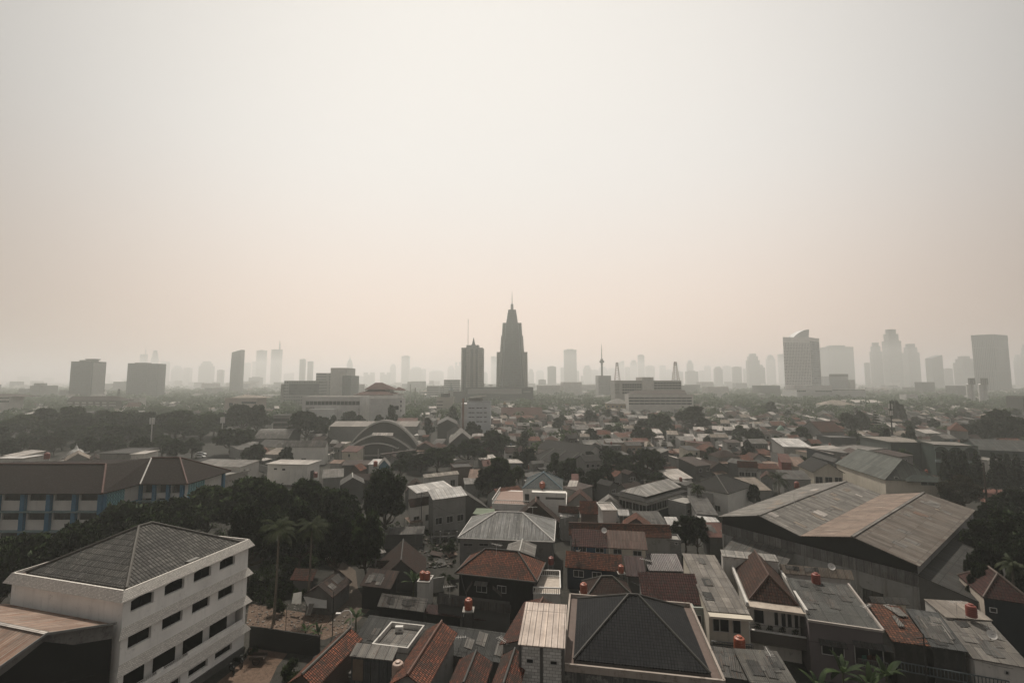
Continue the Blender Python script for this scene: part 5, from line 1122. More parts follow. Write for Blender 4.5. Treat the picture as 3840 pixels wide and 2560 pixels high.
h=slabb('long white museum-like block with ribbon windows below the red hip roofs','K',550,1140,562,330,26,PALEW,S_PALE); band_rows(h,'K',[(580,630,1128,597),(580,690,655,650),(1045,680,1115,658),(1045,725,1115,690)],mull=14)
m=MB(); a=h.W(h.L*.18,-6,0); b=h.W(h.L*.62,0,0); m.prism([xy(h.W(h.L*.18,-6)),xy(h.W(h.L*.62,-6)),xy(h.W(h.L*.62,0)),xy(h.W(h.L*.18,0))],0,atY('K',700,668,324).z); m.build('front_wing',PALEW,h.root)
m=MB()
for k in range(9): m.box((*xy(h.W(h.L*(.2+.028*k),-6.1)),4.5),(1.1,.2,6))
m.build('slot_window',glass(),h.root)
h=slabb('tall white hall joined to the museum block on its right','K',1140,1460,575,338,30,PALEW,S_PALE,z0=0); band_rows(h,'K',[(1415,610,1445,590),(1415,648,1445,630),(1415,690,1445,672),(1370,672,1400,638)])
h=slabb('white pavilion under broad red tiled hip roofs','K',1000,1440,540,372,30,PALEW,S_PALE,name='pavilion',cat='pavilion')
def hiproof(par,c,x0,x1,ye,xr0,xr1,yr,Y,dep,mat):
    a,b=atY(c,x0,ye,Y),atY(c,x1,ye,Y); r0,r1=atY(c,xr0,yr,Y+dep/2),atY(c,xr1,yr,Y+dep/2); m=MB(); A,B=V((a.x,Y,a.z)),V((b.x,Y,a.z)); C,D=V((b.x,Y+dep,a.z)),V((a.x,Y+dep,a.z)); r1.z=r0.z
    m.slab([[A,B,r1,r0],[B,C,r1],[C,D,r0,r1],[D,A,r0]],.3); m.build('roof',mat,par)
REDT=tile((.19,.085,.068),(.16,.07,.058),amt=.1,w=.5,h=.6)
hiproof(h.root,'K',1000,1350,540,1180,1240,482,371,26,REDT); hiproof(h.root,'K',1095,1345,494,1195,1255,433,378,18,REDT); hiproof(h.root,'K',1360,1440,500,1395,1410,473,372,10,REDT)
m=MB(); q=h.W(h.L*.2,3,0); a=atY('K',1100,494,380);b=atY('K',1340,494,380); m.prism([(a.x+2,381),(b.x-2,381),(b.x-2,394),(a.x+2,394)],h.ze-2,a.z); m.build('upper_wall',PALEW,h.root)
# pale white six storey block with pink stair strip
h=slabb('pale white office block with thin dark window slits and pink side strip','L',432,690,1302,285,16,wall((.5,.52,.54),amt=.12),S_GREY); rows=[]
for y in(1366,1416,1464,1512):
    for x in(448,482,532,566,612): rows.append((x,y+4,x+29,y-4))
band_rows(h,'L',rows,name='window_slit'); W=h.W
m=MB(); m.prism([xy(W(-4.2,3)),xy(W(0,0)),xy(W(0,14)),xy(W(-4.2,14))],0,h.ze-1.2); m.build('side_wing',wall((.52,.51,.5),amt=.1),h.root)
m=MB(); m.box((*xy(W(-2.6,1.6)),h.ze/2+1),(1.2,.4,h.ze+2.2)); m.build('pink_strip',plain((.32,.17,.13)),h.root)
m=MB(); m.prism([xy(W(1,2)),xy(W(9,2)),xy(W(9,10)),xy(W(1,10))],h.ze,h.ze+2.6); m.build('roof_hut',W_GREY,h.root); m=MB(); m.slab([[W(4,1,h.ze+3.2),W(h.L*.8,1,h.ze+3.8),W(h.L*.8,6,h.ze+3.8),W(4,6,h.ze+3.2)]],.2); m.build('canopy',S_BEIGE,h.root)
hh('small white house with two square holes right of the pale office block',('L',692,1378),('L',795,1378),9,12,'gy',2.0,S_LGREY,PALEW)
h=slabb('beige five storey block beside the mall','L',105,298,1255,470,18,wall((.42,.38,.33),amt=.15),S_GREY); band_rows(h,'L',[(110,1303,172,1293),(110,1340,172,1330),(110,1375,172,1365)],mull=3)
m=MB(); m.prism([xy(h.W(4,2)),xy(h.W(h.L*.7,2)),xy(h.W(h.L*.7,12)),xy(h.W(4,12))],h.ze,atY('L',180,1210,470).z); m.build('roof_hut',W_DGREY,h.root)
h=slabb('low dark garage block left of the mall','L',285,420,1195,600,30,W_DGREY,S_DGREY)
# mall podium
h=slabb('dark mall podium with long pale billboard under the spired tower','L',412,1140,1150,640,42,wall((.06,.065,.068),amt=.15),S_DGREY,name='shopping_mall',cat='mall'); band_rows(h,'L',[(440,1215,1015,1162)],plain((.30,.29,.275)),name='billboard'); band_rows(h,'L',[(1035,1200,1110,1185),(820,1300,1030,1290),(470,1225,560,1220)],plain((.22,.22,.21)),name='sign_strip')
for k in range(5): m=MB(); q=h.W(h.L*(.25+.12*k),6,h.ze+.6); m.lathe(q,[(.25,0),(.2,2.0),(2.6,2.4),(2.9,3.4)],12); m.build('roof_parasol',W_GREY,h.root)
h=hh('long red tiled hall in front of the mall podium',('L',795,1442),('L',1240,1442),7.0,16,'gx',6.0,REDT,W_PALE)
def dome_small():
    Y=455; p=atY('L',835,1330,Y); t=thing('onion_dome_tower','small golden brown dome on a dark pedestal before the mall','dome',(p.x,Y,0)); s=Y/FP/2.851
    m=MB(); m.box((p.x,Y,p.z/2),(30*s,30*s,p.z)); m.build('pedestal',W_DGREY,t); m=MB(); m.lathe((p.x,Y,p.z),[(13*s,0),(18*s,10*s),(14*s,20*s),(4*s,30*s),(1*s,36*s)],14); m.build('dome',plain((.26,.17,.06),.4),t,True)
dome_small()
# offices left of centre
h=slabb('wide grey office block with dark glass front in the haze','K',390,768,420,560,30,grid((.30,.30,.29),(.07,.08,.085),3,3.6,.7,.55),S_GREY); band_rows(h,'K',[(428,540,765,442)],grid((.10,.105,.11),(.06,.065,.07),2.5,3.6,.8,.6),name='glass_front')
h=slabb('low annex at the left of the wide grey office block','K',362,392,448,555,20,W_GREY,S_GREY)
h=slabb('stepped concrete office with tall blank core behind the museum block','K',672,908,352,600,30,grid((.34,.335,.32),(.10,.11,.115),40,3.6,.9,.45),S_GREY); W=h.W
p=atY('K',800,303,596); q=atY('K',940,303,596); m=MB(); m.prism([(p.x,596),(q.x,596),(q.x,630),(p.x,630)],0,p.z); m.build('core_tower',W_PALE,h.root)
p=atY('K',905,372,594); q=atY('K',980,372,594); m=MB(); m.prism([(p.x,594),(q.x,594),(q.x,625),(p.x,625)],0,p.z); m.build('glass_wing',grid((.12,.125,.13),(.07,.075,.08)),h.root)
h=slabb('white striped office slab left of the cone topped tower','K',1798,1945,410,780,20,grid((.5,.5,.48),(.16,.17,.17),60,3.8,.97,.45),S_PALE); h=slabb('low white wing of the striped office slab','K',1648,1800,465,760,20,grid((.45,.45,.43),(.2,.2,.2),60,3.8,.97,.35),S_PALE)
def spirelet():
    Y=720; p=atY('L',262,1180,Y); s=Y/FP/2.851; t=thing('pointed_kiosk','small blue pointed spire left of the mall','spire',(p.x,Y,0)); m=MB(); m.box((p.x,Y,p.z/2),(55*s,55*s,p.z)); m.build('base',W_GREY,t); m=MB(); m.lathe((p.x,Y,p.z),[(32*s,0),(14*s,28*s),(6*s,50*s),(1*s,85*s)],8); m.build('spire_roof',plain((.10,.16,.18)),t)
spirelet()
h=slabb('pink beige office with brown crowned roof beyond the rain trees','J',1980,2352,572,420,24,wall((.42,.36,.32),amt=.12),S_PALE); band_rows(h,'J',[(2020,640,2055,612),(2130,620,2340,600)]); hiproof(h.root,'J',2035,2305,568,2160,2200,540,421,20,S_BEIGE)
h=slabb('long brown roofed hotel wing with white window frames behind the trees','J',595,1075,600,500,16,wall((.2,.17,.15),amt=.15),S_BROWN); hiproof(h.root,'J',590,1075,592,640,1040,552,499,16,T_BROWN); band_rows(h,'J',[(600+60*k,618,640+60*k,604) for k in range(8)],plain((.42,.4,.37)),name='white_window')
band_rows(h,'J',[(600+60*k,640,640+60*k,628) for k in range(8)],plain((.42,.4,.37)),name='white_window')
h=slabb('white deck building with brown top at the left edge','J',-60,215,560,430,24,wall((.5,.48,.45),amt=.12),S_BROWN); band_rows(h,'J',[(-60,606,215,592),(-60,575,215,565)],plain((.12,.11,.1)),name='open_deck'); hiproof(h.root,'J',-60,170,558,-40,150,532,432,20,S_BROWN)
h=slabb('plain pale grey box behind the long hotel wing','J',1125,1290,575,520,20,W_PALE,S_LGREY); hh('low brown tiled house in front of the pale grey box',('J',1120,645),('J',1240,642),8,12,'gx',4,T_RED,W_PALE)
h=slabb('stepped hazy block with roof fins at the left','J',165,425,490,850,25,grid((.3,.3,.29),(.15,.15,.15),60,3.6,.97,.4),S_GREY); p=atY('J',265,460,848);q=atY('J',410,460,848); m=MB(); m.prism([(p.x,848),(q.x,848),(q.x,870),(p.x,870)],0,p.z); m.build('upper_block',W_GREY,h.root); p=atY('J',300,438,846);q=atY('J',350,438,846); m=MB(); m.prism([(p.x,846),(q.x,846),(q.x,860),(p.x,860)],0,p.z); m.build('lift_tower',W_GREY,h.root)
slabb('low hazy white roofed block left of the broad dark tower','J',525,620,500,820,20,W_GREY,S_PALE)
# M quarter office with ribbons
h=slabb('six storey office with white ribbon floors and tall blank core','M',232,928,465,520,24,wall((.36,.35,.33),amt=.15),S_GREY); rows=[]
for y in(505,528,556,585): rows+= [(235,y+6,318,y-14),(350,y+6,560,y-12)]
for y in(488,512,538): rows.append((662,y+6,925,y-10))
band_rows(h,'M',rows,mull=9); p=atY('M',545,428,518);q=atY('M',655,428,518); m=MB(); m.prism([(p.x,518),(q.x,518),(q.x,545),(p.x,545)],0,p.z); m.build('core_tower',W_PALE,h.root)
h=slabb('long low office wing with stepped brown roof before the ribbon office','M',372,1045,604,455,16,wall((.5,.48,.45),amt=.15),S_BEIGE); band_rows(h,'M',[(385,640,1030,626),(385,668,1030,652),(385,695,1030,680)],mull=12); hiproof(h.root,'M',420,985,600,480,960,555,456,18,S_BROWN)
h=hh('ochre school with pale hip roof before the ribbon office',('M',190,688),('M',447,690),12,24,'hip',5,S_LGREY,wall((.33,.24,.14),amt=.15)); auto_wins(h,6,2,2,1.6,rows=3)
h=slabb('white factory with long flat sheds below the tall hotel','N',80,865,655,720,40,wall((.5,.5,.48),amt=.1),S_PALE,name='factory',cat='factory'); band_rows(h,'N',[(155,672,305,660),(395,672,550,662),(555,660,860,652)],mull=5); p=atY('N',315,612,730);q=atY('N',550,612,730); m=MB(); m.prism([(p.x,730),(q.x,730),(q.x,760),(p.x,760)],0,p.z); m.build('upper_shed',PALEW,h.root)
h=slabb('pale ship shaped hall with dark upper strip right of the tall hotel','N',445,703,530,900,40,wall((.42,.43,.43),amt=.1),S_LGREY,name='hall',cat='hall'); band_rows(h,'N',[(450,530,703,505)],W_GREY); slabb('low annex right of the ship shaped hall','N',700,765,562,890,30,W_PALE,S_LGREY)
h=slabb('white flat shed among trees right of the factory','N',1182,1356,700,620,20,PALEW,S_WHITE,name='shed',cat='shed')
h=slabb('dark walled depot with pale roof at the right edge','N',2180,2500,720,430,30,W_DGREY,S_WHITE,name='depot',cat='depot')
hh('broad brownish hip roofed hall in the kampung below the factory',('N',455,795),('N',790,800),9,26,'hip',5,S_BEIGE,W_PALE,name='hall',cat='hall'); hh('long pale roofed hall right of the brownish hip roofed hall',('N',740,770),('N',1050,770),9,20,'shed',2,S_PALE,W_PALE,name='hall',cat='hall')
def silo(label,x0,x1):
    Y=640; a,b=atY('N',x0,604,Y),atY('N',x1,604,Y); t=thing('silo_block',label,'silo',((a.x+b.x)/2,Y,0)); r=(b.x-a.x)/4
    for k in(0,1): m=MB(); m.lathe((a.x+r+2*r*k,Y,0),[(r,0),(r,a.z),(r*.6,a.z+1),(0,a.z+1.3)],14); m.build('silo',PALEW,t,True)
    for k in range(4): m=MB(); m.tube([(a.x+r*(.5+k),Y-r,a.z),(a.x+r*(.5+k),Y-r,a.z+9)],1.0,8); m.build('vent_stack',W_GREY,t)
silo('pale twin silos with vent stacks, the pair nearer the factory',1812,1880); silo('pale twin silos with vent stacks, the pair nearer the broad ribbed tower',1925,2000)
# behind the school: dome pavilion, sheds, concrete house
def dome_pav():
    Y=190; c=atY('F',670,480,Y); s=Y/FP/2.352; z=lambda y:atY('F',670,y,Y).z; t=thing('dome_pavilion','white ribbed dome with stacked finial rising behind the school roof','dome',(c.x,Y,0))
    R=56*s; m=MB(); m.lathe((c.x,Y,z(500)),[(R*1.1,0),(R*1.1,.3),(R,.35),(R*.95,R*.5),(R*.75,R*.85),(R*.4,R*1.1),(R*.25,R*1.18)],20); m.build('dome',PALEW,t,True)
    m=MB(); m.lathe((c.x,Y,z(500)+R*1.15),[(R*.3,0),(R*.32,.25),(R*.2,.35),(R*.22,.8),(R*.12,.95),(R*.13,1.4),(R*.03,1.6),(0.02,2.6)],12); m.build('finial',PALEW,t,True)
    for k in range(10): m=MB(); q=(c.x+R*.95*math.cos(k*.628),Y+R*.95*math.sin(k*.628)); m.tube([(*q,0),(*q,z(500))],.28,8); m.build('column',PALEW,t)
    for k in range(10):
        m=MB(); a=k*.628; m.tube([(c.x+R*1.0*math.cos(a),Y+R*1.0*math.sin(a),z(500)+.4),(c.x+R*.97*math.cos(a),Y+R*.97*math.sin(a),z(500)+R*.5),(c.x+R*.77*math.cos(a),Y+R*.77*math.sin(a),z(500)+R*.87),(c.x+R*.4*math.cos(a),Y+R*.4*math.sin(a),z(500)+R*1.12)],.16,5); m.build('rib',SOFT,t)
    m=MB(); m.slab([[(c.x-2.3*R,Y-1,z(520)),(c.x-R,Y-1,z(478)),(c.x-R,Y+9,z(478)),(c.x-2.3*R,Y+9,z(520))]],.5); m.build('ramp_roof',PALEW,t)
dome_pav()
h=hh('plain grey rendered block behind the school ridge',('F',865,470),('F',1150,470),12.5,12,'flat',.2,S_DGREY,W_GREY); h=hh('white roof hut with metal tanks beside the grey rendered block',('F',1140,478),('F',1275,475),12.5,8,'flat',.1,S_PALE,W_PALE)
hh('long concrete parapet house before the white dome',('F',420,550),('F',870,548),8.5,10,'flat',.5,CONC,W_GREY); hh('white mono pitch shed left of the white dome',('F',150,500),('F',405,470),9,9,'shedx',1.0,S_PALE,W_PALE); hh('pale canopy with red sign block at the left edge behind the school',('F',-60,512),('F',190,515),9,8,'flat',.1,S_WHITE,W_PALE)
tank('red tank on the shed left of the white dome',at('F',412,518,8.5),1.8,'red'); gable('brown hip gable roof right of the white dome',('F',840,468),('F',840,500),10,('F',900,520),T_BROWN,W_GREY); gable('pale brown gable roof directly behind the white dome',('F',690,440),('F',690,470),11,('F',800,490),S_BEIGE,W_GREY)
h=hh('concrete house with broad flat sheet roof right of the school',('F',1660,575),('F',2120,590),9.0,9,'shed',.6,S_LGREY,W_PALE,occ=False); h=hh('long stained concrete wall block below the broad flat sheet roof',('F',1905,690),('F',2200,625),7.5,10,'flat',.4,CONC,wall((.34,.32,.29),(.08,.07,.06),.6),occ=False)
# ================================================================ skyline
def block_part(m,c,x0,x1,yt,Y,dep,z0=0,dx=0):
    a,b=atY(c,x0,yt,Y),atY(c,x1,yt,Y); m.prism([(a.x,Y+dx),(b.x,Y+dx),(b.x,Y+dep),(a.x,Y+dep)],z0,(a.z+b.z)/2); return a,b
GL=lambda k: grid((.10*k,.105*k,.11*k),(.04,.045,.05),3.2,3.8,.8,.6)
TW1=grid((.13,.135,.14),(.06,.065,.07),3.4,3.8,.75,.6); TW2=grid((.22,.22,.215),(.08,.085,.09),3.0,3.6,.6,.55); TW3=grid((.3,.29,.275),(.12,.12,.12),60,3.8,.98,.5); TW4=plain((.2,.2,.2))
FARM=[TW1,TW2,TW3,TW1]
farn=0
def tower(label,c,x0,x1,yt,Y,kind='flat',mat=None,extra=()):
    global farn; farn+=1
    mat=mat or FARM[farn%4]; a,b,w,dep=span(c,x0,x1,yt,Y); cx=(a.x+b.x)/2; H=a.z
    t=thing('skyscraper',label,'skyscraper',(cx,Y+dep/2,0),'towers on the hazy skyline'); P=lambda f,g,s=1:(cx+(f-.5)*w*s,Y+dep/2+(g-.5)*dep*s)
    R=lambda s:[P(0,0,s),P(1,0,s),P(1,1,s),P(0,1,s)]
    m=MB()
    if kind=='flat':
        m.prism(R(1),0,H); m.build('shaft',mat,t); m=MB(); m.prism(R(.55),H,H+w*.07); m.build('roof_plant',TW4,t)
    elif kind=='step':
        m.prism(R(1),0,H*.80); m.build('shaft',mat,t); m=MB(); m.prism(R(.78),H*.80,H*.92); m.build('setback',mat,t); m=MB(); m.prism(R(.55),H*.92,H); m.build('crown',mat,t)
    elif kind=='dome':
        m.prism(R(1),0,H*.85); m.build('shaft',mat,t); m=MB(); m.lathe((cx,Y+dep/2,H*.85),[(w*.45,0),(w*.42,H*.06),(w*.28,H*.12),(0,H*.15)],14); m.build('crown',mat,t)
    elif kind=='spire':
        m.prism(R(1),0,H*.72); m.build('shaft',mat,t); m=MB(); m.lathe((cx,Y+dep/2,H*.72),[(w*.5,0),(w*.42,H*.07),(w*.2,H*.14),(w*.06,H*.18),(w*.02,H*.28)],8); m.build('crown',mat,t)
    elif kind=='slant':
        q=R(1); 
        for k in range(4):
            A,B=q[k],q[(k+1)%4]; za=H*(.9 if k in(0,3) else 1); zb=H*(.9 if (k+1)%4 in(0,3) else 1); m.face([(*A,0),(*B,0),(*B,zb),(*A,za)])
        m.face([(*q[0],H*.9),(*q[1],H),(*q[2],H),(*q[3],H*.9)]); m.build('shaft',mat,t)
    elif kind=='prongs':
        m.prism(R(1),0,H*.82); m.build('shaft',mat,t)
        for f in(0,.68): m=MB(); m.prism([P(f,0),P(f+.32,0),P(f+.32,1),P(f,1)],H*.82,H); m.build('crown',mat,t)
    elif kind=='mast':
        m.prism(R(1),0,H*.8); m.build('shaft',mat,t); m=MB(); m.tube([(cx+w*.3,Y+dep/2,H*.8),(cx+w*.3,Y+dep/2,H)],[w*.08,w*.02],6); m.build('spire',TW4,t)
    elif kind=='curve':
        n=10; L=[]
        for k in range(n+1): f=k/n; L.append((P(0,0)[0]+w*.10*math.sin(f*math.pi*1.4)*(-.4), H*f*(1-.0)))
        for k in range(n):
            (xa,za),(xb,zb)=L[k],L[k+1]; x2=P(1,0)[0]; top=(H*.94 if k==n-1 else zb)
            m.face([(xa,Y,za),(x2,Y,za),(x2,Y,zb),(xb,Y,top)]); m.face([(xa,Y+dep,za),(xa,Y,za),(xb,Y,top),(xb,Y+dep,top)]); m.face([(x2,Y,za),(x2,Y+dep,za),(x2,Y+dep,zb),(x2,Y,zb)])
        m.face([(L[n][0],Y,H*.94),(P(1,0)[0],Y,H),(P(1,0)[0],Y+dep,H),(L[n][0],Y+dep,H*.94)]); m.build('shaft',mat,t)
    for (ex0,ex1,ey) in extra:
        m=MB(); q,r=atY(c,ex0,ey,Y+1),atY(c,ex1,ey,Y+1); m.prism([(q.x,Y+1),(r.x,Y+1),(r.x,Y+dep*.8),(q.x,Y+dep*.8)],0,q.z); m.build('shoulder',mat,t)
    return t
tower('broad dark glass tower with pale right flank, leftmost big tower','J',628,940,246,760,'flat',GL(.7)); 
t=bpy.data.objects['skyscraper']; m=MB(); a,b,w_,dp=span('J',628,940,246,760); m.prism([(b.x+.3,762),(b.x+.8,762),(b.x+.8,760+dp-2),(b.x+.3,760+dp-2)],0,a.z-2); m.build('pale_flank',wall((.3,.29,.275),amt=.1),t); a,b,w_,dp=span('J',628,940,246,760); m=MB(); m.lathe((a.x+w_*.68,760+dp*.5,a.z),[(1,0),(w_*.2,1.2),(w_*.33,4.0),(w_*.32,4.6)],20,sy=.7); m.build('crown_disc',TW4,t)
tower('squat grey tower with finned left half right of the broad dark tower','J',1128,1395,268,850,'flat',GL(1.2),[(1128,1225,262),(1298,1398,266)])
tower('dark blade shaped tower with wavy left edge','J',2043,2160,143,1150,'curve',GL(.9))
F0=[('J',0,125,425,3200,'flat'),('J',155,265,380,3000,'flat'),('J',370,480,392,3300,'flat'),('J',480,620,430,3500,'step'),('J',940,978,355,3500,'flat'),('J',1075,1122,400,3200,'flat'),('J',1240,1310,118,3000,'mast'),('J',1338,1405,148,2900,'step'),('J',1420,1502,250,2500,'flat'),('J',1512,1620,285,2700,'step'),('J',1620,1700,305,2600,'flat'),('J',1755,1898,245,2300,'step'),('J',1915,1982,322,2100,'flat'),('J',2150,2215,260,2900,'flat'),
('K',110,148,250,3100,'flat'),('K',146,240,150,2600,'flat'),('K',280,380,62,2500,'mast'),('K',76,205,388,1700,'flat'),('K',385,478,348,3300,'slant'),('K',527,583,227,1900,'flat'),('K',597,650,247,2000,'flat'),('K',945,998,188,2300,'spire'),('K',1010,1090,378,2900,'flat'),('K',1090,1190,343,2600,'prongs'),('K',1236,1335,343,2700,'prongs'),('K',1325,1378,265,3000,'dome'),('K',1425,1500,200,2500,'flat'),('K',1500,1612,292,2800,'dome'),('K',1608,1642,313,3100,'flat'),('K',1668,1798,320,3300,'dome'),('K',1830,1896,285,3300,'step'),('K',1898,1950,252,3400,'prongs'),('K',2140,2185,338,3000,'dome'),('K',2214,2262,205,3100,'flat'),
('L',1085,1146,950,2600,'step'),('L',1170,1252,960,3600,'dome'),('L',1194,1276,1065,1500,'flat'),('L',1290,1384,925,1700,'flat'),('L',1430,1470,935,2500,'flat'),('L',1464,1602,745,2200,'flat'),('L',1600,1630,970,2600,'flat'),('L',1670,1762,910,2600,'step'),('L',1648,1674,1025,2500,'flat'),('L',1760,1832,960,3000,'flat'),('L',1826,1938,925,3300,'step'),('L',1940,2012,945,3400,'flat'),('L',2034,2112,860,3300,'slant'),('L',2118,2175,930,3000,'flat'),('L',2172,2250,850,3500,'dome'),
('M',498,565,212,2800,'flat'),('M',572,666,320,2900,'flat'),('M',710,776,315,3400,'flat'),('M',778,832,355,3500,'flat'),('M',855,905,260,3500,'mast'),('M',832,946,375,2300,'flat'),('M',976,1044,257,2400,'dome'),('M',963,1094,372,2100,'flat'),('M',1100,1152,365,3000,'flat'),('M',1150,1217,320,3200,'flat'),('M',1240,1330,318,2200,'dome'),('M',1330,1412,320,2900,'flat'),('M',1418,1518,328,2100,'flat'),('M',1556,1692,197,2000,'step'),('M',1640,1746,300,2050,'dome'),('M',1530,1560,345,2400,'flat'),('M',1752,1846,205,2500,'dome'),('M',1868,1940,205,2700,'flat'),
('N',420,750,250,1900,'flat'),('N',850,905,400,1900,'flat'),('N',895,1015,210,1800,'step'),('N',1008,1190,84,1750,'step'),('N',1200,1365,220,1800,'step'),('N',1595,1682,455,1800,'flat'),('N',1420,1585,325,1500,'slant'),('N',1680,1892,336,1500,'step'),('N',1888,1945,398,1900,'flat'),('N',2245,2330,325,2200,'step'),('N',2310,2420,225,1900,'step')]
ADJ={'flat':'flat topped','step':'stepped','dome':'round crowned','spire':'spired','slant':'slant topped','prongs':'twin horned','mast':'mast topped'}
MARK=[('broad dark tower',203),('squat finned tower',328),('dark blade tower',547),('cone topped tower',1083),('central spired tower',1176),('television tower',1386),('white gridded hotel',1838),('broad ribbed tower',2283)]
def ordn(k): return ['first','second','third','fourth','fifth','sixth','seventh','eighth','ninth','tenth','eleventh','twelfth','thirteenth','fourteenth','fifteenth','sixteenth','seventeenth','eighteenth','nineteenth','twentieth'][k] if k<20 else str(k+1)+'th'
fl=[]
for f in F0:
    o=CR[f[0]]; X=(o[0]+(f[1]+f[2])/2/o[2])*.6125; fl.append((X,f))
fl.sort(key=lambda q:q[0]); cnt={}
for X,f in fl:
    prev=[n for n,x in MARK if x<=X]; nxt=[n for n,x in MARK if x>X]
    key=(f[5],prev[-1] if prev else None); cnt[key]=cnt.get(key,0)+1
    a=ADJ[f[5]]
    lab=f"hazy {a} skyscraper, {ordn(cnt[key]-1)} {a} one right of the {prev[-1]}" if prev else f"hazy {a} skyscraper, {ordn(cnt[key]-1)} {a} one from the left edge"
    c_,x0_,x1_,y_,Y_,k_=f; tower(lab,c_,x0_,x1_,y_,Y_*(1.45 if Y_>=2300 else 1.25),k_)
# ---------------------------------------------------------------- central spired tower
def spired():
    Y=690; c=atY('L',913,1100,Y); s=Y/FP/2.851; z=lambda y:atY('L',913,y,Y).z; t=thing('spired_tower','tapering dark glass tower with stepped shoulders and needle spire','skyscraper',(c.x,Y+18,0)); cy=Y+20
    gl=grid((.075,.085,.085),(.045,.052,.055),1.7,3.9,.75,.7,.3); pl=grid((.28,.27,.24),(.10,.10,.10),2.2,3.9,.6,.6); 
    def fr(w0,d0,y0,w1,d1,y1,mat,name,ch=.18,dx=0):
        m=MB()
        def ring(w,d,y):
            w*=s;d*=s;k=w*ch; zz=z(y); X=c.x+dx*s
            return [(X-w+k,cy-d,zz),(X+w-k,cy-d,zz),(X+w,cy-d+k,zz),(X+w,cy+d-k,zz),(X+w-k,cy+d,zz),(X-w+k,cy+d,zz),(X-w,cy+d-k,zz),(X-w,cy-d+k,zz)]
        a,b=ring(w0,d0,y0),ring(w1,d1,y1)
        for k in range(8): m.face([a[k],a[(k+1)%8],b[(k+1)%8],b[k]])
        m.face(b); return m.build(name,mat,t)
    fr(66,66,462,42,42,300,gl,'upper_shaft',.16); fr(127,127,1145,84,84,458,gl,'shaft',.16)
    fr(145,92,1145,103,60,446,grid((.24,.235,.22),(.08,.085,.085),2.2,3.9,.6,.6),'upper_shoulder',.05); fr(154,80,1145,120,58,588,pl,'lower_shoulder',.05)
    fr(172,40,1145,168,40,762,pl,'side_slab',.02)
    fr(16,16,300,14,14,235,TW4,'lantern',.2); m=MB(); m.tube([(c.x,cy,z(238)),(c.x,cy,z(160)),(c.x,cy,z(90))],[5*s,3.2*s,.8*s],6); m.build('spire',TW4,t)
    m=MB(); m.bar((c.x,cy-127*s+1,z(1140)),(c.x,cy-84*s,z(462)),.5,.5); m.build('front_rib',plain((.2,.21,.21)),t)
    for sx in(-1,1):
        m=MB(); m.bar((c.x+sx*105*s,cy-126*s,z(1140)),(c.x+sx*70*s,cy-84*s,z(462)),.8,.8); m.build('edge_rib',plain((.22,.25,.27)),t)
        m=MB(); m.tube([(c.x+sx*52*s,cy,z(455)),(c.x+sx*52*s,cy,z(365))],.6,5); m.build('roof_antenna',TW4,t)
spired()
def cone_tower():
    Y=650; c=atY('L',484,1000,Y); s=Y/FP/2.851; z=lambda y:atY('L',484,y,Y).z; w=115*s; t=thing('cone_topped_tower','apartment tower with dark vertical bays and cone roof left of the spired tower','skyscraper',(c.x,Y+w,0))
    m=MB(); m.box((c.x,Y+w,z(722)/2),(2*w,2*w,z(722))); m.build('wall',grid((.30,.28,.25),(.07,.075,.08),60,3.1,.98,.3),t)
    for x0,x1 in((385,422),(468,496),(520,545)): m=MB(); a,b=atY('L',x0,1000,Y),atY('L',x1,1000,Y); m.box(((a.x+b.x)/2,Y-.1,z(740)/2),(b.x-a.x,.5,z(740))); m.build('dark_bay',grid((.06,.065,.07),(.04,.045,.05),1.6,3.1,.8,.6),t)
    for k in range(5):
        x=(424,448,500,512,548)[k]; a=atY('L',x,1000,Y); m=MB()
        n=22
        for q in range(n): m.box((a.x+.9,Y-.35,4+q*(z(770)-4)/n),(2.2,.7,1.3))
        m.build('balcony_stack',plain((.36,.34,.31)),t)
    m=MB(); m.box((c.x,Y+w,(z(722)+z(690))/2),(1.15*w,1.2*w,z(690)-z(722))); m.build('penthouse',TW2,t)
    m=MB(); m.lathe((c.x+1,Y+w*.8,z(715)),[(32*s,0),(30*s,2),(15*s,45*s),(0.3,110*s)],6); m.build('cone_roof',plain((.05,.055,.06)),t)
    p=atY('L',442,690,Y+w*.5); mast_lattice('tall lattice antenna mast on the cone topped tower',p,z(410)-z(690),10*s,plain((.25,.2,.18)))
def mast_lattice(label,p,H,w,mat,cat='mast'):
    t=thing('lattice_mast',label,cat,p); x,y,zz=p
    m=MB(); n=max(8,int(H/3)); W=lambda f: w*(1-.75*f)/2
    for sx,sy in((-1,-1),(1,-1),(1,1),(-1,1)): m.bar((x+sx*W(0),y+sy*W(0),zz),(x+sx*W(1),y+sy*W(1),zz+H),max(.12,w*.05))
    for k in range(n):
        f,g=k/n,(k+1)/n
        for (ax,ay),(bx,by) in(((-1,-1),(1,-1)),((1,-1),(1,1)),((1,1),(-1,1)),((-1,1),(-1,-1))): m.bar((x+ax*W(f),y+ay*W(f),zz+H*f),(x+bx*W(g),y+by*W(g),zz+H*g),max(.1,w*.035))
    m.build('lattice',mat,t); m=MB()
    for k in range(3): m.box((x,y,zz+H*(.82+.06*k)),(w*.5,w*.5,H*.02))
    m.build('antenna_panel',TW4,t)
cone_tower()
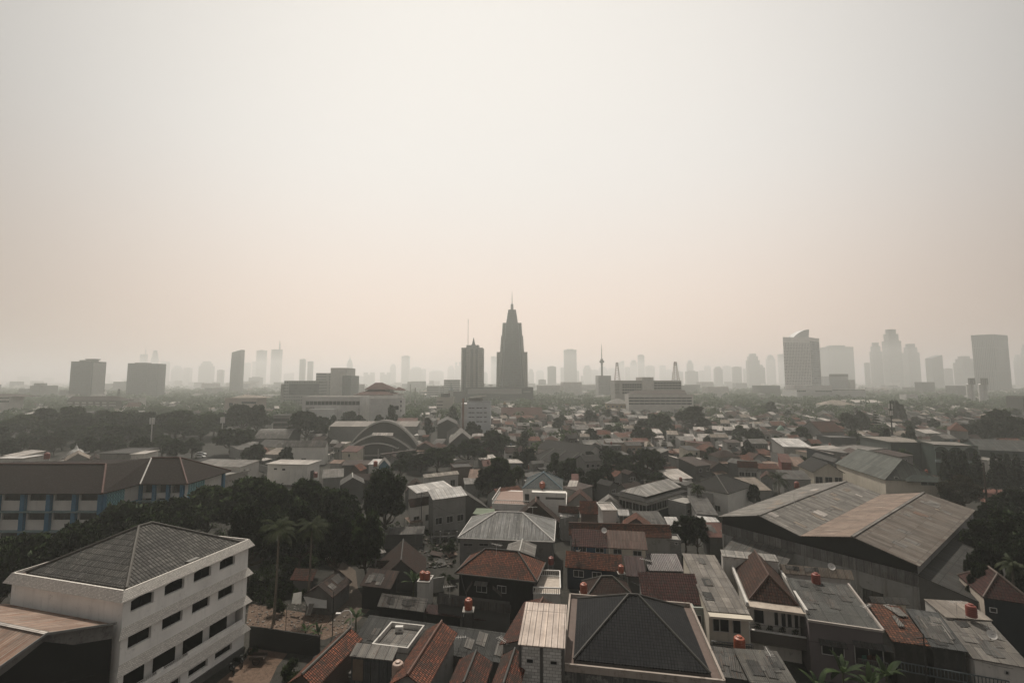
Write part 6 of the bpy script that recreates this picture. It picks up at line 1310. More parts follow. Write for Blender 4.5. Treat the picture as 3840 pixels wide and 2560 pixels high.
def tvtower():
    Y=820; c=atY('L',1888,1100,Y); s=Y/FP/2.851; z=lambda y:atY('L',1888,y,Y).z; t=thing('television_tower','slim television tower with round pods on a pale block','tower',(c.x,Y,0))
    m=MB(); a,b=atY('L',1836,1020,Y),atY('L',1970,1020,Y); m.prism([(a.x,Y),(b.x,Y),(b.x,Y+30),(a.x,Y+30)],0,a.z); m.build('base_block',grid((.34,.34,.33),(.2,.2,.2),3,3.6,.6,.4),t)
    m=MB(); m.lathe((c.x,Y+10,z(1022)),[(10*s,0),(9*s,z(905)-z(1022)),(16*s,z(900)-z(1022)),(10*s,z(895)-z(1022)),(10*s,z(880)-z(1022))],12); m.build('shaft',TW4,t)
    m=MB(); m.lathe((c.x,Y+10,z(885)),[(10*s,0),(25*s,8*s),(26*s,22*s),(14*s,30*s),(16*s,42*s),(6*s,46*s)],16); m.build('pod',TW4,t); m=MB(); m.tube([(c.x,Y+10,z(842)),(c.x,Y+10,z(740)),(c.x,Y+10,z(675))],[5*s,3.4*s,.8*s],6); m.build('needle',TW4,t)
tvtower()
RW=plain((.3,.16,.13))
p=atY('M',300,462,560); mast_lattice('red white lattice mast left of the ribbon office core',V((p.x,560,p.z)),atY('M',297,282,560).z-p.z,6,RW); p=atY('M',873,460,560); mast_lattice('red white lattice mast at the right end of the ribbon office',V((p.x,560,p.z)),atY('M',870,275,560).z-p.z,7,RW)
p=at('N',325,1010,0); mast_lattice('thin dark lattice mast standing in the kampung',V((p.x,300,0)),atY('N',315,815,300).z,3.0,IRON); p=atY('J',1047,545,560); mast_lattice('dark antenna mast between broad tower and squat tower',V((p.x,560,0)),atY('J',1050,488,560).z,4,IRON)
p=atY('K',1503,500,500); pole('tall thin mast right of the red roofed pavilion',(p.x,500,0),atY('K',1503,447,500).z,r=.45,name='mast',cat='mast'); p=atY('K',1547,500,480); pole('thick phone mast right of the tall thin mast',(p.x,480,0),atY('K',1547,478,480).z,r=.7,name='mast',cat='mast')
def hotel():
    Y=760; a,b=atY('N',88,160,Y),atY('N',335,160,Y); c=atY('N',440,160,Y+26); z=lambda y:atY('N',200,y,Y).z; t=thing('gridded_hotel','tall white hotel tower with window grid and curved sail crown','skyscraper',((a.x+b.x)/2,Y,0))
    H=z(160); m=MB(); A,B,C=V((a.x,Y)),V((b.x,Y)),V((c.x-2,Y+26)); D=A+(C-B); m.prism([A,B,C,D],0,H); m.build('wall',wall((.82,.80,.76),amt=.04),t)
    m=MB(); e=(C-B).normalized(); n=V((e.y,-e.x)); 
    Q=lambda u,zz:V((*(B+e*u+n*.1),zz))
    L=(C-B).length
    m.face([Q(2,3),Q(L-2,3),Q(L-2,H-6),Q(2,H-6)]); m.build('glass_flank',grid((.5,.51,.51),(.3,.31,.315),3,3.8,.7,.6),t)
    nx,nz=17,28; W=(B-A).length; wm=bpy.data.meshes.new('window'); wm.from_pydata([(-1,0,-.8),(1,0,-.8),(1,0,.8),(-1,0,.8)],[],[(0,1,2,3)]); wm.materials.append(plain((.30,.305,.30),.5))
    rest=MB(); k=0; o=ORIG[t.name]
    for j in reversed(range(nz)):
        for i in range(nx):
            x=A.x+W*(i+.5)/nx; zz=30+j*(H-38)/nz
            if k<100: ob=bpy.data.objects.new('window',wm); link(ob,t); ob.location=(x-o.x,Y-.12-o.y,zz-o.z); ob.scale=(W/nx*.3,1,(H-38)/nz*.36)
            else:
                hw,hz_=W/nx*.3,(H-38)/nz*.29; rest.face([(x-hw,Y-.12,zz-hz_),(x+hw,Y-.12,zz-hz_),(x+hw,Y-.12,zz+hz_),(x-hw,Y-.12,zz+hz_)])
            k+=1
    r=rest.build('window_rows',plain((.30,.305,.30),.5),t); r['kind']='stuff'
    m=MB(); z0=z(170); z1=z(84); x0,x1=atY('N',170,160,Y+8).x,atY('N',330,160,Y+8).x; n=12; pts=[]
    for q in range(n+1): f=q/n; pts.append((x0+(x1-x0)*f, z0+(z1-z0)*math.sin(f*math.pi/2)**.8))
    for q in range(n): m.face([(pts[q][0],Y+5,pts[q][1]),(pts[q+1][0],Y+5,pts[q+1][1]),(pts[q+1][0]-1,Y+22,pts[q+1][1]),(pts[q][0],Y+22,pts[q][1])])
    m.face([(p_[0],Y+5,p_[1]) for p_ in pts]+[(x1-2,Y+5,z0)]); m.face([(pts[-1][0],Y+5,pts[-1][1]),(x1-2,Y+5,z0),(x1-2,Y+22,z0),(x1-1,Y+22,z1)]); m.build('sail_crown',plain((.6,.6,.59),.4),t)
hotel()
def ribbed():
    Y=1150; a,b,c=atY('N',1925,134,Y),atY('N',2065,130,Y),atY('N',2235,134,Y+20); t=thing('ribbed_tower','broad grey tower with vertical ribs and blank crown band at the right','skyscraper',(b.x,Y,0)); H=a.z
    A,B,C=V((a.x+6,Y+25)),V((b.x,Y)),V((c.x,Y+30)); D=A+(C-B); m=MB(); m.prism([A,B,C,D],0,H); m.build('wall',grid((.25,.25,.245),(.09,.095,.1),3.2,60,.5,.97),t); m=MB(); k=.05
    ctr=(A+C)/2; m.prism([ctr+(q-ctr)*1.012 for q in(A,B,C,D)],H-14,H+.5); m.build('crown_band',TW4,t)
ribbed()
# ================================================================ ground features, fences, yard things, vehicles
def sheetpoly(name,pts,mat,z=.006,kind='structure'):
    m=MB(); m.face([at(c,x,y,z) for c,x,y in pts]); tag(m.build(name,mat),kind=kind)
DIRT=groundmat((.11,.075,.055),(.15,.105,.08),(.07,.055,.045),.3)
sheetpoly('dirt_yard',[('A',1850,1600),('A',2352,1600),('B',330,1400),('B',420,1290),('B',85,1240),('A',2180,1330)],DIRT,.006)
sheetpoly('rubble_lot',[('B',50,1085),('B',740,1170),('B',1010,1060),('B',830,950),('B',560,930),('B',80,850)],groundmat((.10,.07,.055),(.14,.10,.075),(.06,.05,.04),.3,.7),.008)
sheetpoly('lane',[('B',830,1060),('B',1040,1010),('B',1160,890),('B',1040,720),('B',1020,560),('B',900,480),('B',790,500),('B',960,640),('B',930,800),('B',780,960)],groundmat((.075,.06,.05),(.10,.085,.07),(.15,.12,.1),.3),.011)
sheetpoly('road',[('G',1450,1200),('G',2130,1110),('G',2120,1050),('G',1500,1120)],groundmat((.035,.035,.034),(.05,.05,.048)),.009)
ROADM=groundmat((.032,.032,.032),(.045,.045,.044))
sheetpoly('road',[('F',1450,545),('F',2352,560),('F',2352,490),('F',1450,480)],ROADM,.009)
# rubble: pieces scattered over the lot
r=random.Random(5); m=MB()
for k in range(420):
    x,y=r.uniform(60,1000),r.uniform(860,1160)
    if y>1070+(x-60)*.1 or y<850: continue
    p=at('B',x,y,0); s_=r.uniform(.06,.3)
    m.box((p.x,p.y,s_*.2),(s_,s_*r.uniform(.4,1),s_*.4),r.uniform(0,3),r.randrange(3))
tag(m.build('rubble',[plain((.2,.18,.16)),plain((.11,.07,.055)),plain((.12,.11,.1))]),kind='stuff')
def wallbar(label,p,q,h,mat,th=.2,name='wall',cat='wall'):
    a=V((p.x,p.y,0)); b=V((q.x,q.y,0)); m=MB(); m.bar(a+V((0,0,h/2)),b+V((0,0,h/2)),th,h); o=m.build(name,mat,orig=a); tag(o,label,cat); return o
wallbar('dark mildewed wall along the rubble lot',at('B',85,1225,0),at('B',700,1320,0),2.6,wall((.045,.044,.042),(.02,.02,.02),.4))
a=at('B',690,1275,1.5); t=thing('car_tyre','white rimmed tyre leaning on the dark mildewed wall','tyre',(a.x,a.y-.3,0)); m=MB(); n=16
R=[[V((a.x+math.cos(6.283*k/n)*(.5+.12*math.cos(q)),a.y-.3+.1*math.sin(q),.65+math.sin(6.283*k/n)*(.5+.12*math.cos(q)))) for q in(0,1.57,3.14,4.71)] for k in range(n)]
for k in range(n):
    for q in range(4): m.face([R[k][q],R[(k+1)%n][q],R[(k+1)%n][(q+1)%4],R[k][(q+1)%4]])
m.build('tread',plain((.3,.3,.29)),t,True)
wallbar('low pale fence wall by the round tree at the lane',at('B',750,480,0),at('B',915,450,0),1.8,W_PALE); wallbar('stained retaining wall beside the collapsing house',at('B',1680,760,0),at('B',1800,740,0),2.4,W_GREY); wallbar('long grey wall under the striped school road',at('F',2080,560,0),at('F',2352,640,0),2.5,W_GREY)
pole('leaning dark pole at the right of the rubble lot',(*xy(at('B',815,1130,0)),0),6.0,arm=False,m=IRON,r=.07); pole('thin pole in the middle of the rubble lot',(*xy(at('B',402,1110,0)),0),4.0,arm=False,m=IRON,r=.05)
pole('street lamp with curved arm by the rooftop shack',(*xy(at('B',965,1600,0)),0),8.4,'street_lamp','street lamp',SOFT,.08,False,True)
pole('utility pole standing at the car lane beside the striped awning',(*xy(at('G',1597,1170,0)),0),9.5,m=IRON); pole('thin wooden pole beside the blue house front',(*xy(at('C',1080,690,0)),0),8,m=WOOD); pole('tall thin steel pole in front of the twin gabled warehouse',(*xy(at('I',740,1165,0)),0),13.5,arm=False,m=SOFT,r=.07); pole('dark utility pole at the lower right among banana plants',(*xy(at('E',1140,1700,0)),0),7.0,m=IRON)
pole('tall pole with lamp beside the cypress row',(*xy(at('I',2090,760,0)),0),12.5,arm=False,m=WOOD,r=.28)
# phone masts in the tree belt
for lab,x,yt,yb,Y in(('slim phone mast with white panels amid the rain trees, left one',1345,745,910,250),('slim phone mast with white panels amid the rain trees, right one',1965,738,890,265)):
    p=atY('J',x,yt,Y); t=thing('phone_mast',lab,'mast',(p.x,Y,0)); m=MB(); m.tube([(p.x,Y,0),(p.x,Y,p.z)],[.35,.22],7); m.build('post',SOFT,t)
    for k in range(3): m=MB(); m.box((p.x+.9*math.cos(k*2.1),Y+.9*math.sin(k*2.1),p.z-1.6),(.7,.4,3.4)); m.build('antenna_panel',PALEW,t)
antenna('television aerial on the dark lean-to roof, lower one',at('B',1925,1235,5.0)+V((0,0,-.3)),1.4,.1); antenna('television aerial on the dark lean-to roof, right one',at('C',440,1280,5.0)+V((0,0,-.3)),1.6,-.9); antenna('television aerial at the edge of the lilac row house',at('D',1770,960,7.0),1.2,.5); antenna('tall television aerial over the white hip roofed house row',at('C',985,165,7.0),1.6,.3)
# vehicles
def car(label,c,x,y,rz,col,glassc=(.02,.025,.03)):
    p=at(c,x,y,0); t=thing('parked_car',label,'car',p); ca,sa=math.cos(rz),math.sin(rz)
    W=lambda u,v,z: V((p.x+u*ca-v*sa,p.y+u*sa+v*ca,z)); pm=plain(col,.3,.5)
    def loft(m,secs):
        rows=[[W(u,-w,z0),W(u,-w*1.02,(z0+z1)/2),W(u,-w*.93,z1),W(u,w*.93,z1),W(u,w*1.02,(z0+z1)/2),W(u,w,z0)] for u,w,z0,z1 in secs]
        for a,b in zip(rows,rows[1:]):
            for k in range(5): m.face([a[k],a[k+1],b[k+1],b[k]])
        m.face(rows[0]); m.face(rows[-1][::-1])
    m=MB(); loft(m,[(-2.15,.7,.4,.75),(-2.05,.82,.28,.95),(-1.2,.86,.25,1.02),(.9,.86,.25,1.0),(1.7,.82,.27,.86),(2.1,.7,.35,.68)]); m.build('body',pm,t,True)
    m=MB(); loft(m,[(-1.95,.72,.9,.95),(-1.55,.7,.95,1.42),(-.9,.68,.95,1.55),(.1,.68,.95,1.55),(.45,.7,.95,1.45),(1.05,.74,.95,1.0)]); m.build('cabin_glass',glass(glassc),t,True)
    m=MB(); m.slab([[W(-1.5,-.6,1.5),W(.15,-.6,1.58),W(.15,.6,1.58),W(-1.5,.6,1.5)]],.05); m.build('roof_panel',pm,t)
    for u in(-1.3,1.3):
        for v in(-.8,.8):
            m=MB(); n=12; A=[W(u+.32*math.cos(6.283*k/n),v-.1,.32+.32*math.sin(6.283*k/n)) for k in range(n)]; B=[W(u+.32*math.cos(6.283*k/n),v+.1,.32+.32*math.sin(6.283*k/n)) for k in range(n)]
            for k in range(n): m.face([A[k],A[(k+1)%n],B[(k+1)%n],B[k]])
            m.face(A); m.face(B); m.build('wheel',DARK,t)
    for v in(-.55,.55):
        m=MB(); m.bar(W(2.08,v-.15,.68),W(2.08,v+.15,.68),.08,.12); m.build('headlight',PALEW,t)
car('pale green parked car on the lane behind the metal roofed hall','G',1945,1025,-.45,(.20,.30,.28)); car('white parked car under the striped awning by the pole','G',1618,1100,-1.0,(.6,.6,.58)); car('white car driving on the road behind the school roof','F',1765,508,.2,(.62,.62,.6)); car('red car tucked under scrap roofs below the white parked car','G',1545,1155,.1,(.28,.03,.03)); car('white van like car behind the other white car on the road','F',1775,485,.2,(.6,.6,.6))
def awn(label,pts,z,mat):
    c=[at(a,b,d,z) for a,b,d in pts]; t=thing('awning',label,'awning',(c[0].x,c[0].y,0)); m=MB(); m.slab([c],.06); m.build('canopy',mat,t)
    for q in c: m=MB(); m.bar((q.x,q.y,0),(q.x,q.y,z-.05),.09); m.build('post',IRON,t)
awn('striped rusty awning over the white parked car',[('G',1500,1085),('G',1610,1070),('G',1560,1015),('G',1450,1035)],2.8,S_RUST)
awn('faded green tarpaulin awning left of the brown gable house',[('H',170,1000),('H',365,1020),('H',365,955),('H',205,950)],4.2,plain((.15,.19,.12)))
def scooter(label,c,x,y,rz):
    p=at(c,x,y,0); t=thing('motorcycle',label,'motorcycle',p); ca,sa=math.cos(rz),math.sin(rz); W=lambda u,z,v=0: V((p.x+u*ca-v*sa,p.y+u*sa+v*ca,z))
    for u in(-.62,.62):
        m=MB(); n=14
        for k in range(n): a,b=6.283*k/n,6.283*(k+1)/n; m.bar(W(u+.26*math.cos(a),.28+.26*math.sin(a)),W(u+.26*math.cos(b),.28+.26*math.sin(b)),.1)
        m.build('wheel',DARK,t)
    m=MB(); m.tube([W(-.75,.62),W(-.3,.6),W(.15,.42),(W(.4,.55))],[.1,.19,.15,.08],8); m.build('body',plain((.05,.07,.07),.35,.5),t)
    m=MB(); m.tube([W(-.75,.78),W(-.2,.76),W(.05,.72)],[.1,.13,.08],8); m.build('seat',DARK,t)
    m=MB(); m.tube([W(.62,.28),W(.45,.8),W(.4,1.0)],.04,6); m.bar(W(.38,1.0,-.33),W(.38,1.0,.33),.04); m.build('handlebar',IRON,t)
    m=MB(); m.lathe(W(.5,.78),[(.02,0),(.11,.05),(.09,.14),(0,.16)],10); m.build('headlight',PALEW,t)
scooter('dark motorcycle parked on the dirt by the white block','A',2045,1455,2.4); scooter('motorcycle with pale leg shield beside the dark one','A',2130,1385,2.2)
t=thing('handcart','dark wooden handcart with weeds beside the dirt yard wall','handcart',at('B',160,1370,0)); p=at('B',160,1370,0); m=MB(); m.box(p+V((0,0,.6)),(1.8,1.0,.12)); 
for y_ in(-.5,.5): m.box(p+V((0,y_,.8)),(1.8,.06,.35))
m.build('tray',WOOD,t)
for y_ in(-.55,.55): m=MB(); n=12; [m.bar(p+V((.45*math.cos(6.283*k/n),y_,.45+.45*math.sin(6.283*k/n))),p+V((.45*math.cos(6.283*(k+1)/n),y_,.45+.45*math.sin(6.283*(k+1)/n))),.06) for k in range(n)]; m.build('wheel',DARK,t)
# cables
def cable(label,p,q,sag,r=.02):
    pts=[]
    for k in range(13): f=k/12; c=p.lerp(q,f); pts.append(c+V((0,0,-sag*4*f*(1-f))))
    m=MB(); m.tube(pts,r,4); o=m.build('cable',WIRE,orig=p); tag(o,label,'cable')
a=at('G',1597,1170,0); cable('power cable from the lane pole to the workshop',V((a.x,a.y,9)),at('G',1900,1000,6),.8); cable('power cable from the lane pole toward the collapsing house',V((a.x,a.y,9)),at('B',1500,560,6),1.0)
a=at('C',1080,690,0); cable('sagging cable from the wooden pole to the maroon roof',V((a.x,a.y,7.6)),at('C',1660,700,7.4),.7); cable('sagging cable from the wooden pole over the lane to the hall',V((a.x,a.y,7.6)),at('C',930,240,6.6),.6)
a=at('E',1140,1700,0); cable('sagging cable across the lower right facades',V((a.x,a.y,6.6)),at('D',1250,1180,5.6),.6); cable('cable from the lower right pole to the pale sheet house',V((a.x,a.y,6.6)),at('E',1900,1440,4.6),.5)
# ================================================================ vegetation near
T('feather',0,'F',250,1185,560,76,'broad feathery tree before the school, leftmost of the near canopy'); T('feather',1,'F',650,1090,520,78,'feathery tree between the school front and the white block roof'); T('feather',2,'F',20,1300,300,70,'low feathery tree at the left edge below the school')
T('feather',1,'F',1130,905,560,92,'feathery tree covering the school recess'); T('feather',0,'F',1480,885,480,97,'feathery tree right of the school recess trees'); T('feather',2,'F',1330,1010,500,84,'lower feathery tree behind the white block ridge')
T('feather',2,'F',1850,770,520,104,'tall feathery tree at the right end of the school'); T('feather',0,'F',2200,690,560,108,'tall feathery tree below the plain white box house'); T('broad',0,'G',330,730,520,100,'dense green tree directly behind the left palm'); T('broad',1,'G',620,705,460,106,'dense green tree behind the right palm'); T('feather',1,'G',880,790,420,100,'dark leafy tree between the palms and the big round tree')
T('dark',1,'G',100,930,420,84,'dark shady tree behind the white block corner'); T('dark',0,'G',560,930,420,88,'dark shady tree behind the two palms'); T('dark',2,'G',860,1000,380,84,'dark shady tree left of the lighter round tree')
T('round',0,'G',1290,640,430,104,'big dense round tree with dark crown beside the workshop'); T('round',1,'G',1110,1010,330,84,'lighter bushy round tree at the bend of the lane')
palm('coconut palm left of its twin in front of the dark trees','B',352,95,71,fr=3.6,seed=2); palm('coconut palm right of its twin in front of the dark trees','B',640,85,75,fr=3.6,seed=5)
for k,(x,y,yb,w_,lab) in enumerate([(560,395,540,300,'tangled shrub below the right coconut palm'),(760,350,500,180,'pale flowering shrub near the lane gate'),(350,640,790,260,'creeper covered shrub by the ruined tiled shed'),(330,790,940,180,'leafy bush at the edge of the rubble lot'),(540,690,800,150,'bush on the leaning timber shack'),(200,680,830,110,'small bush left of the ruined shed'),(1230,440,520,150,'bush left of the collapsing tiled house'),(1800,560,700,190,'bush beside the black walled house'),(1850,260,420,140,'banana like bush left of the metal hall'),(470,640,760,160,'creeper bush in front of the ruined tiled shed'),(120,620,760,180,'wild bush in the shade right of the white block')]):
    TB('shrub',k%3,'B',x,y,yb,w_,lab)
TB('shrub',1,'B',440,1330,1560,260,'glossy green bush at the foot of the narrow brick house'); TB('shrub',0,'B',110,1225,1310,110,'weedy bush next to the handcart')
banana('banana plant at the right end of the rubble lot',V((*xy(at('B',1020,1100,0)),0)),3.6,8,3,1.9); banana('banana plant by the dark mildewed wall, left one',V((*xy(at('B',575,1190,0)),0)),2.8,6,4,1.6); banana('banana plant by the dark mildewed wall, right one',V((*xy(at('B',690,1190,0)),0)),2.2,6,5,1.5)
banana('big banana plant beside the two tank pump house',V((*xy(at('B',1530,790,0)),0)),4.2,11,6,2.4)
banana('tall banana plant with bright leaf at the bottom right',V((*xy(at('E',400,1800,0)),0)),7.4,10,7,2.6); banana('broad banana plant at the bottom, right of the tall one',V((*xy(at('E',790,1800,0)),0)),6.6,10,8,2.6); banana('drooping banana plant at the bottom, left of the tall one',V((*xy(at('E',180,1850,0)),0)),5.4,8,9,2.2); banana('low banana plant beside the broad one near the pole',V((*xy(at('E',640,1850,0)),0)),5.6,8,10,2.4)
TB('dark',0,'C',2050,65,420,230,'dense dark round tree behind the long orange tile house') ; TB('dark',2,'C',2160,85,425,200,'dark tree half merged with the round tree by white sheet roof')
TB('round',1,'D',1290,250,520,270,'leafy tree against the warehouse wall'); TB('round',2,'D',1880,590,800,270,'bushy small tree above the damaged tile house'); TB('shrub',2,'D',1560,460,640,140,'dark bush in the gap beside the warehouse wall')
T('dark',1,'E',1850,60,640,80,'large dark tree at the right edge over the warehouse'); T('dark',0,'E',1620,300,300,72,'dark tree lobe hanging at the warehouse lean-to'); T('dark',2,'E',1990,330,330,70,'dark tree at the right edge behind the blue black house'); T('dark',1,'E',1600,520,230,66,'dark bushy tree behind the pinkish hip roof'); palm('small palm at the right edge behind the pinkish hip roof','E',1880,440,68,fr=2.4,seed=11)
# middle: H, I
T('broad',0,'H',430,500,330,140,'spreading dark tree left of the white pyramid house'); T('dark',2,'H',300,600,230,138,'dark tree lobe left of the spreading tree'); T('broad',1,'H',1440,455,330,168,'rounded dark tree left half of the pair by the terrace row'); T('broad',2,'H',1710,430,300,166,'rounded dark tree right half of the pair by the terrace row'); T('dark',1,'H',1560,560,330,160,'dark tree filling between the rounded pair'); T('dark',0,'H',1230,610,220,140,'dark palm like tree behind the white pyramid house'); T('broad',2,'H',1800,640,200,150,'bush tree at the right foot of the rounded pair')
T('pine',0,'H',630,185,130,235,'tall pointed tree above the terrace row'); T('broad',1,'H',360,270,260,215,'round tree left of the tall pointed tree'); T('broad',0,'H',130,335,330,190,'round tree before the grey warehouses'); T('round',0,'H',500,360,170,215,'bushy tree at the foot of the tall pointed tree'); T('broad',2,'G',1750,420,300,180,'dark hedge tree right of the arched hall walkway'); T('round',2,'G',1420,530,180,170,'bushy small tree in front of the arched hall'); T('dark',1,'G',1600,470,240,182,'dark hedge tree along the brown walkway'); T('dark',2,'G',1480,450,240,190,'dark hedge tree under the arched hall front')
TB('shrub',0,'H',1930,930,1020,240,'shrubs before the angled long hall'); TB('shrub',1,'H',2150,930,1000,200,'shrubs below the grey tiled porch wing')
palm('royal palm in front of the grey tiled porch wing','H',2150,725,118,fr=2.6,seed=21); palm('coconut palm with full crown behind the warehouse','I',605,505,135,fr=4.2,seed=22,n=22); TB('shrub',2,'I',770,550,640,130,'leafy shrub right of the coconut palm behind the warehouse')
for k,(x,yt,w_) in enumerate([(1782,340,75),(1848,345,70),(1895,350,70),(1925,352,60),(2008,352,90),(2130,365,75),(2175,375,70),(2228,372,75),(2292,372,80)]):
    T('column',k%2,'I',x,yt,w_*1.25,150,['leftmost dark cypress before the green school','second dark cypress from the left before the green school','third dark cypress from the left before the green school','slim fourth cypress from the left before the green school','broad cypress at the end of the left cypress group','first cypress of the right group by the court','second cypress of the right group by the court','third cypress of the right group by the court','rightmost dark cypress at the picture side of the court'][k],'cypresses before the green school')
T('dry',0,'I',1900,520,260,128,'thin brownish tree by the sports court'); T('dry',1,'I',1810,600,160,120,'thin dry tree left of the brownish court tree'); T('dark',0,'I',2260,620,300,110,'dark tree at the right edge below the court'); T('dark',1,'I',2150,740,260,100,'dark tree between court and warehouse'); TB('shrub',2,'I',1240,505,610,320,'reddish flowering hedge before the pale gable house'); TB('shrub',1,'I',1530,600,700,160,'banana like shrub before the green roofed house'); TB('shrub',0,'I',1420,600,680,240,'dark hedge along the green roofed house'); T('dark',2,'I',430,600,90,128,'small dark tree beside the white hip roofed house')
T('broad',1,'I',30,30,170,300,'big round tree in the kampung beside the mosque roofs') if False else None
T('broad',0,'M',1030,705,330,300,'big round kampung tree, right one of the large pair'); T('broad',2,'M',720,785,300,290,'big round kampung tree, left one of the large pair'); T('dark',1,'M',560,850,200,285,'low dark tree left of the large kampung pair'); T('broad',1,'M',1640,930,200,240,'round tree beside the small mosque'); T('broad',0,'M',1790,665,150,430,'round dark tree at the kampung edge below the hotel'); T('broad',2,'M',330,770,90,380,'small round tree below the ochre school'); T('broad',1,'M',40,750,140,360,'round tree left of the ochre school'); T('broad',0,'M',200,740,100,370,'round tree beside the ochre school wall')
T('broad',2,'N',2110,835,270,255,'big dark tree mass right of the green school, left crown'); T('broad',0,'N',2290,900,260,240,'big dark tree mass right of the green school, right crown'); T('dark',1,'N',1980,930,200,245,'dark tree at the left of the big mass beside the school'); T('dark',2,'N',2180,960,280,235,'dark tree at the foot of the big mass'); T('broad',1,'N',1150,755,140,350,'round tree in the kampung right of the brownish hall'); T('pine',1,'N',955,835,130,280,'palm like pointed tree in the kampung'); T('broad',1,'N',700,870,160,290,'loose tree left of the palm like pointed tree'); T('broad',0,'N',820,850,140,300,'loose tree close left of the palm like pointed tree')
T('mid',0,'N',1270,990,120,235,'bush tree beside the phone mast'); T('mid',1,'N',1050,1010,100,232,'bush tree left of the phone mast')
# banyan, belt trees
T('broad',1,'K',590,688,370,255,'great round banyan between barrel hall and arched hall'); T('mid',2,'K',960,690,220,300,'round tree before the museum block'); T('mid',1,'K',1060,720,150,290,'second round tree before the museum block'); T('mid',0,'K',1220,718,130,285,'ball shaped tree before the tall white hall'); T('mid',2,'K',1340,638,110,290,'taller tree right of the ball shaped tree'); T('mid',0,'K',1870,645,130,330,'tree left of the pale office block'); T('mid',2,'K',1660,745,110,265,'round tree by the grey warehouses'); T('mid',1,'K',820,720,110,290,'tree beside the banyan before the museum block')
T('dark',0,'K',125,980,190,190,'small dark tree by the low beige shed, left one'); T('dark',2,'K',415,1000,140,180,'small dark tree by the low beige shed, right one'); T('dark',1,'K',2060,780,160,255,'spreading dark tree before the pale office block')
BEL=[(0,830,260),(110,745,300),(230,700,330),(330,820,230),(430,650,330),(540,720,320),(640,640,300),(740,700,320),(850,720,300),(930,690,300),(1050,690,320),(1160,680,340),(1290,695,320),(1400,730,260),(1500,705,330),(1640,680,330),(1780,700,330),(1890,680,280),(1990,690,260),(2140,615,330),(2280,620,330),(700,800,320),(900,790,300),(1100,800,330),(1320,790,300),(1560,760,330),(1790,760,340),(1440,900,280),(1250,930,260),(1000,920,240),(780,910,220),(560,860,240),(200,880,240),(60,920,240),(1700,920,220),(1560,930,220),(940,880,160),(2200,830,200)]
for k,(x,y,w_) in enumerate(BEL):
    d=285-max(0,(y-680))*.36+(k*37%23); T(['broad','round','feather','broad'][k%4] if y<800 else ['broad','round','dark'][k%3],k%3,'J',x,y+(k*29%31)-12,w_*(.8+.05*(k%4)),d,f'rain tree in the left park belt, {ordn(sum(1 for q in BEL if (q[1]<800)==(y<800) and (q[0],q[1])<(x,y)))} crown from left in the {"rear" if y<800 else "front"} rank','rain trees of the park belt')
for k,(x,y,w_,Y) in enumerate([(400,900,160,225),(490,915,150,222),(330,960,140,215)]): T('dry',k%2,'J',x,y,w_,Y,['thin brown dry tree in the park, left one','bare yellowish tree in the park, middle one','thin dry tree in the park nearest the white dome'][k])
T('feather',0,'J',2050,840,310,225,'umbrella shaped tree with bare trunk beside the road'); T('dark',1,'J',2250,980,190,205,'dark tree at the road right of the umbrella tree')

# low wild growth of the vacant land, one mass
def inpoly(x,y,P):
    c=False
    for i in range(len(P)):
        (x1,y1),(x2,y2)=P[i],P[i-1]
        if (y1>y)!=(y2>y) and x<(x2-x1)*(y-y1)/(y2-y1)+x1: c=not c
    return c
g=np.random.default_rng(9); Cs=[];Us=[];Ws=[];Ns=[]
def growth(c,P,n,h,size):
    Q=[tuple(xy(at(c,x,y,0))) for x,y in P]; xs=[q[0] for q in Q]; ys=[q[1] for q in Q]; k=0
    while k<n:
        x,y=g.uniform(min(xs),max(xs)),g.uniform(min(ys),max(ys))
        if not inpoly(x,y,Q): k+=.2; continue
        k+=1; H=h*g.uniform(.3,1.0); m_=int(26); d=unit(g.normal(size=(m_,3))); d[:,2]=np.abs(d[:,2]); C=np.array([x,y,0])+d*np.array([H*.7,H*.7,H])*g.uniform(.6,1,size=(m_,1)); ax=unit(g.normal(size=(m_,3))+d*.5); sd=unit(np.cross(ax,d)); s_=size*g.uniform(.6,1.3,size=(m_,1)); Cs.append(C);Us.append(ax*s_);Ws.append(sd*s_*.45);Ns.append(d+np.array([0,0,.4]))
growth('B',[(80,600),(330,430),(900,330),(1250,380),(1200,520),(1000,520),(880,470),(640,560),(440,700),(260,880),(80,840)],750,1.5,.2)
growth('B',[(1250,180),(1900,60),(1940,300),(1880,560),(1700,600),(1650,300),(1300,260)],230,1.2,.2)
growth('A',[(1990,1350),(2190,1250),(2230,1300),(2050,1420)],16,.7,.12)
growth('F',[(-200,1500),(2352,1400),(2352,950),(1200,850),(-200,1000)],500,2.0,.32)
growth('I',[(1000,1060),(1560,1180),(1900,1290),(1800,1330),(1000,1150)],60,1.3,.2)
o=bpy.data.objects.new('undergrowth',quads_mesh('undergrowth',np.concatenate(Cs),np.concatenate(Us),np.concatenate(Ws),LEAF_B,np.concatenate(Ns))); link(o); tag(o,kind='stuff')
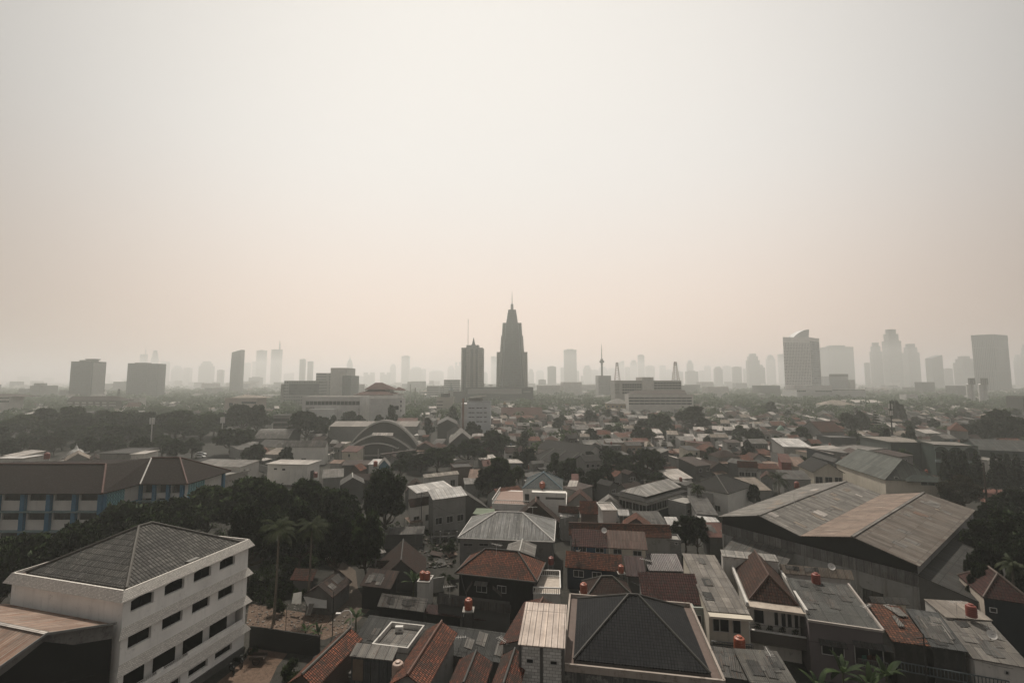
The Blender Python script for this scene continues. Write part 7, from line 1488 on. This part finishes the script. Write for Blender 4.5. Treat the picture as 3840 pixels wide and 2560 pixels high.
# more overhead cables and aerials
for lab,a,b,sg in (('slack cable between collapsing house and metal hall',('B',1500,330,5.6),('C',60,230,7.2),.8),('cable running over the stalls to the tank stand',('B',1230,760,5.6),('B',2000,840,7.0),.7),('cable from the tank stand to the black walled house',('B',2020,830,7.0),('C',60,560,6.6),.5),('thin cable along the terrace house fronts',('D',380,960,5.6),('D',1240,1060,5.6),.4),('cable from lilac house to damaged tile house',('D',1900,1130,5.6),('E',1180,1260,5.2),.4),('cable crossing from maroon roof to timber balcony house',('C',2190,760,7.6),('D',420,800,7.6),.3),('cable over the dirt lane to the mildewed wall',('B',820,960,5.0),('B',560,1180,3.2),.6),('cable from street lamp to the terrace house',('B',960,1320,7.8),('B',1330,1080,7.0),.5)):
    cable(lab,at(*a),at(*b),sg,.022)
for lab,p,hh_ in (('thin television aerial on the maroon ridge behind the black hip roof',('C',1700,560,8.4),1.5),('television aerial beside the orange tile row',('C',1500,150,7.3),1.6),('aerial on the grey patched roof by the lane',('D',900,1400,5.2),1.5),('aerial above the low back house behind the stalls',('B',1850,800,6.2),1.5),('aerial on the pale sheet roof by the red tank',('E',1400,960,6.4),1.6),('aerial on the black walled house ridge',('C',380,420,9.0),1.5),('aerial on the metal hall ridge',('C',700,70,9.6),1.5)):
    antenna(lab,at(*p),hh_,rnd.uniform(0,3))
dish('grey satellite dish on the maroon tiled row roof',at('C',1330,230,7.9),.5,.5); dish('white dish on the beige sheet roof behind the lilac house',at('D',1450,560,7.6),.5,.6); dish('small dish at the corner of the pale sheet roof on the right',at('E',1700,1180,5.7),.5,.6)

# roofless concrete ruin and scrap between the collapsing house and the metal hall
def ruin(label,c,x,y,w,d,n,seed):
    p=at(c,x,y,0); r=random.Random(seed); t=thing('concrete_ruin',label,'ruin',p)
    for i in range(n):
        for j in(0,1):
            h_=r.uniform(1.4,3.2); q=p+V((w*i/(n-1),d*j+.25*i,0)); m=MB(); m.bar(q,q+V((0,0,h_)),.28); m.build('column',W_GREY,t)
    for j in(0,1): m=MB(); m.bar(p+V((0,d*j,1.5)),p+V((w,d*j+.25*(n-1),1.5)),.22,.3); m.build('beam',W_DGREY,t)
    m=MB(); m.bar(p+V((0,d,.6)),p+V((w,d+.25*(n-1),.6)),.16,1.2); m.build('low_wall',block((.2,.19,.17)),t)
ruin('roofless concrete frame with bare columns left of the metal hall','B',1690,330,5.5,4.0,4,1)
ruin('small broken concrete frame behind the collapsing tiled house','B',1620,170,4.0,3.0,3,2)
rr=random.Random(8)
for k,lab in enumerate(['rusty scrap sheet lying nearest the metal hall corner','grey scrap sheet lying behind the collapsing tiled house','bent pale sheet lying between ruin and lane','brown scrap sheet leaning at the ruin columns','dark scrap sheet beside the red car','grey sheet flat on the rubble below the ruin']):
    x,y=[(1860,420),(1590,250),(1480,200),(1730,420),(1600,120),(1780,500)][k]; p=at('B',x,y,.25); a=rr.uniform(0,3); w,d=rr.uniform(1.2,2.2),rr.uniform(1.8,3.2); ca,sa=math.cos(a),math.sin(a); Q=lambda u,v,z: p+V((u*ca-v*sa,u*sa+v*ca,z)); m=MB(); m.slab([[Q(-w/2,-d/2,0),Q(w/2,-d/2,.1),Q(w/2,d/2,.5),Q(-w/2,d/2,.35)]],.03); tag(m.build('scrap_sheet',[S_RUST,S_LGREY,S_PALE,S_BROWN,S_DGREY,S_GREY][k],orig=p),lab,'scrap sheet','scrap sheets in the ruin')
r=random.Random(15); m=MB()
for k in range(260):
    p=at('B',r.uniform(1480,1880),r.uniform(150,540),0); s_=r.uniform(.1,.55); m.box((p.x,p.y,s_*.2),(s_,s_*r.uniform(.3,1),s_*.5),r.uniform(0,3),r.randrange(3))
tag(m.build('debris',[plain((.16,.15,.13)),plain((.1,.07,.055)),plain((.07,.07,.068))]),kind='stuff')
# ================================================================ the kampung: individual houses, then the far mass
r=random.Random(23)
ROOFS=[('rust orange','gable',T_ORANGE),('brick red','gable',T_RED),('brown','gable',T_BROWN),('grey','gable',S_GREY),('pale grey','sloping',S_LGREY),('grey','sloping',S_GREY),('whitish','sloping',S_PALE),('rusty tan','sloping',S_RUST),('dull brown','sloping',S_BROWN),('grey','flat',CONC),('pale grey','flat',S_LGREY),('rust orange','hip',T_ORANGE),('brown','hip',T_BROWN),('dark grey','gable',T_GREY),('dusky red','sloping',S_RED),('pale grey','gable',S_LGREY),('dark grey','sloping',S_DGREY)]
RW_=[4,5,7,6,5,7,4,4,5,5,4,2,3,5,2,5,5]
WALLS=[('grey',W_GREY),('pale',W_PALE),('dark grey',W_DGREY),('white',W_WHITE),('cream',W_CREAM),('brick',W_BRICK),('bluish',wall((.17,.19,.2),amt=.3)),('tan',wall((.3,.23,.17),amt=.3))]
WW=[9,3,9,1,2,3,3,2]
LM=[('the arched hall',870,1010),('the pale office block',1094,948),('the grey terrace row',1300,1050),('the slate pyramid house',1225,1120),('the tall pointed tree',1205,990),('the large tree pair',1570,965),('the small mosque',1804,1003),('the green roofed house',2090,1070),('the phone mast',2052,972),('the dark tree mass',2290,965),('the ochre school',1440,930),('the ribbon office',1490,890),('the brown kampung hall',1980,925),('the factory',1950,890),('the museum block',760,930),('the banyan',708,965),('the kampung lattice mast',1855,950),('the cream arched house',1895,1085),('the twin warehouse',1900,1140),('the mall podium',1130,905),('the rain tree belt',400,960),('the white dome',172,1040)]
def free(q,pad=0):
    for o in OCC:
        if abs(o[0].x-q[0].x)+abs(o[0].y-q[0].y)>150: continue
        if sat(q,o): return False
    return True
def plan(x,y,a,w,d):
    c,s=math.cos(a),math.sin(a); return [V((x+u*c-v*s,y+u*s+v*c)) for u,v in((-w/2,-d/2),(w/2,-d/2),(w/2,d/2),(-w/2,d/2))]
def clear_view(x,y):   # keep lots, lanes and the school forecourt open
    X,Yp=pix((x,y,0))
    return X,Yp
cand=[]
y=118.0
while y<700:
    st=7.4+y*.004; x=-y*1.25
    while x<y*1.25:
        cand.append((x+r.uniform(-1.6,1.6),y+r.uniform(-1.6,1.6))); x+=st*1.16
    y+=st
lots=[]
for x,y in cand:
    X,Yp=pix((x,y,0))
    if X<-40 or X>2392: continue
    if X<1120 and y<330 and not (560<X<1120 and 100<y<250): continue      # park belt and school side
    if X<1120 and y>=330 and r.random()<.6: continue
    if y>380 and r.random()<.25+.5*min(1,(y-380)/250): continue
    if 780<X<965 and 975<Yp<1066: continue
    if X<1120 and Yp>1075: continue
    if 1500<X<2352 and Yp>1105 and X>1600: continue
    if X>2130 and y<150: continue
    a=.22*math.sin(x*.021+1)+.3*math.sin(y*.017)+r.uniform(-.12,.12)+(.35 if X>1700 else .1)
    w,d=r.uniform(4.8,9.6),r.uniform(5,9.5)
    q=plan(x,y,a,w,d)
    if not free(q): 
        q=plan(x,y,a,w*.6,d*.6); w*=.6; d*=.6
        if not free(q): continue
    if r.random()<.05: continue
    OCC.append(q); lots.append((x,y,a,w,d,q,X,Yp))
lots.sort(key=lambda t:t[1])
NEAR=lots[:170]; FARL=lots[170:]
recs=[]
def dress(x,y,a,w,d):
    rc,kd,rm=r.choices(ROOFS,RW_)[0]; wc,wm=r.choices(WALLS,WW)[0]
    st=r.choices((1,2,3),(7,3,.3))[0]; ze=3.0*st+r.uniform(-.2,.7)
    return rc,kd,rm,wc,wm,st,ze
for (x,y,a,w,d,q,X,Yp) in NEAR:
    rc,kd,rm,wc,wm,st,ze=dress(x,y,a,w,d)
    k={'gable':r.choice(['gx','gy']),'sloping':r.choice(['shed','shedx']),'flat':'flat','hip':'hip'}[kd]
    rise={'gx':d*.27,'gy':w*.27,'shed':r.uniform(.6,1.7),'shedx':r.uniform(-1.4,1.4),'flat':r.uniform(.25,.7),'hip':min(w,d)*.28}[k]
    nw=r.choice([1,2,2,3]); wins=[('F',(j+.5)*(w-.8)/nw-.5+r.uniform(-.2,.2),ze-2.1+r.uniform(-.2,.2),r.uniform(.8,1.5),r.uniform(.8,1.3)) for j in range(nw)]
    if st>1 and r.random()<.6: wins+= [('F',(j+.5)*(w-.8)/2-.5,.7,1.2,1.4) for j in range(2)]
    if r.random()<.5: wins.append(('R',d*.4,ze-2.0,1.2,1.1))
    h=house('x',V((q[0].x,q[0].y,ze)),V((q[1].x,q[1].y,ze)),ze,d,k,rise,rm,wm,wins=wins if k!='shedx' or rise>-.5 else (),occ=False,group='houses of the kampung',ov=.02 if kd=='flat' else r.uniform(.2,.5),par_m=wm)
    if r.random()<.6:   # a lean-to or roof hut grown onto the house
        m=MB(); u0=r.uniform(0,w*.4); ww=r.uniform(2,w*.6); dd=r.uniform(1.2,2.6); zz=r.uniform(2.4,max(2.5,ze-.6))
        m.slab([[h.W(u0,-dd,zz-.5),h.W(u0+ww,-dd,zz-.5),h.W(u0+ww,.4,zz),h.W(u0,.4,zz)]],.07); m.build('lean_to_roof',r.choice([S_GREY,S_LGREY,S_RUST,S_BROWN,S_DGREY,S_BEIGE]),h.root)
        if r.random()<.7: m=MB(); m.prism([xy(h.W(u0+.2,-dd+.2)),xy(h.W(u0+ww-.2,-dd+.2)),xy(h.W(u0+ww-.2,.5)),xy(h.W(u0+.2,.5))],0,zz-.55,top=False); m.build('lean_to_wall',r.choice([W_GREY,W_DGREY,W_PALE]),h.root)
    recs.append((h.root,{1:'low',2:'taller',3:'tall'}[st]+f' {wc} house with {rc} {kd} roof',*pix((x,y,ze))))
    if kd in('flat','sloping') and r.random()<.28:
        p=h.W(w*.5,d*.5,ze+max(0,rise)*.5+.05) ; col=r.choice(['orange','red','red','blue'])
        tk=tank('x',p,r.uniform(.85,1.15),col); recs.append((tk,f'{col if col!="orange" else "orange"} water tank on a {rc} {kd} roof',*pix(p)))
# young trees between the houses
for k in range(150):
    for _ in range(30):
        y=r.uniform(135,400); x=r.uniform(-.05,1.12)*y; q=plan(x,y,0,3,3); X,Yp=pix((x,y,0))
        if free(q) and X<2360 and not(X>1600 and Yp>1100): break
    else: continue
    kind=r.choice(['mid','mid','dark','round','shrub','pine','broad']); H=r.uniform(5,11); R=H*r.uniform(.3,.5)
    if kind=='pine': R=H*.26
    if kind=='shrub': H,R=r.uniform(2.5,4.5),r.uniform(2,3.2)
    t=put_tree(kind,r.randrange(2),(x,y,0),H,R,'x','trees among the kampung houses'); OCC.append(q)
    recs.append((t,('small ' if H<7.5 else 'taller ')+{'mid':'bushy tree','dark':'dark tree','round':'round tree','shrub':'shrub','pine':'pointed tree','broad':'spreading tree'}[kind]+' among houses',*pix((x,y,H*.6))))
def label_all(recs):
    gp={}
    for o,base,X,Y in recs:
        n,lx,ly=min(LM,key=lambda l:(l[1]-X)**2+((l[2]-Y)*2.2)**2); dx,dy=X-lx,(Y-ly)*2.2
        rel=('right of' if dx>0 else 'left of') if abs(dx)>abs(dy) else ('in front of' if dy>0 else 'behind')
        gp.setdefault((base,rel,n),[]).append((dx*dx+dy*dy,o))
    for (base,rel,n),L in gp.items():
        if len(L)>1 and len((base+rel+n).split())>10: base=base.replace('-storey','').replace('bluish ','').replace(' water','')
        L.sort(key=lambda t:t[0])
        for k,(_,o) in enumerate(L):
                if len((base+' '+rel+' '+n).split())>13: base=base.replace('water tank on a','tank on').replace('sloping ','')
                o['label']=(f'{base} {rel} {n}' if len(L)==1 else f'{["nearest","second nearest","third nearest","fourth nearest","fifth nearest","sixth nearest","seventh nearest","eighth nearest","ninth nearest"][min(k,8)]} {base} {rel} {n}')
label_all(recs)
for o,*_ in recs:
    l=o['label']
    for a,b in ((' roof ',' top '),('house with ','house under '),(' among houses',''),('second nearest','second'),('third nearest','third'),('nearest ','')):
        if len(l.replace('-',' ').split())>16 and a not in(' roof ','house with '): l=l.replace(a,b)
    if len(l.replace('-',' ').split())>16: l=l.replace('the brown kampung hall','the brown hall').replace('the dark tree mass','the tree mass').replace('the pale office block','the office block').replace(' roof','',1)
    o['label']=l
# the far mass of roofs, one object
mats=[T_ORANGE,T_RED,T_BROWN,S_GREY,S_LGREY,S_PALE,S_BEIGE,W_GREY,W_PALE,W_DGREY,W_WHITE,DARK]
m=MB()
def farhouse(x,y,a,w,d,ze,rt,rm,wm):
    q=plan(x,y,a,w,d); m.prism(q,0,ze,wm,top=False); P=[V((*p,ze)) for p in q]
    if rt==0: rs=V((0,0,w*.26)); r0,r1=(P[0]+P[3])/2+V((0,0,d*.26)),(P[1]+P[2])/2+V((0,0,d*.26)); m.face([P[0],P[1],r1,r0],rm); m.face([P[2],P[3],r0,r1],rm); m.face([P[1],P[2],r1],wm); m.face([P[3],P[0],r0],wm)
    elif rt==1: up=V((0,0,1.4)); m.face([P[0],P[1],P[2]+up,P[3]+up],rm); m.face([P[1],P[2],P[2]+up],wm); m.face([P[3],P[0],P[3]+up],wm); m.face([P[2],P[3],P[3]+up,P[2]+up],wm)
    else: c=(P[0]+P[2])/2+V((0,0,min(w,d)*.28)); [m.face([P[i],P[(i+1)%4],c],rm) for i in range(4)]
    e=(q[1]-q[0]).normalized(); n=V((e.y,-e.x))
    if r.random()<.6:
        f0=r.uniform(0,.5); p0=q[0]+e*w*f0; p1=p0+e*w*r.uniform(.3,.5); dd=r.uniform(1,2.5); zz=r.uniform(2.3,3.4); m.face([V((*(p0+n*dd),zz-.5)),V((*(p1+n*dd),zz-.5)),V((*p1,zz)),V((*p0,zz))],r.choice([3,4,5,6,2,1])); m.face([V((*(p0+n*dd),0)),V((*(p1+n*dd),0)),V((*(p1+n*dd),zz-.5)),V((*(p0+n*dd),zz-.5))],r.choice([7,8,9]))
    for f in(.2,.6):
        p=q[0]+e*w*f+n*.05; p2=p+e*w*.18; m.face([V((*p,ze-2)),V((*p2,ze-2)),V((*p2,ze-.9)),V((*p,ze-.9))],11)
for (x,y,a,w,d,q,X,Yp) in FARL: farhouse(x,y,a,w,d,r.choice([3.2,3.5,3.4,3.8,6,6.3]),r.choice([0,0,0,1,1,1,2]),r.choice([0,1,1,2,3,3,4,4,4,5,5,6]),r.choice([7,7,7,8,9,9,9]))
for k in range(260):
    y=700+r.random()**1.5*1500; x=r.uniform(-1.2,1.2)*y; farhouse(x,y,r.uniform(-.5,.5),r.uniform(9,24),r.uniform(9,18),r.choice([5,7,8,9,10,13]),r.choice([0,1,1,2]),r.choice([1,2,3,4,4,5,6]),r.choice([7,8,9,10]))
for k in range(130):
    y=900+r.random()*2600; x=r.uniform(-1.2,1.2)*y; q=plan(x,y,r.uniform(-.3,.3),r.uniform(20,50),r.uniform(18,30)); m.prism(q,0,r.uniform(14,34),r.choice([7,8,8,9]))
tag(m.build('distant_houses',mats),kind='stuff')
# the far woods, one object
g=np.random.default_rng(4); Cs=[];Us=[];Ws=[]
def wood(n,ylo,yhi,p,size,ulo=-1.25,uhi=1.25,nq=46,test=None):
    for k in range(n):
        y=ylo+(yhi-ylo)*g.random()**p; u=ulo+(uhi-ulo)*g.random(); x=u*y
        if test and not test(u,y): continue
        H=g.uniform(7,15); R=H*g.uniform(.36,.62); d=unit(g.normal(size=(nq,3))); d[:,2]=np.abs(d[:,2])*.9-.15; lump=1+.28*np.sin(d[:,0]*5+k)*np.cos(d[:,1]*4+k*2)
        C=np.stack([x+d[:,0]*R*lump,y+d[:,1]*R*lump,H*.52+d[:,2]*H*.46*lump],1); ax=unit(np.cross(d,g.normal(size=(nq,3)))); sd=np.cross(d,ax); s=size*g.uniform(.7,1.3,size=(nq,1)); Cs.append(C);Us.append(ax*s);Ws.append(sd*s*.75)
def okp(u,y):
    q=plan(u*y,y,0,4,4); return free(q)
wood(450,215,400,1.0,.8,.02,1.2,80,okp); wood(700,330,700,1.0,1.5,-1.2,.0,70,okp); wood(900,370,720,.7,1.4,.0,1.2,60,okp); wood(2600,600,1500,1.0,2.2,nq=46); wood(1300,1300,3600,1.1,3.4,nq=26)
o=bpy.data.objects.new('distant_trees',quads_mesh('distant_trees',np.concatenate(Cs),np.concatenate(Us),np.concatenate(Ws),LEAF_A)); link(o); tag(o,kind='stuff')
print('HOUSES',len(NEAR),len(FARL),NEAR[-1][1], 'bytes')
labs={}
for o in bpy.data.objects:
    if 'label' in o: labs.setdefault(o['label'],[]).append(o.name)
print('DUP',{k:v for k,v in labs.items() if len(v)>1})
